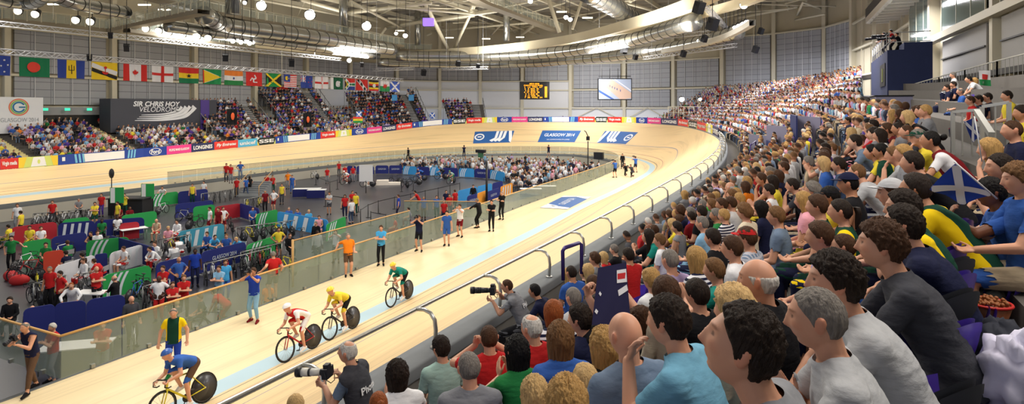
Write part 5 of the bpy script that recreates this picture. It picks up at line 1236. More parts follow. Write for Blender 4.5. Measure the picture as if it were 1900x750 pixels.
PANELS=[(20,422,105,411,'red',None,'dark red panel at the left edge beside yellow clad athletes'),(108,414,176,409,'navy','cross','navy panel with white slanted strips joined to the dark red one'),(176,409,268,403,'navy',None,'plain navy panel in the back row of the left pens'),(115,408,165,402,'green',None,'green panel behind the navy one with slanted strips'),(225,400,290,391,'green',None,'long green panel behind the small red one'),(222,415,258,411,'red',None,'small red panel in the middle of the left pens'),
 (40,450,93,441,'green',None,'green panel beside the man in green with arms out'),(95,440,160,430,'navy',None,'navy panel right of the green one near the left edge'),(80,468,118,463,'orange red',None,'orange red panel in the left pens'),(275,362,330,355,'green','swoosh','green panel with white swooshes under the black camera stand'),(330,356,385,350,'navy',None,'navy panel behind the official in the yellow vest'),(325,379,395,371,'navy',None,'long navy panel before the far bike rack'),(358,384,398,379,'green',None,'short green panel left of the long red one'),(398,384,446,377,'red',None,'long bright red panel in the middle pens'),(446,377,482,387,'navy',None,'navy panel running away from the red one'),
 (474,398,514,388,'green','swoosh','green and white panel left of the blue patterned one'),(516,392,610,408,'light blue','cross','blue panel with slanted white strips in the right pen'),(330,430,415,414,'turquoise','cross','turquoise panel with white slanted strips mid pen'),(604,417,640,401,'green','swoosh','green panel with white swooshes nearest the dark open floor'),(160,447,240,439,'green','swoosh','green panel with swooshes behind seated athletes in white'),(202,470,264,453,'white','cross','white panel with a slanting pattern beside the seated player'),(100,495,175,472,'white',None,'long plain white panel across the left pens'),(176,472,199,469,'navy',None,'short navy panel ending the long white one'),(204,436,288,459,'navy',None,'long navy panel slanting down through the left pens'),(288,489,372,468,'navy',None,'navy panel behind the tall man in royal blue'),(372,468,455,448,'navy','text','navy panel lettered in white behind the bike rack'),(456,455,510,437,'green','swoosh','green panel with swooshes beside the athlete in a yellow top'),(190,511,279,491,'green','swoosh','large green panel with swooshes behind the man in the dark suit'),(43,573,102,563,'navy',None,'tall navy panel behind the seated men in suits'),(102,563,160,556,'navy',None,'tall navy panel the athlete in white leans on'),(160,556,232,545,'navy',None,'tall navy panel beside the man in the dark suit'),
 (644,308,661,308,'navy',None,'leftmost navy panel along the back of the dark floor'),(662,308,694,308,'navy','text','navy lettered panel left of the white screen'),(697,307,721,307,'navy','text','navy lettered panel right of the white screen'),(722,307,746,307,'navy','text','second navy lettered panel right of the white screen'),(748,308,773,309,'light blue','swoosh','light blue panel behind the riders warming up, leftmost of three'),(774,309,797,310,'navy',None,'navy panel between two light blue ones behind the riders'),(798,310,820,310,'light blue','swoosh','light blue panel behind the riders warming up, middle of three'),(821,311,850,312,'navy',None,'navy panel behind the green clad rider'),(852,312,880,313,'light blue','swoosh','light blue panel right of the green clad rider'),(881,313,909,315,'navy','text','navy lettered panel left of the black camera mast'),(910,315,937,320,'light blue','swoosh','light blue panel right of the black camera mast'),(849,354,884,346,'light blue',None,'blue panel at the near side of the dark floor'),(885,346,912,340,'light blue',None,'light blue panel behind the black mast foot'),(913,340,932,336,'navy',None,'navy panel right of the black mast foot'),(866,364,884,359,'navy','text','lower navy panel beside the photographer in black'),(885,359,902,353,'orange',None,'orange panel beside the black mast'),(903,356,926,348,'navy','text','navy panel right of the orange one'),(928,347,950,339,'orange','cross','orange and white panel nearest the men in suits'),(975,313,993,315,'orange',None,'small orange panel among the seated press')]
for(u0,v0,u1,v1,c,d,lb)in PANELS:panel(u0,v0,u1,v1,c,lb,1.1 if v0<540 else 1.5,d)
# ================================================================== BICYCLES
blackr=mat('black_rubber',(22,22,24),.6);rimm=mat('wheel_rim_black',(40,40,44),.35);chrome=mat('spoke_steel',(180,180,184),.3,metal=.8);yelm=mat('rim_yellow',(210,200,40),.4)
def bike_proto():
 rt=bpy.data.objects.new('bicycle',None);COL.objects.link(rt)
 fm=mat('bike_frame_black',(34,34,40),.3)
 BB,SS,HT,HB,RA,FA=(0,0,.28),(0,-.16,.80),(0,.40,.82),(0,.44,.66),(0,-.42,.335),(0,.58,.335)
 mb=MB()
 for a,b,r in((BB,SS,.020),(SS,HT,.018),(BB,HB,.024),(HT,HB,.024)):mb.tube([a,b],r,fm,7)
 for sx in(-.045,.045):mb.tube([BB,(sx,-.42,.335)],.012,fm,6);mb.tube([(0,-.14,.72),(sx,-.42,.335)],.010,fm,6);mb.tube([(sx,.455,.62),(sx,.58,.335)],.014,fm,6)
 mb.tube([(-.05,.45,.63),(.05,.45,.63)],.018,fm,6);fr=mb.build('frame',rt)
 mb=MB();mb.tube([SS,(0,-.18,.90)],.014,blackr,6);mb.sphere((0,-.17,.92),1,blackr,10,6,(.06,.13,.025));mb.build('saddle',rt)
 mb=MB();mb.tube([HT,(0,.45,.86),(0,.50,.87)],.016,blackr,6)
 for sx in(-1,1):mb.tube([(0,.50,.87),(sx*.17,.50,.87),(sx*.20,.58,.85),(sx*.20,.60,.76),(sx*.20,.52,.72),(sx*.20,.46,.73)],.014,blackr,6)
 mb.build('handlebar',rt)
 for nm_,y in(('wheel',-.42),('wheel',.58)):
  mb=MB();c=[(0,math.cos(a)*.325,math.sin(a)*.325)for a in np.linspace(0,2*math.pi,25)[:-1]];mb.tube(c,.013,blackr,6,closed=True)
  c=[(0,math.cos(a)*.295,math.sin(a)*.295)for a in np.linspace(0,2*math.pi,25)[:-1]];mb.tube(c,.018,rimm,5,closed=True)
  if y>0:
   for a in np.linspace(0,2*math.pi,15)[:-1]:mb.tube([(.02 if int(a*9)%2 else-.02,0,0),(0,math.cos(a)*.29,math.sin(a)*.29)],.003,chrome,4,cap=False)
  else:mb.tube([(-.012,0,0),(.012,0,0)],.285,mat('disc_wheel',(52,52,56),.3),24)
  mb.tube([(-.05,0,0),(.05,0,0)],.02,chrome,8);mb.build(nm_,rt,(0,y,.335))
 mb=MB();mb.tube([(.03,0,.28),(.045,0,.28)],.09,rimm,18);mb.tube([(.06,0,.28),(.075,.06,.12)],.012,rimm,6);mb.tube([(-.06,0,.28),(-.075,-.06,.44)],.012,rimm,6);mb.box((.11,.06,.12),(.09,.06,.02),rimm);mb.box((-.11,-.06,.44),(.09,.06,.02),rimm);mb.build('crankset',rt)
 return rt
BIKE=bike_proto();BK0=[True]
BCOL={'black':(34,34,40),'white':(216,218,222),'red':(180,30,36),'yellow':(214,200,40),'blue':(40,90,170),'silver':(150,152,158),'green':(40,130,70)}
def bike(loc,rz,col,label,group='bicycles in the infield',tilt=0.):
 if BK0[0]:r=BIKE;BK0[0]=False;r.location=loc;r.rotation_euler=(0,0,rz)
 else:r=dup(BIKE,loc,rz)
 r.rotation_euler=(0,tilt,rz);tag(r,label,'bicycle',group)
 for ch in r.children:
  if ch.name.startswith('frame'):ch.material_slots[0].link='OBJECT';ch.material_slots[0].material=mat('bike_frame_'+col,BCOL[col],.3)
 return r
def on_infield(u,v,h=0.):p=at_z(u,v,ZI+h);return V3(p.x,p.y,ZI)
def bike_row(u0,v0,u1,v1,n,cols,where,rz0):
 """u,v of the saddles' height .9 m"""
 A,B=on_infield(u0,v0,.9),on_infield(u1,v1,.9)
 od=['leftmost','second from left','third from left','fourth from left','fifth from left','sixth from left','seventh from left','eighth from left','ninth from left','tenth from left','eleventh from left','twelfth from left','thirteenth from left']
 for i in range(n):
  p=A.lerp(B,(i+.5)/n);c=cols[i%len(cols)]
  o_='rightmost' if i==n-1 else od[i];bike(p,rz0+.12*math.sin(i*2.3),c,'%s framed bicycle %s, %s'%(c,where,o_))
 mb=MB();m_=clampm;A2,B2=A+V3(0,0,.95),B+V3(0,0,.95);mb.tube([A2+V3(.1,0,0),B2+V3(.1,0,0)],.025,m_,6)
 for q in(A2,B2):mb.tube([q+V3(.1,0,0),q+V3(.1,0,-.95)],.025,m_,6)
 tag(mb.build('bike_rack'),'steel rack rail carrying the bicycles '+where,'bike rack')
bike_row(376,492,500,462,10,['black','white','black','red','black'],'hung in the rack just beyond the balustrade',1.0)
bike_row(60,398,172,388,9,['white','silver','white','black'],'in the back rack at the far left',.8)
bike_row(372,361,432,352,6,['black','white','black'],'in the far rack behind the white shirted officials',.9)
bike_row(452,371,486,365,3,['yellow','black','yellow'],'in the short rack by the stairs',.7)
bike_row(436,424,545,410,6,['black','yellow','black'],'lined up before the blue patterned panel',1.4)
for(u,v,rz,c,lb)in((52,488,2.2,'black','black framed bicycle left of the men in red polo shirts'),(70,505,1.2,'yellow','yellow framed bicycle with the men in red polo shirts'),(44,470,.4,'white','white framed bicycle behind the man in green'),(64,478,2.9,'red','red framed bicycle beside the orange red panel'),(112,452,.3,'white','white framed bicycle before the navy panel near the left edge'),(148,512,.8,'black','black framed bicycle behind the athlete leaning on the panel'),(262,508,1.6,'black','black framed bicycle right of the big green panel'),(252,521,.5,'blue','blue framed bicycle just right of the man in the dark suit'),(300,376,.4,'white','white framed bicycle by the green swoosh panel at the back'),(345,388,1.9,'silver','silver framed bicycle by the back navy panel'),(360,400,.2,'black','black framed bicycle beside the green panel mid pen'),(585,318,1.4,'white','white framed bicycle at the left corner of the dark floor'),(427,404,1.2,'black','black framed bicycle behind the men in white shirts'),(560,425,.9,'black','black framed bicycle by the blue clad mechanics'),(400,575,2.0,'black','black framed bicycle lying behind the balustrade near the seated boys'),(250,600,1.0,'white','white framed bicycle behind the balustrade, lower left'),(735,326,1.8,'black','black framed bicycle standing on the dark floor, left of three'),(752,332,1.2,'black','black framed bicycle standing on the dark floor, middle of three'),(770,328,2.2,'black','black framed bicycle standing on the dark floor, right of three'),(535,475,1.4,'yellow','yellow framed bicycle behind the balustrade near the man in red')):
 bike(on_infield(u,v,.9),rz,c,lb)
# ================================================================== FURNITURE OF THE INFIELD
whitep=mat('white_laminate',(220,222,224),.5);navyc=mat('navy_cloth',(24,30,96),.85)
def table(u,v,rz,L,W,label,cloth_=None):
 rt=empty('folding_table',on_infield(u,v,.74),rz,label,'table');mb=MB();mb.box((0,0,.73),(L,W,.035),whitep);mb.build('tabletop',rt)
 for sx in(-1,1):
  for sy in(-1,1):m2=MB();m2.tube([(sx*(L/2-.08),sy*(W/2-.06),0),(sx*(L/2-.08),sy*(W/2-.06),.715)],.018,clampm,6);m2.build('leg',rt)
 if cloth_:m3=MB();m3.box((0,-W/2-.01,.38),(L,.02,.7),navyc);m3.build('cloth_front',rt)
 return rt
table(142,640,PHI+.25,1.9,.8,'white table behind the glass between two volunteers in red vests');table(1010,345,PHI,2.2,.8,'white table among the press in the infield',True);table(985,350,PHI,2.0,.8,'dark draped table left of the white press table',True);table(570,350,PHI+.1,2.4,.9,'navy draped table on the left edge of the dark floor',True);table(588,352,PHI+.1,1.6,.9,'second navy draped table, right of the other one',True);table(248,424,1.3,1.4,.7,'white crate table beside the small red panel');table(170,542,.4,1.2,.6,'white table behind the leaning athlete')
# podium
C0=on_infield(710,343);rt=empty('podium',C0,PHI+.15,'low white three step podium on the dark floor','podium');
for x,h in((-1.25,.25),(0,.5),(1.25,.25)):mb=MB();mb.box((x,0,h/2),(1.24,.9,h),mat('podium_white',(222,214,204),.6));mb.build('step',rt)
# retractable rope posts
postb=mat('black_post',(24,24,28),.4)
def rope_line(pts,label,hv=1.0):
 P=[on_infield(u,v,hv)for u,v in pts];rt=empty('rope_barrier',P[0],0,label,'rope barrier','black rope barriers round the dark floor');iv=-P[0]
 for p in P:mb=MB();mb.tube([p+iv,p+iv+V3(0,0,1.0)],.03,postb,8);mb.tube([p+iv,p+iv+V3(0,0,.03)],.17,postb,14);mb.build('post',rt)
 mb=MB()
 for a,b in zip(P,P[1:]):mb.bar(a+iv+V3(0,0,.93),b+iv+V3(0,0,.93),.012,.05,postb)
 mb.build('belt',rt)
rope_line([(669,388),(683,379),(702,372),(732,365),(762,359),(789,353),(813,348),(835,343),(853,339)],'long black belt barrier along the near side of the dark floor');rope_line([(604,361),(635,365),(665,370)],'short black belt barrier left of the group in red');rope_line([(586,326),(612,337),(626,333),(630,322),(664,319)],'black belt barrier at the back left of the dark floor');rope_line([(745,337),(767,335)],'pair of black posts standing alone in the middle of the dark floor')
rope_line([(688,392),(716,397)],'black belt barrier by the second balustrade')
# masts, speakers, cameras
def mast(u,vt,vb,h_foot,label,r=.06):
 F=on_infield(u,vb,0);zt=at_depth(u,vt,depth_of(F)).z;rt=empty('camera_mast',F,0,label,'mast');mb=MB();mb.tube([(0,0,0),(0,0,zt-ZI)],r,postb,8);mb.build('pole',rt);mb=MB();mb.tube([(0,0,0),(0,0,.05)],.35,postb,14);mb.build('base',rt);return rt,zt-ZI
rt,h=mast(903,300,396,0,'tall black mast standing before the blue panels at mid picture',.09)
rt,h=mast(1091,262,322,0,'black mast with a lamp head at the right end of the press area',.07);mb=MB();mb.box((0,0,h+.35),(.35,.35,.5),spk);mb.tube([(0,0,h+.6),(-.3,0,h+1.2),(-.5,0,h+1.3)],.06,spk,6);mb.build('lamp_head',rt)
rt,h=mast(207,322,380,0,'thin black mast with an oval speaker at the back left',.04);mb=MB();mb.sphere((0,0,h),1,spk,12,8,(.2,.2,.42));mb.build('speaker',rt)
rt,h=mast(1111,292,318,0,'black box speaker on a stand by the corner of the infield',.04);mb=MB();mb.box((0,0,h+.2),(1.2,.6,.9),spk);mb.build('speaker',rt)
rt,h=mast(892,285,318,0,'television camera on a stand above the press crowd',.08);mb=MB();mb.box((0,0,h+.3),(1.3,.5,.4),spk);mb.box((0,0,h-.2),(.6,.4,.6),mat('camera_green',(60,110,80)));mb.build('camera',rt)
# green/white flag screens at the back left, white projection screen, camera plinth
mb=MB();P=on_infield(679,312,2.4);mb.box(P+V3(0,0,1.9),(1.3,.06,1.6),bw_,rz=PHI);mb.tube([P,P+V3(0,0,1.2)],.04,postb,6);tag(mb.build('white_screen'),'white upright screen standing behind the navy panels','screen')
for u,v,c,lb in((217,350,'green','green and white square banner beside the thin mast'),(274,343,'green','green square banner above the black plinth')):
 P=on_infield(u,v,2.2);rt=empty('square_banner',P,PHI+.1,lb,'banner');mb=MB();mb.box((0,0,1.7),(.95,.05,1.15),mat('panel_green',PC['green']));mb.build('fabric',rt);mb=MB();mb.box((-.28,-.03,1.7),(.3,.02,1.1),whitep);mb.build('white_print',rt);mb=MB();mb.tube([(-.4,0,0),(-.4,0,2.3)],.025,postb,6);mb.tube([(.4,0,0),(.4,0,2.3)],.025,postb,6);mb.build('pole',rt)
mb=MB();P=on_infield(243,368,1.2);mb.box(P+V3(0,0,.6),(2.6,1.4,1.2),mat('black_plinth',(26,26,30),.6),rz=PHI);mb.box(P+V3(0,0,1.25),(2.8,1.6,.08),mat('plinth_edge',(50,50,54)),rz=PHI);tag(mb.build('camera_plinth'),'black draped plinth between the green square banners','plinth')
# stairs from the far apron down to the infield
F=on_infield(474,362);rt=empty('infield_stairs',F,.35,'grey stairs climbing from the infield to the far side of the track','stairs');
mb=MB()
for k in range(8):mb.box((0,-1.2+k*.30,.08+k*.157-.08*(k>0)),(2.2,.3,.16+.0),mat('grey_stair',(128,132,136),.7));mb.box((0,-1.2+k*.30,(.157*k)/2),(2.1,.28,.157*k+.02),mat('grey_stair',(128,132,136),.7))
mb.build('flight',rt)
for sx in(-1,1):mb=MB();mb.tube([(sx*1.1,-1.3,.0),(sx*1.1,-1.3,1.0),(sx*1.1,1.1,2.2),(sx*1.1,1.1,1.2)],.035,woodrail,6);mb.build('handrail',rt)
# white media platform behind the far end of the right bend, with railing
P=at_depth(1268,214,90);rt=empty('media_platform',V3(P.x,P.y,4.2),PHI,'white railed media platform beyond the right end of the bend','platform');mb=MB();mb.box((0,0,.5),(5.5,3,1.0),mat('platform_navy',(30,46,96),.7));mb.build('deck',rt);mb=MB()
for i in range(8):mb.tube([(-2.7+i*.77,-1.5,1.0),(-2.7+i*.77,-1.5,3.0)],.05,tubew,6)
mb.tube([(-2.7,-1.5,2.1),(2.7,-1.5,2.1)],.05,tubew,6);mb.tube([(-2.7,-1.5,3.0),(2.7,-1.5,3.0)],.06,tubew,6);mb.build('railing',rt)
# bottles, coolers and kit bags on the pen floor
for i,(u,v,c,lb)in enumerate([(20,512,'red','red kit bag on the dark floor at the left edge'),(36,520,'red','second red kit bag, beside the other one on the left'),(136,496,'red','red kit bag behind the men in red polo shirts'),(205,495,'black','black kit bag under the white seat'),(164,455,'black','black domed kit case before the green swoosh panel, left'),(196,449,'black','black domed kit case before the green swoosh panel, right'),(344,440,'black','black kit case beside the turquoise panel, left'),(360,436,'black','black kit case beside the turquoise panel, right'),(316,470,'white','white kit bag by the navy panel')]):
 P=on_infield(u,v,.2);mb=MB();mb.sphere(P+V3(0,0,.2),1,cloth_material(c)if False else mat('bag_'+c,{'red':(180,34,36),'black':(34,34,38),'white':(214,214,218)}[c],.7),14,8,(.42,.26,.26),Matrix.Rotation(i*.7,3,'Z'));mb.tube([P+V3(-.15,0,.4),P+V3(-.1,0,.56),P+V3(.1,0,.56),P+V3(.15,0,.4)],.015,blackr,5);tag(mb.build('kit_bag'),lb,'bag')

# ================================================================== THE CAST
ALL=[] # (location, tagline, kind)
def put(u,vt,floor,pose_key,face,skin,hair,hc,top,tc,bot,bc,label,short=None,h=None,Y=None,lod=1,pattern=None,cap=None,scale=1.,seed=0,group=None,k=None,tweak=None,shoes='black',dz=0.):
 """u, vt: where the top of the head shows; face: degrees the person is turned left of the camera's line of sight away from it (180 = towards us)"""
 pz=dict(POSE[pose_key]);
 if tweak:pz.update(tweak)
 key='%s_%d_%s'%(pose_key,lod,k if k else('t' if tweak else ''))
 pr=make_proto(key,pz,lod,seed);htop=max(v[2]for v in pr['co'][::7])+.012
 if floor is not None and Y is None:
  z=floor+htop*scale;Y=(HCAM-z)*FPX/(vt-HV)
 P=at_depth(u,vt,Y);z0=floor if floor is not None else P.z-htop*scale
 # put the head, not the feet, at the picture column
 rz=PHI+math.radians(face)-math.atan((u-950)/FPX);hx,hy=pr['HM'].translation.x*scale,pr['HM'].translation.y*scale
 off=V3(hx*math.cos(rz)-hy*math.sin(rz),hx*math.sin(rz)+hy*math.cos(rz),0);loc=V3(P.x,P.y,z0+dz)-off
 o=person(loc,rz,key,pz,lod,skin,hair,hc,top,tc,bot,bc,pattern,scale,label,group,seed,None,shoes,'person',cap)
 ALL.append((loc+off,short or label,o));return o
FL=ZI
# ---- officials, photographers and athletes on the apron beside the track
T=lambda*a,**k:put(a[0],a[1],0.0,*a[2:],**k)
T(322,572,'stand',168,'fair','thin','grey','tee','dark green','trousers','royal blue','bald man in green shirt with yellow shoulders standing on the apron',pattern='yellow',shoes='green',tweak=dict(fat=1.12,lh=V(-.32,.08,.92),rh=V(.32,.08,.92)),k='coach')
T(470,497,'shoot',150,'tan','short','brown','tee','royal blue','trousers','light blue','photographer in blue bib and pale jeans shooting beside the balustrade',shoes='dark red',tweak=dict(fat=1.05),k='bib')
T(507,466,'rail',12,'fair','crop','grey','tee','red','shorts','black','man in red shirt and black shorts leaning on the wooden rail',tweak=dict(fat=1.12),k='redrail')
T(646,433,'rail',190,'fair','thin','grey','tee','orange','shorts','brown','official in orange shirt and brown shorts with a hand on the rail',tweak=dict(fat=1.22,rh=V(.46,-.18,1.10),lh=V(-.24,.05,.95)),k='orange')
T(707,418,'folded',172,'fair','short','brown','tee','sky blue','trousers','black','young man in turquoise top holding a yellow cloth by the glass')
T(777,399,'shoot',160,'fair','short','brown','tee','navy','shorts','black','photographer in navy shirt and black shorts by the balustrade')
T(829,391,'stand',172,'fair','short','dark','tee','blue','shorts','blue','athlete all in bright blue kit standing beside the balustrade')
T(853,379,'shoot',150,'fair','short','brown','tee','white','shorts','dark red','person in white shirt and dark red shorts with hands at the face')
T(885,368,'lean',60,'fair','short','grey','jacket','black','trousers','black','man in black suit leaning on the balustrade rail',tweak=dict(lean=.25,lh=V(-.3,.4,1.1),rh=V(.2,.42,1.1)),k='suitlean')
T(912,371,'folded',170,'fair','short','dark','jacket','black','trousers','black','man in black suit with folded arms, shorter of the standing pair')
T(931,355,'folded',150,'fair','thin','grey','jacket','black','trousers','black','grey haired man in black suit at the right of the standing pair')
T(1141,297,'shoot',40,'fair','short','brown','tee','blue','shorts','black','photographer in light blue shirt at the far corner of the balustrade')
T(1155,285,'stand',170,'fair','short','dark','jacket','black','trousers','black','man in black suit on the apron behind the crouching pair')
T(1179,290,'shoot',40,'fair','short','brown','tee','blue','shorts','navy','photographer in blue shirt right of the crouching pair')
T(1159,303,'kneel',150,'fair','short','black','jacket','black','trousers','black','crouching photographer in black, left of the pair on the apron')
T(1170,305,'kneel',140,'fair','short','brown','jacket','dark grey','trousers','black','crouching photographer in dark grey, right of the pair on the apron')
T(861,270,'shoot',0,'fair','short','dark','tee','navy','trousers','navy','photographer in navy on the far apron left of the television camera')
T(1018,269,'shoot',180,'fair','short','dark','tee','navy','shorts','navy','photographer on the far apron below the middle blue panel')
T(757,274,'walk',60,'fair','short','dark','jacket','black','trousers','black','person in black walking along the far apron')
T(420,303,'stand',170,'fair','short','brown','tee','red','trousers','dark grey','volunteer in red at the head of the infield stairs, left of the pair',h=1)
T(428,305,'stand',190,'fair','short','brown','tee','red','trousers','grey','volunteer in red at the head of the infield stairs, right of the pair')
T(446,300,'hips',180,'fair','short','brown','tee','blue','trousers','blue grey','man in blue shirt with hands on hips at the head of the stairs')
T(46,598,'photog',132,'fair','thin','grey','vest','navy','trousers','brown','bald photographer in blue bib walking at the lower left edge',short='bald photographer',lod=1,tweak=dict(lean=.22,lf=V(-.16,.28,.085),rf=V(.12,-.22,.09),lh=V(-.06,.42,1.28),rh=V(.08,.30,1.36)),k='leftphot')
# ---- people in the infield (1.25 m lower)
F_=lambda u,vt,pose_,face,skin,hair,hc,top,tc,bot,bc,label,**k:put(u,vt,FL,pose_,face,skin,hair,hc,top,tc,bot,bc,label,**k)
CH=[]
def S_(u,vt,face,skin,hair,hc,top,tc,bot,bc,label,pose_='lap',**k):
 o=put(u,vt,FL,pose_,face,skin,hair,hc,top,tc,bot,bc,label,**k);CH.append(o);return o
F_(21,438,'rail',170,'fair','short','dark','tee','green','trousers','black','man in green and white top with arms spread near the left edge')
F_(92,494,'stand',150,'tan','crop','grey','tee','red','trousers','black','man in red polo shirt wearing a white badge, left of the two')
F_(111,503,'hips',120,'fair','short','dark','tee','red','trousers','black','man in red polo shirt with hands on hips, right of the two')
F_(132,524,'lean',170,'fair','crop','ginger','long','white','trousers','red','athlete in white and red leaning over the navy panel')
F_(179,494,'folded',200,'fair','bald','grey','tee','red','trousers','black','bald man in red polo shirt beside the green swoosh panel')
F_(212,511,'folded',60,'fair','fringe','grey','jacket','black','trousers','black','balding man in dark suit holding white papers')
F_(244,549,'stand',200,'fair','bald','grey','jacket','dark grey','trousers','black','bald man in dark grey top just behind the wooden rail')
F_(295,512,'hips',165,'dark','bald','black','tee','white','trousers','red','broad bald man in white and red polo behind the rail',tweak=dict(fat=1.12),k='broad')
S_(18,551,165,'fair','short','dark','jacket','black','trousers','black','seated man in dark suit and green tie at the left edge')
S_(60,567,190,'fair','fringe','white','jacket','black','trousers','black','seated white haired man in dark suit near the left edge')
S_(229,457,120,'fair','short','brown','tee','white','shorts','red','seated athlete in white top and red shorts beside the white seat')
S_(154,479,120,'fair','pony','brown','long','white','trousers','red','seated girl in white top right of the long white panel')
S_(174,480,60,'fair','short','brown','tee','red','trousers','navy','seated woman in red right of the girl in white',pose_='fwd')
S_(277,458,120,'fair','short','dark','long','white','trousers','red','seated athlete in white jacket before the navy slanting panel',pose_='fwd')
S_(287,448,140,'fair','short','brown','long','white','trousers','red','seated athlete in white, just behind the one bending forward')
S_(125,446,30,'fair','short','brown','tee','green','trousers','blue','seated athlete seen from behind in green top by the white bicycle')
S_(122,465,40,'fair','short','dark','tee','navy','trousers','dark red','seated person in navy above the long white panel')
S_(152,469,60,'fair','short','dark','jacket','black','trousers','black','seated person in black above the long white panel')
S_(85,450,170,'fair','short','dark','tee','green','trousers','black','seated person in green beside the green panel')
S_(168,430,150,'tan','short','dark','vest','black','trousers','black','seated man in black vest before the navy panel',pose_='fwd')
S_(181,428,190,'fair','short','brown','tee','white','trousers','grey','seated athlete in white right of the man in the black vest')
F_(302,493,'folded',150,'fair','short','brown','tee','red','trousers','black','man in red polo behind the broad man in white')
F_(320,523,'folded',190,'fair','short','brown','tee','red','shorts','black','boy in red tee shirt just behind the rail',scale=.93)
F_(341,510,'folded',180,'fair','short','light brown','tee','red','trousers','black','young man in red tee shirt with folded arms behind the rail')
F_(332,477,'hips',200,'tan','bald','grey','tee','blue','trousers','navy','bald man in blue polo behind the young men in red')
F_(362,461,'stand',180,'dark','crop','black','tee','royal blue','trousers','navy','tall man in royal blue tracksuit with white lanyard')
F_(406,493,'folded',160,'fair','short','brown','tee','light blue','trousers','denim','woman in pale blue top and jeans behind the rail')
F_(418,482,'stand',190,'tan','short','brown','tee','sky blue','trousers','blue','person in sky blue top holding something yellow by the bike rack')
F_(517,422,'hips',190,'tan','short','dark','tee','yellow','shorts','dark green','athlete in yellow top and green shorts beside the bike rack')
S_(538,433,200,'fair','short','brown','jacket','black','trousers','black','seated person in black right of the athlete in yellow')
S_(322,451,30,'fair','short','brown','long','white','trousers','red','seated athlete in white seen from behind by the turquoise panel')
S_(329,440,20,'fair','short','dark','long','white','trousers','red','athlete in white and red reaching over, beside the turquoise panel',pose_='fwd')
for i,(u,v,po,f)in enumerate([(384,430,'lap',150),(399,436,'fwd',200),(420,434,'lap',170),(438,440,'fwd',140)]):
 S_(u,v,f,'fair','short',['brown','dark','light brown','fair'][i],'tee','sky blue' if i%2 else 'blue','trousers','navy',['seated athlete in blue, leftmost of four above the navy lettered panel','athlete in sky blue bending forward, second of four above the lettered panel','seated athlete in blue, third of four above the navy lettered panel','fair haired athlete in sky blue, rightmost of four above the lettered panel'][i],pose_=po)
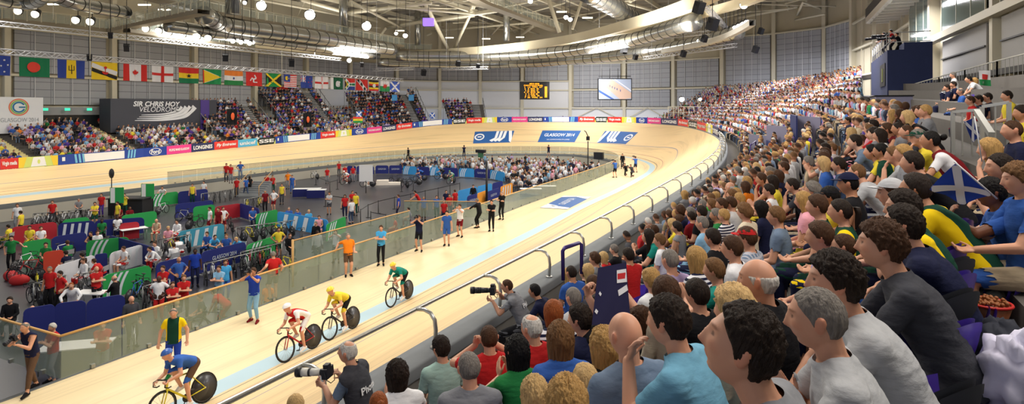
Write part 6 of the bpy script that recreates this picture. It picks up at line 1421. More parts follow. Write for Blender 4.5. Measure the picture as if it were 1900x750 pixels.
D1=[(357,341,'stand',175,'fair','short','brown','vest','yellow','trousers','dark green','steward in yellow bib at the back of the pens'),(378,336,'stand',150,'fair','short','dark','tee','white','trousers','navy','official in white shirt right of the yellow bib at the back'),(301,346,'lean',170,'fair','short','brown','tee','white','trousers','red','athlete in white top leaning on the back green swoosh panel'),
 (439,330,'stand',165,'fair','short','brown','tee','red','trousers','dark grey','volunteer in red at the foot of the infield stairs'),(456,329,'walk',30,'fair','short','brown','tee','blue','trousers','denim','man in blue walking up the infield stairs'),(463,327,'walk',20,'fair','long','dark','tee','black','shorts','black','woman in black right of the man in blue on the stairs'),(495,324,'stand',170,'fair','short','brown','tee','red','trousers','dark green','volunteer in red above the far blue banner, left one'),(506,325,'stand',190,'fair','short','brown','tee','red','trousers','dark green','volunteer in red above the far blue banner, right one'),(534,319,'rail',170,'fair','short','brown','tee','orange','trousers','grey','official in orange at the left edge of the dark floor'),(542,325,'stand',170,'fair','short','brown','tee','blue','trousers','blue','man in blue just right of the far official in orange'),(523,341,'stand',170,'fair','short','brown','vest','yellow','trousers','dark grey','steward in yellow bib by the navy draped tables'),(492,353,'stand',170,'tan','crop','grey','tee','dark red','trousers','black','heavy man in dark red shirt in the middle pens'),(508,352,'hips',150,'fair','short','dark','tee','white','shorts','dark red','athlete in white shirt right of the heavy man in dark red'),(389,384,'stand',110,'fair','short','dark','tee','white','shorts','dark red','man in white shirt and dark red shorts left of the long red panel'),(405,385,'stand',150,'fair','short','brown','tee','dark red','trousers','dark red','man in dark red between two men in white'),(414,384,'hips',200,'fair','short','brown','tee','white','shorts','dark red','man in white shirt with hands on hips before the red panel'),
 (97,372,'stand',170,'fair','short','brown','tee','red','trousers','dark grey','volunteer in red before the back bike rack'),(188,359,'stand',160,'fair','short','brown','tee','red','trousers','purple','volunteer in red vest left of the thin mast'),(32,378,'stand',170,'fair','short','brown','tee','white','trousers','grey','person in white at the back left edge of the infield'),(176,375,'folded',170,'tan','short','dark','tee','yellow','shorts','dark green','athlete in yellow right of the back bike rack'),(231,359,'shoot',170,'fair','short','brown','tee','yellow','trousers','dark green','athlete in yellow with hands raised beside the black plinth'),(218,374,'stand',120,'tan','short','dark','tee','yellow','trousers','brown','athlete in yellow, shorter, left of the one with raised hands'),(268,351,'stand',175,'fair','short','brown','tee','red','trousers','blue grey','volunteer in red vest and grey trousers before the black plinth'),(38,391,'stand',60,'fair','short','dark','tee','yellow','trousers','dark green','athlete in yellow top and green trousers by the left edge panel'),
 (611,356,'folded',165,'tan','short','dark','tee','light grey','shorts','dark grey','man in grey tee shirt and shorts on the dark floor'),(640,361,'stand',175,'fair','bob','dark','tee','red','trousers','navy','volunteer in red with dark hair, left of the group on the dark floor'),(654,354,'stand',200,'fair','short','brown','tee','red','trousers','navy','volunteer in red at the back of the group on the dark floor'),(652,369,'stand',30,'fair','short','brown','tee','white','trousers','denim','person in white tee shirt and jeans, nearest of the floor group'),(660,357,'stand',150,'fair','short','black','tee','yellow','trousers','dark green','athlete in yellow and green at the right of the floor group'),
 (629,300,'stand',170,'fair','short','brown','tee','red','trousers','dark grey','tallest volunteer in red at the back of the dark floor'),(640,307,'stand',180,'fair','short','dark','tee','red','trousers','dark grey','volunteer in red between two others at the back of the dark floor'),(655,308,'stand',180,'fair','short','brown','tee','red','trousers','grey','volunteer in red just left of the navy lettered panel'),(607,311,'stand',170,'fair','short','brown','tee','red','trousers','grey','volunteer in red alone at the back left corner of the dark floor'),(739,361,'stand',90,'fair','short','brown','tee','royal blue','trousers','navy','athlete in blue and white behind the long belt barrier'),(770,354,'lean',90,'fair','short','dark','tee','red','trousers','dark grey','volunteer in red leaning beside the long belt barrier'),
 (786,364,'stand',180,'tan','short','grey','tee','blue','trousers','brown','man in blue polo behind the ramp balustrade, left one'),(810,363,'stand',190,'fair','short','brown','tee','blue','trousers','dark green','man in blue polo behind the ramp balustrade, right one'),(824,371,'stand',170,'fair','short','grey','tee','red','trousers','navy','volunteer in red vest nearest the ramp balustrade'),(834,360,'stand',190,'fair','short','brown','tee','red','trousers','navy','volunteer in red and white behind the one nearest the ramp'),(844,352,'stand',30,'fair','short','brown','tee','red','trousers','black','volunteer in red seen from behind by the blue panels'),(828,353,'stand',190,'fair','short','dark','tee','navy','trousers','black','man in navy left of the volunteer seen from behind'),(878,343,'stand',170,'fair','short','dark','jacket','black','trousers','black','person in black with white badge before the blue panels'),
 (586,411,'stand',150,'fair','short','grey','jacket','black','trousers','black','man in black suit behind the second balustrade'),(589,427,'stand',190,'dark','crop','black','long','light grey','trousers','dark grey','person in light grey sweater behind the second balustrade'),(623,426,'shoot',170,'fair','long','brown','tee','white','trousers','dark grey','woman in white taking a picture behind the second balustrade')]
for a in D1:F_(*a)
D2=[(469,384,190,'fair','short','dark','tee','blue','trousers','navy','seated mechanic in blue left of the green and white panel'),(536,384,180,'fair','short','grey','tee','blue','shorts','khaki','seated man in blue with bare legs behind the blue panel'),(552,387,150,'fair','short','brown','tee','blue','trousers','navy','man in blue bending right of the bare legged one'),(573,389,200,'fair','short','fair','tee','sky blue','trousers','navy','fair haired person in sky blue near the dark floor'),(592,400,180,'fair','short','brown','vest','pink','shorts','blue','athlete in pink top sitting left of the green swoosh panel'),
 (15,417,60,'fair','short','dark','tee','yellow','trousers','dark green','seated athlete in yellow at the left edge'),(55,419,170,'tan','short','dark','tee','yellow','trousers','dark green','seated athlete in yellow before the dark red panel'),(76,420,190,'fair','short','brown','tee','white','trousers','grey','seated athlete in white before the dark red panel'),(189,406,180,'dark','crop','black','tee','green','trousers','black','seated athlete in green before the plain navy panel'),(218,400,180,'dark','crop','black','tee','white','trousers','navy','seated athlete in white left of the long green panel'),(220,382,180,'brown','crop','black','tee','dark red','trousers','dark red','seated athlete in dark red behind the one in white'),(241,383,200,'brown','crop','black','tee','dark red','trousers','red','seated athlete in dark red, right one of the dark red pair'),(290,406,160,'fair','bald','grey','vest','beige','shorts','red','bare armed athlete sitting beside the white crate table'),(328,408,150,'fair','short','dark','long','white','trousers','red','athlete in white and red jacket sitting by a black kit case'),(146,368,180,'fair','short','grey','tee','grey','trousers','black','person in grey behind the back bike rack'),
 (732,402,90,'fair','short','brown','tee','red','trousers','dark red','person in red seated low behind the second balustrade'),(758,385,90,'fair','short','dark','tee','grey','trousers','dark red','person in grey seated beside the ramp balustrade'),(312,420,180,'fair','short','fair','tee','pink','trousers','grey','person in pink top sitting left of the turquoise panel')]
for a in D2:S_(*a)
F_(190,596,'folded',170,'fair','pony','brown','tee','red','trousers','grey','volunteer in red vest with folded hands, behind the glass right of the table')
F_(97,600,'folded',120,'fair','short','white','tee','red','trousers','grey','volunteer in red and white behind the glass left of the table')
S_(327,556,60,'fair','short','fair','tee','dark grey','shorts','grey','fair haired boy in dark grey seated behind the glass, left one')
S_(371,546,100,'fair','short','light brown','tee','dark grey','shorts','grey','brown haired boy in dark grey seated behind the glass, right one')
F_(396,535,'bend',60,'fair','short','dark','tee','red','trousers','red','person in red and white bending down behind the glass')
F_(497,512,'stand',170,'tan','short','dark','tee','orange','trousers','black','person in orange behind the glass between the blue bib and red shirt',dz=-.25,scale=.9)
# riders warming up
def rider(P,rz,skin,tc,bc,hc_,label,blabel,col,short=None,helmet='black',lod=1,pattern=None,tilt=0.,bank=None):
 key='ride_%d_r'%lod;pr=make_proto(key,POSE['ride'],lod,3)
 o=person(P,rz,key,POSE['ride'],lod,skin,None,'brown','tee',tc,'shorts',bc,pattern,1.,label,None,3,None,'white','person');part_obj('helmet',helmet_data(),o,mat('helmet_'+helmet,CLO[helmet],.3),pr['HM'])
 b=bike(P,rz,col,blabel,'bicycles being ridden');
 if bank:o.rotation_euler=bank;b.rotation_euler=bank
 ALL.append((Vector(P),label,o));return o
HEL=[]
def helmet_data():
 if HEL:return HEL[0]
 D,F=sphere_dirs(26,16);P=head_pos(D);N=D/np.array([.076,.096,.12]);N/=np.linalg.norm(N,axis=1)[:,None];P=P+N*.022;P[:,1]-=.05*np.clip(-D[:,1],0,1)*np.clip(D[:,2]+.3,0,1);keep=D[:,2]>.12
 idx=-np.ones(len(D),int);idx[keep]=np.arange(keep.sum());me=bpy.data.meshes.new('helmet');me.from_pydata([tuple(p)for p in P[keep]],[],[tuple(idx[i]for i in f)for f in F if all(keep[i]for i in f)]);me.polygons.foreach_set('use_smooth',[True]*len(me.polygons));HEL.append(me);return me
for(u,v,rz,tc,bc,he,lb,bl,c)in((684,347,PHI+1.9,'yellow','black','yellow','rider in yellow warming up on rollers beside the white podium','bicycle of the rider in yellow on the dark floor','black'),(643,342,PHI+2.6,'white','red','white','rider in white and red on the dark floor before the volunteers','bicycle of the rider in white and red on the dark floor','red'),(838,341,PHI+2.6,'pale green','green','green','rider in pale green before the blue panels','bicycle of the rider in pale green','green'),(781,336,PHI+2.0,'blue','navy','blue','rider in blue before the light blue panel','bicycle of the rider in blue','blue'),(820,333,PHI+1.5,'dark grey','black','black','rider in dark grey left of the one in pale green','bicycle of the rider in dark grey','black')):
 rider(on_infield(u,v),rz,'fair',tc,bc,None,lb,bl,c,helmet=he)
# racing riders on the banking (heading down the straight towards the picture's lower left)
def racer(u,vt,lab,blab,tc,bc,he,col,pattern=None):
 # find the spot on the banking whose rider's helmet shows at (u, vt)
 best=None
 for t in np.arange(14,70,.5):
  for w in np.arange(.08,.9,.03):
   P=on_track(t,w);q=project(P+V3(0,0,1.40))
   e=(q[0]-u)**2+(q[1]-vt)**2
   if best is None or e<best[0]:best=(e,t,w)
 _,t,w=best;P=on_track(t,w,.01);a=on_track(t-.5,w);b=on_track(t+.5,w);d=(a-b).normalized();rz=math.atan2(-d.x,d.y);side=(on_track(t,w+.03)-on_track(t,w-.03)).normalized()
 rx=math.asin(d.z);slope=math.asin(side.z);bank=Euler((rx,slope*.6*(1 if True else-1),rz));rider(P,rz,'fair',tc,bc,None,lab,blab,col,helmet=he,pattern=pattern,bank=bank)
racer(560,548,'racing cyclist in red and white jersey on the banking, second from the left','red track bicycle under the cyclist in red and white','red','white','white','red','white')
racer(637,524,'racing cyclist in yellow jersey between the red and the green clad riders','black track bicycle under the cyclist in yellow','yellow','black','yellow','black')
racer(742,486,'racing cyclist in green jersey, furthest of the four on the banking','black track bicycle under the cyclist in green','teal','black','yellow','black')
racer(348,628,'racing cyclist in blue jersey, nearest of the four and in front of the bald man','brown track bicycle under the cyclist in blue','blue','brown','blue','yellow')
# folding chairs of the seated people in the infield
def chair_proto():
 rt=bpy.data.objects.new('folding_chair',None);COL.objects.link(rt);pm=mat('chair_grey',(150,150,154),.5)
 mb=MB();mb.box((0,.12,.425),(.42,.42,.03),pm);mb.build('seat',rt);mb=MB();mb.box((0,-.12,.78),(.40,.02,.22),pm);mb.build('backrest',rt)
 for sx in(-1,1):mb=MB();mb.tube([(sx*.21,.30,0),(sx*.21,-.13,.90)],.012,clampm,6);mb.build('leg',rt);mb=MB();mb.tube([(sx*.19,-.16,0),(sx*.19,.28,.42)],.012,clampm,6);mb.build('leg',rt)
 return rt
CHP=chair_proto()
for i,o in enumerate(CH):
 g=o.location;lb='grey folding chair under the '+str(o['label']).replace('seated ','')[:200];lb=' '.join(lb.split()[:15])
 if i==0:c=CHP;c.location=g;c.rotation_euler=o.rotation_euler
 else:c=dup(CHP,g,o.rotation_euler.z)
 tag(c,lb,'chair','folding chairs in the infield')
# hand-held cameras and lenses
def camera_obj(P,rz,pitch,L,label,white=False,s=1.):
 rt=empty('camera',P,rz,label,'camera');rt.scale=(s,)*3;rt.rotation_euler=(pitch,0,rz);mb=MB();mb.box((0,0,0),(.15,.07,.11),spk);mb.box((0,0,.07),(.07,.06,.04),spk);mb.box((.055,.02,-.01),(.035,.05,.11),spk);mb.build('body',rt)
 m2=MB();wm=mat('lens_white',(214,212,204),.5)if white else spk;m2.tube([(0,.03,0),(0,.08,0)],.035,spk,16);m2.tube([(0,.08,0),(0,.08+L*.4,0)],[.037,.042],wm,16);m2.tube([(0,.08+L*.4,0),(0,.08+L*.48,0)],.045,spk,16);m2.tube([(0,.08+L*.48,0),(0,.08+L*.78,0)],.046,wm,16);m2.tube([(0,.08+L*.78,0),(0,.08+L,0)],.053,spk,16);m2.build('lens',rt)
 m3=MB();m3.tube([(-.07,0,.04),(-.10,-.03,-.04),(-.05,-.06,-.10),(.03,-.06,-.10),(.09,-.03,-.04),(.07,0,.04)],.005,spk,5);m3.build('strap',rt);return rt
def camera_for(o,key,dist=.06,L=.12,label='',white=False,s=1.):
 pr=PROTO[key];W=[b for b in pr['body_bones']]if 'body_bones' in pr else None
 HMw=Matrix.Translation(o.location)@Matrix.Rotation(o.rotation_euler.z,4,'Z');p=HMw@((pr['hands'][0]+pr['hands'][1])/2+V3(0,.01,.02));camera_obj(p,o.rotation_euler.z,0,L,label,white,s)
for P_,lb_,o_ in list(ALL):
 l=str(o_['label'])
 if 'photographer' in l and 'bald' not in l and o_.location.z>-.5:
  key=[k for k in PROTO if PROTO[k]['body']is o_.data][0];camera_for(o_,key,L=.16,label='black camera held by the '+' '.join(l.split()[:10]))
o_=[x for x in ALL if x[1]=='bald photographer'][0][2];key=[k for k in PROTO if PROTO[k]['body']is o_.data][0];HMw=Matrix.Translation(o_.location)@Matrix.Rotation(o_.rotation_euler.z,4,'Z');camera_obj(HMw@((PROTO[key]['hands'][0]+PROTO[key]['hands'][1])/2+V3(0,0,.05)),o_.rotation_euler.z,-.3,.14,'black camera held by the bald photographer at the lower left edge')
bike_row(300,447,352,436,4,['black','yellow','black'],'beside the turquoise panel',1.2);bike_row(60,528,120,512,5,['black','silver','black','yellow'],'behind the men in red polo shirts',1.5);bike_row(262,534,312,520,4,['black','red','black'],'behind the broad man in white',1.1);bike_row(444,470,520,452,6,['black','red','black','yellow'],'at the right end of the lettered panel',.9)

# ================================================================== SPECTATORS IN THE NEAR STAND
def headY(u,v):
 r=(u-950)/FPX;k=(v-HV)/FPX;g=SP_-CP_*r;return .57/max(.012,(k-.53*g))
SEATED=[]
def N(u,vt,yaw,pose_,skin,hair,hc,top,tc,label,Y=None,lod=1,bc='navy',bot='trousers',tweak=None,k=None,short=None,seat_=True,**kw):
 Y=Y or headY(u,vt);ang=PHI-math.atan((u-950)/FPX);face=yaw-math.degrees(ang)
 o=put(u,vt,None,pose_,face,skin,hair,hc,top,tc,bot,bc,label,Y=Y,lod=lod,tweak=tweak,k=k,short=short or label,group=None,**kw)
 if seat_:SEATED.append(o)
 return o
# yaw: degrees left of the straight's direction that the body faces
H=dict
N(645,632,105,'photog','fair','thin','white','tee','blue grey','white haired photographer in dark grey vest holding a long white lens',Y=6.3,lod=0,bc='dark grey',k='ph0',short='white haired photographer',seat_=False,tweak=H(hy=.0,hp=-.12,lean=.18,lh=V(-.05,.40,1.24),rh=V(.06,.26,1.33),pel=V(0,0,.93)))
def bib(tag_,c):
 o=[x for x in ALL if x[1]==tag_][0][2];pr=[q for q in PROTO.values()if q['body']is o.data][0];me=cloth(pr,'bib');b=part_obj('bib',me,o,cloth_material(c),label='dark grey bib lettered in white');co,_=arr(me)
 vs,fs=text_polys('Photo',1,0,.03);xs=[a for a,q in vs];w=max(xs)-min(xs);zt=pr['g']['pel'][2]+.34;out=[]
 for x,z in vs:
  X,Z=(x-sum(xs)/len(xs))/w*.27,zt+z/w*.24;near=co[(np.abs(co[:,0]-X)<.035)&(np.abs(co[:,2]-Z)<.035)];out.append((X,(near[:,1].min()if len(near)else-.2)-.004,Z))
 m_=MB();m_.add(out,fs,whp);m_.build('white_lettering',b)
bib('white haired photographer','dark grey')
N(941,518,108,'kneel','fair','crop','brown','tee','grey','crouching photographer in grey tee shirt aiming over the ledge',Y=10.2,lod=0,bc='black',k='kn0',short='crouching photographer',seat_=False,tweak=H(pel=V(0,-.05,.66),lean=.5,lh=V(-.05,.52,1.03),rh=V(.08,.42,1.12)))
bib('crouching photographer','grey')
N(548,733,60,'lap','fair','short','fair','tee','cream','fair haired child whose head top shows at the bottom edge, leftmost',Y=5.2,scale=.8)
N(702,727,50,'lap','fair','bun','ginger','tee','grey','red brown haired child right of the photographer at the bottom edge',Y=4.6,scale=.8)
N(737,668,50,'clap','fair','bob','dark','tee','white','dark haired woman in white tee shirt clapping',Y=5.2,lod=0,k='w1',tweak=H(fem=True,hy=.2),short='woman in white clapping')
N(818,624,55,'lap','fair','short','dark','tee','pale green','dark haired man in pale green polo shirt',Y=6.2,lod=0,k='m1',tweak=H(hy=.25),short='man in pale green polo')
N(870,652,35,'lap','fair','crop','grey','tee','grey','grey haired man in grey shirt with dark collar',Y=4.5,lod=0,k='m2',tweak=H(hy=.2,fat=1.05),short='grey haired man in grey shirt')
N(907,603,45,'photo','fair','crop','brown','tee','red','man in red shirt holding a camera up to his face',Y=5.6,lod=0,k='m3',tweak=H(fat=1.06),short='man in red shirt')
N(960,623,50,'clap','fair','long','black','tee','green','woman with long black hair and green top clapping',Y=4.7,lod=0,k='w2',tweak=H(fem=True,hy=.1),seed=1,short='woman in green top')
N(986,583,60,'lap','fair','thin','white','tee','red','white haired man in red jersey with white collar',Y=5.2,lod=0,k='m4',tweak=H(fat=1.12,hy=.25),short='white haired man in red')
N(1040,596,40,'lap','fair','long','light brown','long','blue','woman with long light brown hair and blue top',Y=4.2,lod=0,k='w3',tweak=H(fem=True),seed=2,short='woman in blue top')
N(992,698,40,'lap','fair','bob','fair','tee','pink','fair haired child at the bottom edge, left of the other fair heads',Y=3.4,lod=0,k='c1',scale=.82,tweak=H(),seed=1)
N(1052,698,30,'lap','fair','bob','blond','tee','white','blond woman whose head fills the bottom edge before the bald man',Y=2.6,lod=0,k='w4',scale=.95,tweak=H(fem=True),seed=2)
N(1086,676,45,'fwd','fair','bob','fair','tee','grey','small fair haired child tucked beside the woman in black',Y=3.5,scale=.8,seed=3)
N(1122,606,45,'lap','fair','long','blond','tee','black','woman with wavy blond hair and black top',Y=3.9,lod=0,k='w5',tweak=H(fem=True,hy=.1),seed=3,short='woman in black top')
N(1160,577,52,'lap','fair','bald','grey','tee','blue grey','large bald man in grey blue shirt with dark collar',Y=3.1,lod=0,k='m5',tweak=H(fat=1.16,hy=.1),short='large bald man')
N(1027,557,50,'lap','fair','bob','ginger','tee','navy','woman with short red brown hair and striped top',Y=5.9,pattern='stripes',short='woman in striped top')
N(1076,565,75,'lap','fair','short','dark','jacket','navy','dark haired man in navy jacket turned to the left',Y=4.9,lod=0,k='m6',tweak=H(hy=.15),short='man in navy jacket')
N(1064,532,60,'lap','fair','crop','grey','tee','light grey','grey haired man in pale tee shirt, ahead of the man in navy',Y=6.6,short='grey haired man in pale tee')
N(1060,492,60,'lap','tan','crop','dark','tee','blue','man in bright blue tee shirt inside the purple gate frame',Y=9.5,bc='khaki',bot='shorts',short='man in bright blue tee')
N(1114,542,60,'lap','fair','crop','dark','jacket','black','man with receding dark hair and black jacket',Y=5.0,lod=0,k='m7',tweak=H(hy=.2,fat=1.1),short='man in black jacket')
N(1101,511,60,'lap','fair','short','brown','tee','dark grey','boy ahead of the raised dark flag',Y=6.6,scale=.85)
N(1190,524,75,'flag','fair','short','brown','tee','black','brown haired man with arms raised holding a dark blue flag',Y=4.5,lod=0,k='m8',tweak=H(lh=V(-.24,.45,1.46),rh=V(.22,.50,1.50)),short='man holding up the dark flag')
N(1240,549,82,'chin','fair','short','dark','tee','steel blue','dark haired man in light blue shirt with a hand at his face',Y=2.85,lod=0,k='m9',tweak=H(lean=.30,hp=0,hy=-.1),short='man in light blue shirt')
N(1376,564,92,'fwd','fair','short','dark','tee','grey','dark haired man in grey tee shirt looking down, closest to us',Y=1.72,lod=0,k='m10',tweak=H(hp=-.38,hy=.05,lean=.35),short='closest dark haired man')
N(1407,478,80,'lap','fair','fringe','white','jacket','black','bald man with white side hair, glasses and black jacket',Y=3.3,lod=0,k='m11',tweak=H(fat=1.14,hy=.1),short='bald man in black jacket')
N(1362,533,70,'lap','fair','curly','fair','tee','cream','person with short curly fair hair behind the closest dark haired man',Y=3.1,lod=1,seed=2,short='curly fair head')
N(1325,480,85,'clap','fair','short','light brown','tee','teal','boy in teal tee shirt with hands together',Y=5.2,scale=.88,short='boy in teal')
N(1293,518,60,'lap','fair','short','dark','jacket','black','dark haired boy in black left of the bald man in black',Y=4.1,scale=.86,short='boy in black')
N(1236,512,60,'lap','fair','long','brown','long','cream','woman with long brown hair and cream cardigan',Y=4.3,lod=1,seed=1,tweak=H(fem=True),k='w6',short='woman in cream cardigan')
N(1243,461,55,'lap','fair','crop','grey','tee','lilac','grey haired man in lilac shirt',Y=6.2,lod=1,short='man in lilac shirt')
N(1292,457,60,'lap','fair','long','blond','tee','navy','girl with wavy blond hair and striped top',Y=6.0,pattern='stripes',seed=3,tweak=H(fem=True),k='w7',short='girl in striped top')
N(1358,438,85,'lap','fair','short','brown','tee','white','young man in white tee shirt turned to the left',Y=5.9,short='young man in white tee')
N(1386,421,75,'lap','fair','short','brown','tee','blue grey','man in red cap and checked shirt',Y=6.4,cap='red',pattern='checks',short='man in red cap')
N(1322,424,70,'lap','fair','short','dark','tee','black','dark haired man in black tee shirt beyond the boy in teal',Y=7.4,short='man in black tee')
N(1303,400,75,'lap','fair','crop','grey','tee','light blue','grey haired man in light blue shirt above the striped girl',Y=9,short='man in light blue beyond the striped girl')
N(1208,500,60,'lap','fair','curly','blond','tee','white','blond child beside the raised dark flag',Y=5.8,scale=.85,seed=1)
N(1166,460,60,'lap','tan','short','dark','tee','red','boy in red jersey beyond the raised dark flag',Y=8.6,scale=.9,short='boy in red jersey')
N(1516,530,95,'clap','fair','crop','grey','tee','light grey','man with cropped grey hair in grey polo, hands clasped',Y=2.25,lod=0,k='m12',tweak=H(lean=.35,hy=-.05,fat=1.05,lh=V(-.03,.32,.86),rh=V(.03,.32,.86)),short='man in grey polo')
N(1548,470,95,'fwd','fair','thick','dark','tee','light grey','man with thick dark hair in plain grey tee shirt',Y=2.55,lod=0,k='m13',tweak=H(hy=.1,lean=.42),seed=1,short='man with thick dark hair')
N(1635,410,90,'fwd','fair','thick','brown','long','dark grey','man with swept brown hair in dark grey button shirt',Y=3.0,lod=0,k='m14',tweak=H(lean=.4,hy=.0),seed=2,short='man in dark grey button shirt')
N(1675,380,80,'fwd','fair','short','dark','jacket','navy','dark haired man in navy top behind the dark grey button shirt',Y=3.5,lod=0,k='m15',tweak=H(lean=.38),short='man in navy top')
N(1521,411,90,'lap','fair','short','brown','tee','lilac','brown haired man in lilac shirt near the bare concrete edge',Y=4.8,lod=1,short='brown haired man in lilac')
N(1566,433,80,'lap','fair','bun','brown','tee','blue','brown haired child right of the brown haired man in lilac',Y=4.6,scale=.85)
N(1655,331,85,'lap','fair','crop','brown','tee','dark green','man in pale grey flat brim cap',Y=4.8,lod=0,k='m16',tweak=H(hy=.1),cap='light grey',short='man in pale grey cap')
N(1676,352,85,'chin','fair','short','dark','tee','dark green','dark haired man in green and yellow jersey, hand at his chin',Y=4.0,lod=0,k='m17',pattern='yellow',tweak=H(lean=.35),short='man in green and yellow, hand at chin')
N(1698,322,75,'fwd','tan','short','dark','tee','dark green','dark haired man in dark green jersey behind the pale grey cap',Y=4.6,lod=1,pattern='yellow',short='man in dark green jersey')
N(1574,320,80,'lap','tan','crop','black','vest','black','man in black sleeveless vest and dark cap',Y=6.4,cap='navy',short='man in black vest')
N(1692,281,80,'fwd','fair','short','dark','tee','black','dark haired man in black leaning forward below the white fence',Y=6.2,lod=1,short='man in black below the fence')
N(1726,243,80,'fwd','tan','bun','black','tee','dark red','woman with black hair tied up in dark red and white top',Y=7.2,tweak=H(fem=True,lean=.55),k='w8',pattern='white',short='woman in dark red top')
N(1704,240,85,'chin','fair','short','grey','tee','yellow','person in green hat and yellow top with hands at the face',Y=8.2,cap='dark green',short='person in green hat')
N(1645,228,85,'fwd','tan','short','brown','vest','dark red','man in dark red vest with white sleeves before the low fence',Y=10.5,short='man in dark red vest')
N(1667,226,85,'lap','tan','bun','dark','tee','grey','woman in grey right of the man in the dark red vest',Y=10.2,short='woman in grey by the fence')
N(1682,231,85,'fwd','fair','crop','brown','tee','dark grey','man in dark grey leaning left of the green hat',Y=9.6)
N(1617,268,80,'fwd','fair','short','black','tee','yellow','black haired person in green and yellow leaning forward mid stand',Y=9.2,pattern=None,short='leaning person in yellow')
N(1634,266,80,'lap','tan','short','black','tee','dark green','person in dark green just right of the one in yellow',Y=9.0)
N(1676,268,85,'lap','fair','short','blond','tee','grey','blond person behind the dark haired man in black',Y=7.6)
N(1658,272,80,'chin','fair','short','light brown','tee','light grey','person with light brown hair and hands at the mouth',Y=8.0)
N(1590,303,75,'fwd','fair','crop','light brown','tee','light grey','man with light brown hair in light grey shirt right of the black vest',Y=7.6)
N(1516,361,85,'lap','fair','short','brown','tee','dark green','young man in dark green shirt left of the ponytailed woman',Y=6.2,lod=1,short='young man in dark green')
N(1559,368,85,'lap','fair','pony','dark','tee','dark green','ponytailed woman in green shirt with yellow side panels',Y=5.6,lod=1,pattern='yellow',tweak=H(fem=True),k='w9',short='ponytailed woman in green')
N(1540,346,85,'lap','tan','short','black','tee','yellow','man in black cap and yellow shirt behind the ponytailed woman',Y=6.9,cap='black',short='man in black cap')
N(1856,283,95,'chin','fair','pony','dark','tee','black','dark haired young woman in black smiling at the right edge',Y=5.0,lod=0,k='w10',tweak=H(fem=True,lean=.3),short='young woman in black')
N(1836,256,95,'chin','fair','long','blond','tee','beige','girl with long blond hair behind the young woman in black',Y=6.2,lod=1,tweak=H(fem=True),k='w11',seed=1,short='girl with long blond hair')
N(1890,303,100,'lap','fair','thick','light brown','tee','blue','boy with glasses in blue tee shirt at the right edge',Y=4.2,lod=0,k='m18',scale=.95,bot='shorts',bc='beige',short='boy in blue with glasses',tweak=H(lh=V(-.14,.40,.72),rh=V(.10,.40,.80)))
N(1838,330,95,'wave','brown','short','black','tee','blue','dark skinned boy in blue shirt waving the blue and white flag',Y=4.5,scale=.92,lod=0,k='m19',bot='shorts',bc='beige',tweak=H(pel=V(0,0,.54),lf=V(-.11,.42,.085),rf=V(.11,.42,.085),lk=V(-.1,.5,1),rk=V(.1,.5,1),lean=.35,lh=V(-.05,.50,.95),rh=V(.10,.42,.80)),short='boy waving the flag')
N(1878,222,95,'lap','fair','crop','brown','tee','navy','brown haired person above the boy with glasses',Y=6.8)
N(1868,168,95,'lap','fair','short','dark','tee','yellow','dark haired man in yellow tee shirt, upper right',Y=13,short='man in yellow, upper right')
N(1895,195,95,'lap','tan','short','dark','tee','yellow','person in yellow and green cut by the right edge',Y=9,pattern=None)
N(1768,134,90,'lap','fair','short','grey','tee','white','grey haired woman in white at the top of the right stand',Y=24,short='woman in white at the top')
N(1757,157,90,'lap','fair','short','dark','tee','navy','dark haired boy in navy below the woman in white',Y=22)
N(1769,151,90,'lap','fair','short','dark','tee','navy','dark haired boy in navy, right one of two below the woman in white',Y=22)
N(1782,163,90,'lap','fair','thin','grey','tee','blue','grey haired man in bright blue shirt near the top rail',Y=19,short='grey haired man in bright blue')
N(1797,141,90,'fwd','fair','short','black','tee','white','black haired person in white and red near the top rail',Y=21)
N(1808,144,95,'lap','fair','long','blond','tee','green','blond woman in green next to a hung flag at the top rail',Y=21)
for i,(u,v,c,hc)in enumerate([(1800,178,'red','brown'),(1815,176,'navy','dark'),(1832,172,'navy','dark'),(1842,192,'grey','brown'),(1828,197,'white','ginger')]):
 N(u,v,92,'lap','fair','short',hc,'tee',c,['person in red in the row above the white fence','dark haired person in navy above the white fence, left of two','dark haired person in navy above the white fence, right of two','brown haired person in grey just above the white fence','ginger haired person in white just above the white fence'][i],Y=15)
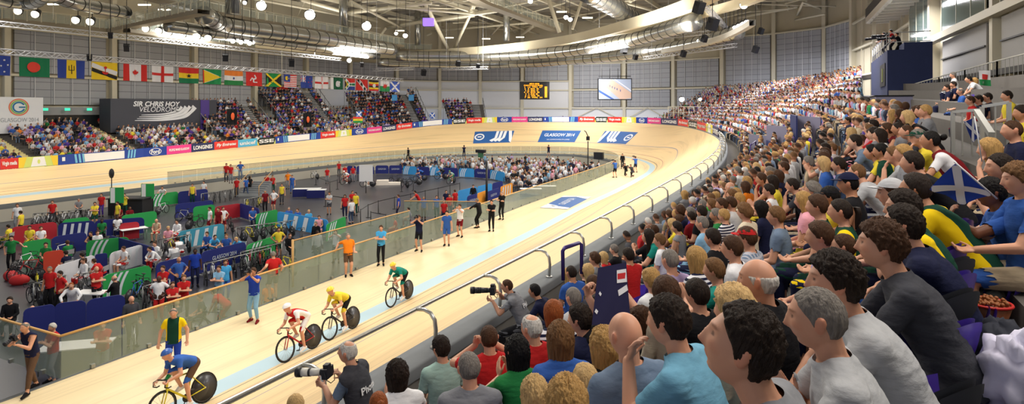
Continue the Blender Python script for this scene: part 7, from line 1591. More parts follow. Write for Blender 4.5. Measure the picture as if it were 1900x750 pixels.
M_=[(1319,358,70,'lap','short','light brown','bright green','child in bright green tee shirt mid stand',13.5,.9),(1302,381,60,'lap','short','dark','black','dark haired man in black below the child in bright green',10.8,1),(1356,365,75,'lap','short','brown','white','brown haired man in white tee shirt right of the child in bright green',10.6,1),(1372,358,75,'lap','short','blond','cream','blond person in cream behind the man in white',11,1),(1383,336,70,'lap','long','brown','orange','long haired person in orange top mid stand',13,1),(1369,309,75,'lap','short','grey','white','grey haired man in white shirt beyond the one in orange',17,1),(1381,378,70,'lap','curly','light brown','cream','curly haired woman in cream cardigan above the red cap',8.6,1),(1440,383,85,'lap','short','light brown','blue grey','man with light brown hair in blue tee shirt above the bald man in black',7.2,1),(1470,331,85,'chin','short','dark','dark grey','dark haired man in dark grey, chin on hand',9.8,1),(1491,355,85,'lap','long','blond','pink','blond woman in pale pink top',7.6,1),(1508,338,80,'lap','curly','grey','cream','grey haired person beyond the woman in pale pink',8.6,1),(1540,262,80,'lap','short','light brown','pink','person in pink top high in the middle of the stand',14,1),(1474,266,80,'lap','short','light brown','red','person in red top high in the middle of the stand',18,1),(1578,250,80,'lap','long','blond','black','blond woman in black high in the middle of the stand',14.5,1),(1412,372,75,'lap','bob','black','navy','black haired woman in navy right of the curly haired woman',9.0,1),(1418,345,75,'lap','long','black','pink','black haired woman in pink right of the person in orange',11.5,1),(1343,388,70,'lap','short','blond','navy','blond boy in striped shirt below the man in white',9.2,.88),(1283,392,60,'lap','short','dark','dark red','dark haired boy in dark red at the front of the stand',11.8,.9),(1261,398,60,'lap','short','brown','dark grey','brown haired man in dark grey at the very front of the stand',12.6,1),(1242,390,60,'lap','short','brown','khaki','seated man in tan trousers by the ledge',15,1),(1270,353,60,'lap','bob','blond','grey','blond woman at the front left of the stand by the purple rail',17,1),(1600,250,80,'lap','short','brown','dark red','person in dark red left of the low fence',12.5,1),(1556,292,80,'lap','short','dark','denim','dark haired person in denim blue left of the black vest',9.4,1),(1532,300,80,'fwd','long','brown','lilac','brown haired woman in lilac leaning forward',10.2,1),(1455,300,80,'lap','short','brown','light grey','brown haired man in light grey mid stand',12.6,1),(1500,290,80,'lap','short','grey','beige','grey haired man in beige mid stand',11.6,1),(1430,318,80,'cross','short','light brown','white','man in white with folded arms mid stand',12.2,1)]
for i,(u,v,yaw,po,ha,hc,tc,lb,Y,s_)in enumerate(M_):
 N(u,v,yaw,po,'fair',ha,hc,'tee',tc,lb,Y=Y,scale=s_,pattern='stripes' if 'striped' in lb else None,bc='khaki' if 'tan trousers' in lb else 'navy',seed=i%4)
o_=N(1573,217,95,'stand','tan','short','dark','tee','navy','standing man in navy polo in the gangway high in the stand',Y=19,seat_=False)
# ---- rows filled in: individuals where they show large, then the mass
HAND=[(p,s_)for p,s_,o in ALL]
def taken(P,r=.42):return any((P-q).length<r for q,s_ in HAND)
rr=random.Random(11);CAND=[]
for k in range(0,15):
 t=8.;
 while t<108:
  step=.62*rr.uniform(.93,1.1);a=rim(t,row_d(k)+.5);b=rim(t+.3,row_d(k)+.5);L=(b-a).length/.3;t+=step/max(L,.3);P=row_pt(t,k);hd_=P+V3(0,0,1.30)
  Y=depth_of(hd_)
  if Y<3.2:continue
  u,v=project(hd_)
  if u<-30 or u>1925 or v>760:continue
  if hd_.x>8.6 and hd_.y>30 and k>15:continue
  if(1640<u<1800 and v>300)or(u>1750 and v>212):continue # seats, gangway and hand-placed group on the right
  if Y<9.5 or k>kmax(t):continue
  if 1150<u<1290 and 440<v<530:continue # bare gangway and empty seats beyond the flag
  if 1600<u<1745 and v<176:continue
  if u>1738 and v<168:continue
  if u>1700 and Y>24 and v<200:continue
  CAND.append((Y,u,v,P,t,k))
CAND.sort(key=lambda c:c[0])
COLS_N=['navy','black','white','grey','dark grey','blue','red','dark green','purple','light blue','beige','dark red','teal','pink','light grey','blue grey','cream','yellow','green','lilac','orange','brown']
WTS_N=[12,12,9,9,8,6,5,4,3,4,5,3,2,3,6,5,4,2,2,2,1,2]
HAIR_N=[('short','dark'),('short','brown'),('short','light brown'),('long','blond'),('bob','brown'),('short','grey'),('long','dark'),('bob','fair'),('crop','grey'),('pony','light brown'),('fringe','white'),('curly','brown'),('short','blond'),('short','black')]
HW=[9,9,7,5,5,6,4,3,4,4,2,2,4,4]
QUOTA=298-N_PEOPLE;made=[];REST=[];used_l=set(str(o['label'])for _,_,o in ALL)
HN={'short':'short %s hair','long':'long %s hair','bob':'%s bob','crop':'cropped %s hair','pony':'%s ponytail','fringe':'bald crown and %s sides','curly':'curly %s hair'}
poses_n=['lap','fwd','chin','lap','cross','clap','lap','fwd','back']
PN={'lap':'hands in lap','fwd':'leaning forward','chin':'hand at the chin','cross':'arms folded','clap':'hands together','back':'sitting back'}
for(Y,u,v,P,t,k)in CAND:
 hp_=P+V3(0,0,1.2)
 if taken(hp_,.5):continue
 if len(made)<QUOTA:
  (ha,hc)=rr.choices(HAIR_N,HW)[0];tc=rr.choices(COLS_N,WTS_N)[0];po=rr.choice(poses_n);seed=rr.randrange(4);top=rr.choice(['tee','tee','tee','long','vest']);yaw=math.degrees(facing(t))+rr.uniform(-22,10)
  near=sorted(((q-hp_).length,s_,q)for q,s_ in HAND[:len(HAND)]if len(s_.split())<=7 and q.z>2);lb=None
  base_='%s, %s %s'%((HN[ha]%hc),tc,{'tee':'tee shirt','long':'long sleeved top','vest':'sleeveless top'}[top])
  for d_,s_,q in near[:3]:
   du=project(hp_)[0]-project(q)[0];dv=project(hp_)[1]-project(q)[1];rel=('above' if dv<-8 else 'below')if abs(dv)>abs(du)else('right of' if du>0 else 'left of');lb='spectator with '+base_+', '+rel+' the '+s_
   if len(lb.split())>15:lb=base_.replace(' tee shirt',' tee').replace('long sleeved top','sleeved top')+', '+rel+' the '+s_
   if lb not in used_l and len(lb.split())<=16:break
   lb=None
  if lb is None:lb='one with '+base_+', '+PN[po]+', mid stand'
  if lb in used_l:continue
  used_l.add(lb);sc_=rr.uniform(.93,1.03);key='%s_1_'%po;rz=math.radians(yaw)
  o=person(P+V3(0,0,.0),rz,key,POSE[po],1,rr.choices(['fair','tan','pale','brown'],[10,4,3,1])[0],ha,hc,top,tc,'trousers',rr.choice(['navy','black','denim','dark grey']),None,sc_,lb,'spectators in the near stand',seed)
  made.append(o);SEATED.append(o);ALL.append((hp_,lb,o))
 else:REST.append((P,math.radians(math.degrees(facing(t))+rr.uniform(-20,12)),'near',u,v))
print('individual people',N_PEOPLE,'near rest',len(REST))
# ---- tip-up seats
seatp=mat('purple_seat_plastic',(84,60,176),.35,spec=.5);seatd=mat('dark_grey_seat_fabric',(52,54,62),.8)
def seat_mesh():
 rt=bpy.data.objects.new('stadium_seat',None);COL.objects.link(rt)
 def shell(rows_,m_,nm,th=.045):
  mb=MB();mb.grid(rows_,m_);mb.grid([[Vector(p)+V3(0,-th,-th*.3)for p in r][::-1]for r in rows_],m_);o=mb.build(nm,rt);return o
 back=[[(x*(.23-.02*abs(f-.5)),-.20-.10*f+.05*(x*x)-.02*math.sin(f*3),.42+.42*f-.05*x*x*(f>.8))for x in np.linspace(-1,1,9)]for f in np.linspace(0,1,8)]
 shell(back,seatp,'backrest')
 st=[[(x*.22,-.20+.40*f,.40+.03*x*x-.02*math.sin(f*3.1)+.03*f)for x in np.linspace(-1,1,9)]for f in np.linspace(0,1,6)]
 shell(st,seatp,'seat');mb=MB();mb.tube([(0,-.24,.0),(0,-.22,.38)],.03,blackr,8);mb.box((0,-.24,.01),(.16,.16,.02),blackr);mb.tube([(-.2,-.21,.38),(.2,-.21,.38)],.02,blackr,6);mb.build('bracket',rt);return rt
SEAT0=seat_mesh();first=[True]
def place_seat(loc,rz,label,sc=1.,grey=False,group='purple tip-up seats',fold=False):
 if first[0]:c=SEAT0;first[0]=False;c.location=loc;c.rotation_euler=(0,0,rz)
 else:c=dup(SEAT0,loc,rz)
 for ch in c.children:
  if ch.name.startswith('backrest'):ch.material_slots[0].link='OBJECT';ch.material_slots[0].material=seatd if grey else seatp
 if fold:
  c.scale=(.72,)*3
  for ch in c.children:
   if ch.name.startswith('seat'):ch.matrix_local=Matrix.Translation((0,-.10,.42))@Matrix.Rotation(1.25,4,'X')@Matrix.Translation((0,.12,-.42))
 tag(c,label,'seat',group);return c
od=['nearest','second nearest','third nearest','fourth nearest','fifth nearest','sixth nearest','seventh nearest','eighth nearest','ninth nearest','tenth nearest']
for i,(u,v,Y,g)in enumerate([(1780,706,2.5,1),(1782,592,2.85,0),(1782,535,3.2,1),(1780,502,3.6,0),(1780,476,3.95,1),(1782,450,4.3,0),(1786,425,4.7,1),(1784,405,5.1,0)]):
 P=at_depth(u,v,Y);rz=math.radians(52);loc=P-V3(0,0,.60)+V3(-math.sin(rz),math.cos(rz),0)*.2;place_seat(loc,rz,('grey padded' if g else 'glossy purple')+' seat back in the column by the right gangway, '+od[i]+' of them',grey=bool(g),group='empty seats by the right gangway',fold=True)
for i,(u,v)in enumerate([(1197,487),(1209,480),(1221,474),(1234,467),(1245,461),(1256,455)]):
 P=at_depth(u,v,8.6+i*.45);rz=math.radians(60);place_seat(P-V3(0,0,.84),rz,'empty purple seat in the short row beyond the dark flag, '+od[i]+' of them',group='empty seats beyond the dark flag')
for i,(u,v)in enumerate([(1803,158),(1812,156),(1822,154),(1833,152),(1845,150),(1858,149),(1871,148),(1885,147)]):
 P=at_depth(u,v,20);place_seat(P-V3(0,0,.84),math.radians(95),'empty dark seat in the top row at the right, '+od[7-i]+' the picture edge',grey=True,group='empty dark seats at the top right')
for o in SEATED:
 lb='purple seat under the '+str(o['label']).replace('spectator with ','one with ');lb=' '.join(lb.split()[:16]).rstrip(',')
 if depth_of(o.location)<9 or 'child' in lb:place_seat(o.location+V3(-math.sin(o.rotation_euler.z),math.cos(o.rotation_euler.z),0)*.02,o.rotation_euler.z,lb,group='purple seats under near spectators')
# ================================================================== THE CROWD (far beyond three hundred people)
def low_person(standing=False):
 V_=[];F=[];C=[] # colour class: 0 skin, 1 hair, 2 top, 3 legs
 def tube(pts,rs,n,cls,sq=1.):
  o=len(V_)
  for(p,r)in zip(pts,rs):
   for k in range(n):a=2*math.pi*k/n+.3;V_.append((p[0]+math.cos(a)*r,p[1]+math.sin(a)*r*sq,p[2]));C.append(cls)
  for i in range(len(pts)-1):
   for k in range(n):F.append((o+i*n+k,o+i*n+(k+1)%n,o+(i+1)*n+(k+1)%n,o+(i+1)*n+k))
  F.append(tuple(o+k for k in range(n))[::-1]);F.append(tuple(o+(len(pts)-1)*n+k for k in range(n)))
 z0=.93 if standing else .52
 tube([(0,0,z0-.08),(0,.02,z0+.15),(0,.03,z0+.38),(0,.02,z0+.50),(0,.02,z0+.55)],[.17,.15,.20,.17,.06],8,2,.62)
 tube([(0,.02,z0+.53),(0,.03,z0+.60)],[.055,.055],6,0)
 o=len(V_);nu,nv=8,6
 for j in range(nv+1):
  th=math.pi*j/nv
  for i in range(nu):
   a=2*math.pi*i/nu;x,y,z=math.sin(th)*math.cos(a),math.sin(th)*math.sin(a),math.cos(th);V_.append((x*.082,.04+y*.10,z0+.70+z*.12));C.append(1 if(z>.45 or(y<0.1 and z>-.45))else 0)
 for j in range(nv):
  for i in range(nu):F.append((o+j*nu+i,o+(j+1)*nu+i,o+(j+1)*nu+(i+1)%nu,o+j*nu+(i+1)%nu))
 for sx in(-1,1):
  sh=(sx*.20,.02,z0+.44);el=(sx*.25,.08,z0+.18);ha=(sx*.08,.30,z0+.14)if not standing else(sx*.24,.10,z0-.05)
  for a,b,r,c in((sh,el,.05,2),(el,ha,.036,0)):
   a,b=Vector(a),Vector(b);d=b-a;q=d.normalized();X=q.orthogonal().normalized();Yv=q.cross(X);oo=len(V_)
   for p in(a,b):
    for k in range(4):an=math.pi/2*k;V_.append(tuple(p+X*math.cos(an)*r+Yv*math.sin(an)*r));C.append(c)
   for k in range(4):F.append((oo+k,oo+(k+1)%4,oo+4+(k+1)%4,oo+4+k))
  hp,kn,ft=((sx*.09,0,z0),(sx*.11,.42,.50),(sx*.11,.42,.03))if not standing else((sx*.09,0,z0),(sx*.10,.03,.48),(sx*.10,0,.03))
  for a,b,r in((hp,kn,.08),(kn,ft,.055)):
   a,b=Vector(a),Vector(b);d=b-a;q=d.normalized();X=q.orthogonal().normalized();Yv=q.cross(X);oo=len(V_)
   for p in(a,b):
    for k in range(5):an=2*math.pi/5*k;V_.append(tuple(p+X*math.cos(an)*r+Yv*math.sin(an)*r));C.append(3)
   for k in range(5):F.append((oo+k,oo+(k+1)%5,oo+5+(k+1)%5,oo+5+k))
 return np.array(V_),F,np.array(C)
crowd=[] # (P, rz, palette, standing)
for P,rz,kind,u,v in REST:crowd.append((P,rz,'bright' if(1280<u<1600 and v<235)else 'near',False))
PALS={'near':(COLS_N,WTS_N),'bright':(['white','light grey','light blue','pink','navy','purple','red','lilac','blue','cream','black'],[20,10,8,6,7,5,6,5,5,6,4]),'far':(['white','light grey','navy','purple','red','blue','grey','black','light blue','pink','green','yellow','cream','lilac','orange','dark grey'],[13,8,9,6,6,7,8,6,6,5,2,2,7,4,1,6]),'dark':(['navy','black','dark grey','grey','blue','white','red','purple','lilac'],[10,8,8,6,6,5,4,4,3]),'press':(['white','white','light blue','light grey','black','navy','pink','dark grey','lilac'],[10,8,6,5,6,4,3,3,3]),'vol':(['red','orange','red','black','navy'],[6,2,3,2,1])}
# far stand
for k in range(FAR_ROWS):
 t=rim_t(720,80)
 while t<TF1-.5:
  L=(rim(t+.3,1.5+.82*k)-rim(t,1.5+.82*k)).length/.3;t+=.60*rr.uniform(.92,1.12)/max(L,.2);P=far_pt(t,k);u=project(P)[0]
  if u<-60:break
  if any(abs(t-s_)*L<.95 for s_ in FST)or rr.random()<.05:continue
  crowd.append((P,facing(t)+rr.uniform(-.3,.3),'far' if u<600 else 'far',False))
for(ta_,tb_,k0,k1)in TEMP:
 for k in range(k0,k1+1):
  t=ta_+.3
  while t<tb_-.3:
   L=(rim(t+.3,temp_d(k,k0))-rim(t,temp_d(k,k0))).length/.3;t+=.52*rr.uniform(.92,1.12)/max(L,.2)
   if abs(t-(ta_+(tb_-ta_)*.22))*L<.8 or rr.random()<.04:continue
   crowd.append((rim(t,temp_d(k,k0)+.3,temp_z(k,k0)),facing(t)+rr.uniform(-.3,.3),'dark',False))
# people standing behind the boards of the far bend and along the back of the far stand
u=845
while u<1262:
 u+=rr.uniform(6,22);t=rim_t(u,90,160);crowd.append((rim(t,rr.uniform(.5,1.4),-.75),facing(t)+rr.uniform(-.6,.6),rr.choice(['vol','far','vol']),True))
for i in range(26):
 u=rr.uniform(20,440);t=rim_t(u,80);crowd.append((far_pt(t,FAR_ROWS+.3),facing(t)+rr.uniform(-.6,.6),rr.choice(['vol','dark']),True))
mb=MB();mb.grid([[rim(t,.15,-.78),rim(t,6,-.78)]for t in np.arange(100,175,1.5)],stepm,False);mb.grid([[rim(t,1.1+.82*FAR_ROWS,-.30+.27*(FAR_ROWS)),rim(t,13.5,-.30+.27*FAR_ROWS)]for t in np.arange(rim_t(560,80),TF1,2.)],stepm,False);struct(mb.build('floor_walkway'))
# press and guests seated in the infield
pc=0
for i in range(3200):
 u=rr.uniform(745,1118);v=rr.uniform(291,342)
 lo=291+max(0,(u-1000))*.10;hi=302+max(0,u-850)*.16 if u<950 else 318+14-max(0,(u-985))*.20
 if u<860:hi=306-(860-u)*.02
 if not lo<v<hi:continue
 P=at_z(u,v,ZI+1.3);P=V3(P.x,P.y,ZI)
 if any((P-q[0]).length<.52 for q in crowd[-pc:]if pc):continue
 st=rr.random()<.3;crowd.append((P,rr.uniform(-1,5)if st else PHI+math.radians(140)+rr.uniform(-.8,.8),'press',st));pc+=1
 if pc>330:break
A=low_person(False);B=low_person(True);VV=[];FF=[];CC=[];off=0
gg=np.random.default_rng(5)
for(P,rz,pal,st)in crowd:
 v,f,c=B if st else A;s_=gg.uniform(.92,1.05);cr_,sr_=math.cos(rz),math.sin(rz);lean_=gg.uniform(-.05,.25)
 x,y,z=v[:,0]*s_,v[:,1]*s_,v[:,2]*s_;y=y+lean_*np.clip(z-.5,0,None)*(0 if st else 1)
 VV.append(np.stack([x*cr_-y*sr_+P[0],x*sr_+y*cr_+P[1],z+P[2]],1));FF.append((f,off));off+=len(v)
 nm,w=PALS[pal];top_=CLO[rr.choices(nm,w)[0]];hr_=HAIRC[rr.choices(list(HAIRC),[8,8,7,5,3,1,4,2,4])[0]];sk=SKIN[rr.choices(list(SKIN),[3,8,3,1,.4])[0]];lg=CLO[rr.choice(['navy','black','denim','dark grey','beige','blue grey'])]
 tb_=np.array([lin([a/255 for a in q])for q in(sk,hr_,top_,lg)]);CC.append(tb_[c])
VV=np.concatenate(VV).astype(np.float32);CC=np.concatenate(CC);me=bpy.data.meshes.new('seated_crowd');faces=[[i+o for i in q]for f,o in FF for q in f];me.from_pydata(VV.tolist(),[],faces)
at=me.color_attributes.new('col','FLOAT_COLOR','POINT');at.data.foreach_set('color',np.concatenate([CC,np.ones((len(CC),1))],1).astype(np.float32).ravel());me.polygons.foreach_set('use_smooth',[True]*len(me.polygons));me.materials.append(mat_attr('crowd_colours'))
o=bpy.data.objects.new('seated_crowd',me);COL.objects.link(o);tag(o,'mass of spectators filling the stands round the track and the infield seats','crowd',None,'stuff')
print('crowd',len(crowd),len(me.polygons))

# ================================================================== RIGHT SIDE: platform, gallery, fences, flags, litter
boxn=mat('platform_drape_navy',(36,46,84),.85,noise=.12,scale=2);whites=mat('white_beam',(206,202,192),.6)
sp0=44.8;rt=empty('camera_platform',sp(sp0,-4.2,6.9),label='navy draped camera platform standing against the right wall above the crowd',cat='platform');L0=rt.location
mb=MB();
for(s0,s1,p0,p1,z0_,z1_)in((0,12,0,-2.4,0,3.7),(0,3.2,-.9,-2.4,3.7,4.15)):mb.box((-(p0+p1)/2,(s0+s1)/2,(z0_+z1_)/2),(abs(p1-p0),s1-s0,z1_-z0_),boxn)
mb.build('drape',rt);mb=MB();mb.box((-.03,2.6,2.2),(.04,3.2,1.5),mat('dark_opening',(14,16,14)));mb.box((-.06,2.4,2.2),(.04,.5,.9),mat('opening_glint',(120,130,60)));mb.build('opening',rt)
mb=MB()
for y in np.arange(0,12.1,1.5):mb.tube([(.1,y,3.7),(.1,y,4.8)],.03,scaf,6)
for z in(4.2,4.8):mb.tube([(.1,0,z),(.1,12,z)],.03,scaf,6);mb.tube([(.1,0,z),(2.3,0,z)],.03,scaf,6)
mb.build('guard_rail',rt)
for i,(u,v,Y,tc,lb)in enumerate([(1640,60,42,'black','camera operator in black on the navy platform, left one'),(1653,55,41,'red','camera operator in red on the navy platform, middle one'),(1664,60,40,'black','camera operator in black on the navy platform, right one')]):
 put(u,v,None,'lean',80,'fair','short','dark','tee',tc,'trousers','black',lb,Y=Y,tweak=dict(lean=.25),k='op')
 P=at_depth(u-7,v+10,Y-.5);camera_obj(P,1.9,-.1,.5,'broadcast camera of the operator, '+['left one on the platform','middle one on the platform','right one on the platform'][i],s=1.7)
# commentary desk below the platform
rt=empty('commentary_desk',at_depth(1652,180,30),0,'grey fronted commentary desk at the foot of the navy platform','desk');mb=MB();mb.box((0,0,-.5),(1.5,3.2,1.0),mat('desk_lilac_grey',(110,108,130)));mb.build('front',rt);mb=MB();mb.box((0,0,.03),(1.6,3.3,.06),blk);mb.build('desktop',rt)
# upper gallery along the right wall
gal=MB();A=sp(33,-6.6,0);B=sp(72,-5.0,0);C_=sp(72,-8.2,0);D_=sp(33,-9.8,0)
gz=lambda p,z:V3(p.x,p.y,z)
gal.add([gz(A,16.0),gz(B,16.0),gz(C_,16.0),gz(D_,16.0),gz(A,16.5),gz(B,16.5),gz(C_,16.5),gz(D_,16.5)],[(0,1,2,3),(7,6,5,4),(0,4,5,1),(1,5,6,2),(2,6,7,3),(3,7,4,0)],whites);struct(gal.build('floor_gallery'))
mb=MB();mb.bar(gz(A,16.1),gz(B,16.1),.35,.7,whites);mb.bar(gz(A,16.8)+V3(-.1,0,0),gz(B,16.8)+V3(-.1,0,0),.2,.9,mat('gallery_dark_fascia',(70,70,70)))
for f in np.linspace(0,1,22):mb.bar(gz(A.lerp(B,f),15.85),gz(D_.lerp(C_,f),15.85),.2,.3,whites)
for f in(.0,.5,.98):mb.bar(gz(A.lerp(B,f),9.5)+V3(.5,0,0),gz(A.lerp(B,f),16)+V3(.5,0,0),.3,.3,colm)if f>.9 else None
struct(mb.build('trim_gallery_beams'))
a=A+V3(0,0,17.2);b=B+V3(0,0,17.2);balustrade([a,b],1.1,'glass balustrade of the upper gallery, top right',rail=tubew,seg=3)
# fences
galv=mat('galvanised_fence',(184,184,178),.35,metal=.6)
def fence(A,B,h,label,sl=.13,name='steel_fence',infill=True):
 rt=empty(name,A,0,label,'fence','steel fences in the right stand');d=B-A;L=d.length;mb=MB()
 for q in(V3(0,0,0),d):mb.bar(q,q+V3(0,0,h),.06,.06,galv)
 mb.bar(V3(0,0,h),d+V3(0,0,h),.06,.05,galv);mb.bar(V3(0,0,.12),d+V3(0,0,.12),.05,.04,galv);mb.build('frame',rt)
 if infill:
  m2=MB();n=int(L/sl)
  for k in range(1,n):q=d*k/n;m2.bar(q+V3(0,0,.12),q+V3(0,0,h),.022,.022,galv)
  m2.build('infill_bars',rt)
def pf(u,v,Y):return at_depth(u,v,Y)
fence(pf(1768,322,10.6),pf(1822,322,10.2),1.1,'pale steel fence panel above the waved flag, left one');fence(pf(1822,318,10.1),pf(1872,312,9.9),1.1,'pale steel fence panel above the waved flag, right one')
mb=MB();mb.bar(pf(1812,207,9.9),pf(1840,250,9.0),.08,.08,galv);tag(mb.build('stair_handrail'),'sloping steel handrail crossing the right fence panel','handrail')
for i,(u0,v0,Y0,u1,v1,Y1)in enumerate([(1625,264,25,1667,265,24),(1667,265,24,1712,266,23.2),(1712,266,23.2,1768,268,22.2)]):fence(pf(u0,v0,Y0),pf(u1,v1,Y1),1.1,'low steel fence panel behind the person in green hat, '+['left of three','middle of three','right of three'][i])
for i,(u0,v0,Y0,u1,v1,Y1)in enumerate([(1690,192,37,1742,180,34),(1742,180,34,1790,170,31),(1790,170,31,1850,158,28),(1850,158,28,1915,146,25.5)]):fence(pf(u0,v0,Y0),pf(u1,v1,Y1),1.15,'steel railing panel under the big windows, '+['farthest of four','second farthest of four','second nearest of four','nearest of four'][i],.3)
for i,(u0,v0,Y0,u1,v1,Y1)in enumerate([(1395,238,45,1430,235,44),(1540,195,42,1600,178,42),(1500,200,44,1540,195,42)]):fence(pf(u0,v0,Y0),pf(u1,v1,Y1),1.2,'steel railing among the bright lit crowd, '+['lower left one','right one beside the platform','middle one'][i],1.2)
part_m=mat('partition_lilac_grey',(120,118,140),.7);part_n=mat('partition_navy',(34,44,96),.7)
for(ua,ub,v,Y,hgt,m_,lb)in((1391,1424,249,40,.9,part_m,'grey lilac partition in the crowd, lowest left of three'),(1424,1462,232,37,.9,part_m,'grey lilac partition in the crowd, middle of three'),(1480,1524,215,33,.65,part_m,'grey lilac partition in the crowd, upper right of three'),(1469,1480,212,33.5,.7,part_n,'short navy partition joined left of the upper grey one'),(1424,1431,260,37,1.2,part_n,'short navy partition below the middle grey one')):
 A,B=pf(ua,v,Y),pf(ub,v+3,Y-1.5);mb=MB();mb.slab([A-V3(0,0,hgt+.8),B-V3(0,0,hgt+.8),B,A],.08,m_);tag(mb.build('partition'),lb,'partition')
# purple gate frame and rails near the ledge
mb=MB();q=[pf(1045,520,10.2),pf(1044,466,10.2),pf(1048,460,10.2),pf(1074,451,10.8),pf(1079,454,10.8),pf(1079,508,10.8)];mb.tube(q,.035,railp,8);tag(mb.build('gate_frame'),'purple tubular gate frame standing on the grey ledge','gate frame')
for(a,b,lb)in(((1274,390,15),(1311,352,19),'purple handrail between the front rows, lower pair'),((1282,400,14.5),(1319,361,18),'second purple handrail beside the lower one'),((1392,270,30),(1402,262,33),'short purple handrail high in the stand')):
 mb=MB();A,B=pf(*a),pf(*b);mb.tube([A-V3(0,0,.8),A,B,B-V3(0,0,.8)],.035,railp,8);tag(mb.build('handrail'),lb,'handrail','purple handrails')
# flags held by spectators
def cloth_quad(corner,Y,Y2,base,parts,name,label,cat='flag',stick=None,n=14):
 A,B,C2,D2=[at_depth(u,v,Y if i<2 else Y2)for i,(u,v)in enumerate(corner)];nr=(B-A).cross(D2-A).normalized();W=(B-A).length
 P=lambda x,y,d=0.:A.lerp(B,x).lerp(D2.lerp(C2,x),y)+nr*(W*.05*math.sin(x*7+y*4)*y+d)
 rt=empty(name,A,0,label,cat);mb=MB();mb.grid([[P(i/n,j/8)-A for j in range(9)]for i in range(n+1)],FM(base));mb.build('cloth',rt);m2=MB()
 for kind,c,pr_ in parts:
  for sgn in(-1,1):
   if kind=='bar':
    x0,y0,x1,y1,w=pr_;dx,dy=x1-x0,y1-y0;L=math.hypot(dx,dy);nx,ny=-dy/L*w/2,dx/L*w/2;cl=lambda a:min(1,max(0,a))
    m2.grid([[P(cl(x0+dx*k/n+nx),cl(y0+dy*k/n+ny),sgn*.004)-A,P(cl(x0+dx*k/n-nx),cl(y0+dy*k/n-ny),sgn*.004)-A]for k in range(n+1)],FM(c))
 m2.build('emblem',rt)
 if stick:m3=MB();a,b=at_depth(*stick[0],Y),at_depth(*stick[1],Y);m3.tube([a-A,b-A],.006,whitep,6);m3.build('stick',rt)
WB=(226,228,236)
cloth_quad([(1773,303),(1842,362),(1784,378),(1724,350)],4.25,4.4,(34,70,176),[('bar',WB,(0,0,1,1,.2)),('bar',WB,(0,1,1,0,.2))],'hand_flag','blue flag with white diagonal cross waved on a white stick at the right',stick=((1770,300),(1850,369)))
cloth_quad([(1789,226),(1806,219),(1819,254),(1804,264)],5.9,6.0,(34,60,150),[('bar',WB,(0,0,1,1,.22)),('bar',WB,(0,1,1,0,.22))],'hand_flag','small blue and white flag drooping before the steel fence',stick=((1808,216),(1822,300)))
cloth_quad([(1110,497),(1162,487),(1170,600),(1098,604)],4.5,4.3,(26,24,66),[('bar',(226,226,230),(.66,.22,.98,.22,.22)),('bar',(196,40,44),(.68,.22,.98,.22,.10)),('bar',(226,226,230),(.70,.5,.98,.42,.10)),('bar',(226,226,230),(.05,.75,.12,.80,.06)),('bar',(226,226,230),(.12,.45,.18,.5,.05))],'held_flag','dark blue flag with a red and white corner held up over the heads')
cloth_quad([(1816,131),(1838,131),(1838,160),(1818,158)],20,20,(226,226,230),[('bar',(30,130,70),(0,.8,1,.8,.4)),('bar',(200,50,46),(.25,.4,.75,.45,.35))],'hung_flag','white and green flag with a red shape hung on the top railing')
cloth_quad([(1040,0+247),(1052,247),(1052,259),(1040,259)],1,1,(0,0,0),[],'x','x')if False else None
for i,(u,v,c,lb)in enumerate([(666,212,'sc','small blue flag with white cross over the tall scaffold block'),(666-2,222,'x','green, yellow and red flag laid over the front of the tall scaffold block'),(802,214,'sc','small blue and white flag at the right end of the flagged block'),(732,181,'b','small light blue flag on the back rail, left of two'),(763,181,'b','small light blue flag on the back rail, right of two')]):
 Y=depth_of(rim(rim_t(u,80),5));w=5 if c!='x' else 9
 prt=[('bar',WB,(0,0,1,1,.2)),('bar',WB,(0,1,1,0,.2))]if c=='sc' else([('bar',(220,60,50),(0,.15,1,.15,.3)),('bar',(230,200,50),(0,.5,1,.5,.3))]if c=='x' else[])
 cloth_quad([(u-w,v-5),(u+w,v-5),(u+w,v+6),(u-w,v+6)],Y-2.5,Y-2.5,{'sc':(60,100,190),'x':(30,140,70),'b':(70,140,200)}[c],prt,'small_flag',lb)
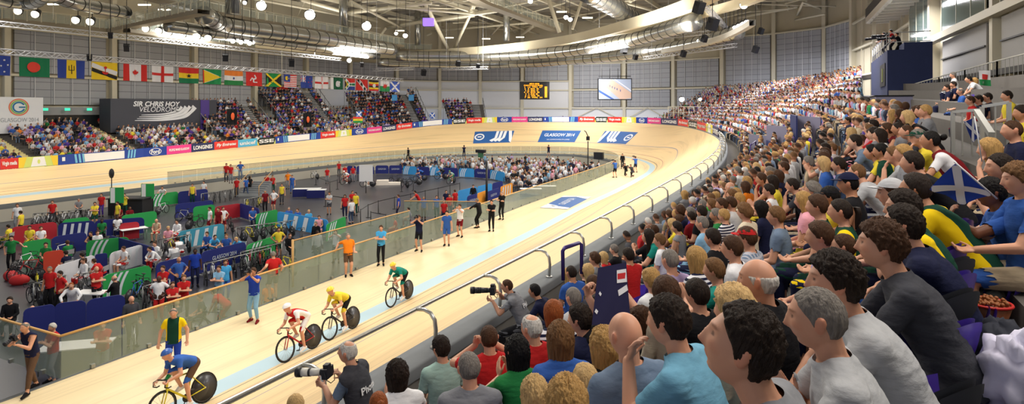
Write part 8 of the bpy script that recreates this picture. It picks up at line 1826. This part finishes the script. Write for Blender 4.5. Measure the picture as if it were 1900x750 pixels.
# cameras of the two ledge photographers
def hand_cam(tag_,*a):
 o=[x for x in ALL if x[1]==tag_][0][2];pr=[q for q in PROTO.values()if q['body']is o.data][0];M=Matrix.Translation(o.location)@Matrix.Rotation(o.rotation_euler.z,4,'Z');camera_obj(M@(pr['hands'][1]+V3(-.05,.0,-.02)),o.rotation_euler.z,*a)
hand_cam('white haired photographer',-.1,.30,'black camera with long white lens held by the white haired photographer',True,.95)
hand_cam('crouching photographer',-.05,.26,'black camera with long lens resting over the ledge',False,1.15)
# things on the gangway at the right
P=at_depth(1832,600,3.9);rt=empty('snack_tub',P,0,'round tub of brown nuts with a red rim on the gangway floor','tub');mb=MB();mb.tube([(0,0,0),(0,0,.02),(0,0,.13)],[.09,.10,.13],mat('clear_tub',(150,90,60),.3),20);mb.build('tub',rt);mb=MB();mb.tube([(math.cos(a)*.13,math.sin(a)*.13,.135)for a in np.linspace(0,6.28,25)[:-1]],.010,mat('red_rim',(180,34,30)),6,closed=True);mb.build('rim',rt);mb=MB()
for i in range(90):a=rr.random()*6.28;r_=rr.random()**.5*.115;mb.sphere((math.cos(a)*r_,math.sin(a)*r_,.13+rr.random()*.03),.013,mat('nut_brown',(150,92,52)),6,4)
o=mb.build('nuts',rt);o['kind']='stuff'
def crumpled(P,sx,sy,sz,m_,name,label,cat,seed):
 D,F=sphere_dirs(26,18);vs=[]
 for d in D:n1=mnoise.noise(Vector(d)*2.3+Vector((seed,0,0)))*.45+abs(mnoise.noise(Vector(d)*6+Vector((seed,0,0))))*.3;vs.append(P+V3(d[0]*sx*(1+n1),d[1]*sy*(1+n1),max(-.9,d[2])*sz*(1+n1)))
 mb=MB();mb.add(vs,F,m_,True);tag(mb.build(name),label,cat)
crumpled(at_depth(1838,565,4.3),.16,.12,.10,mat('clear_bag',(170,166,150),.25),'plastic_bag','crumpled see-through bag beyond the tub of nuts','bag',3);crumpled(at_depth(1840,650,3.6),.17,.14,.03,mat('paper_bag',(200,198,196),.6),'paper_bag','flattened white paper bag on the gangway floor','bag',5)
crumpled(at_depth(1885,705,2.7),.13,.12,.19,mat('lilac_shirt_cloth',(206,204,226),.8),'white_jacket','crumpled pale lilac jacket at the lower right corner','jacket',8);crumpled(at_depth(1852,650,3.1),.12,.20,.14,mat('navy_bag_cloth',(30,34,48),.8),'backpack','dark navy backpack on the gangway floor beside the pale jacket','backpack',11)
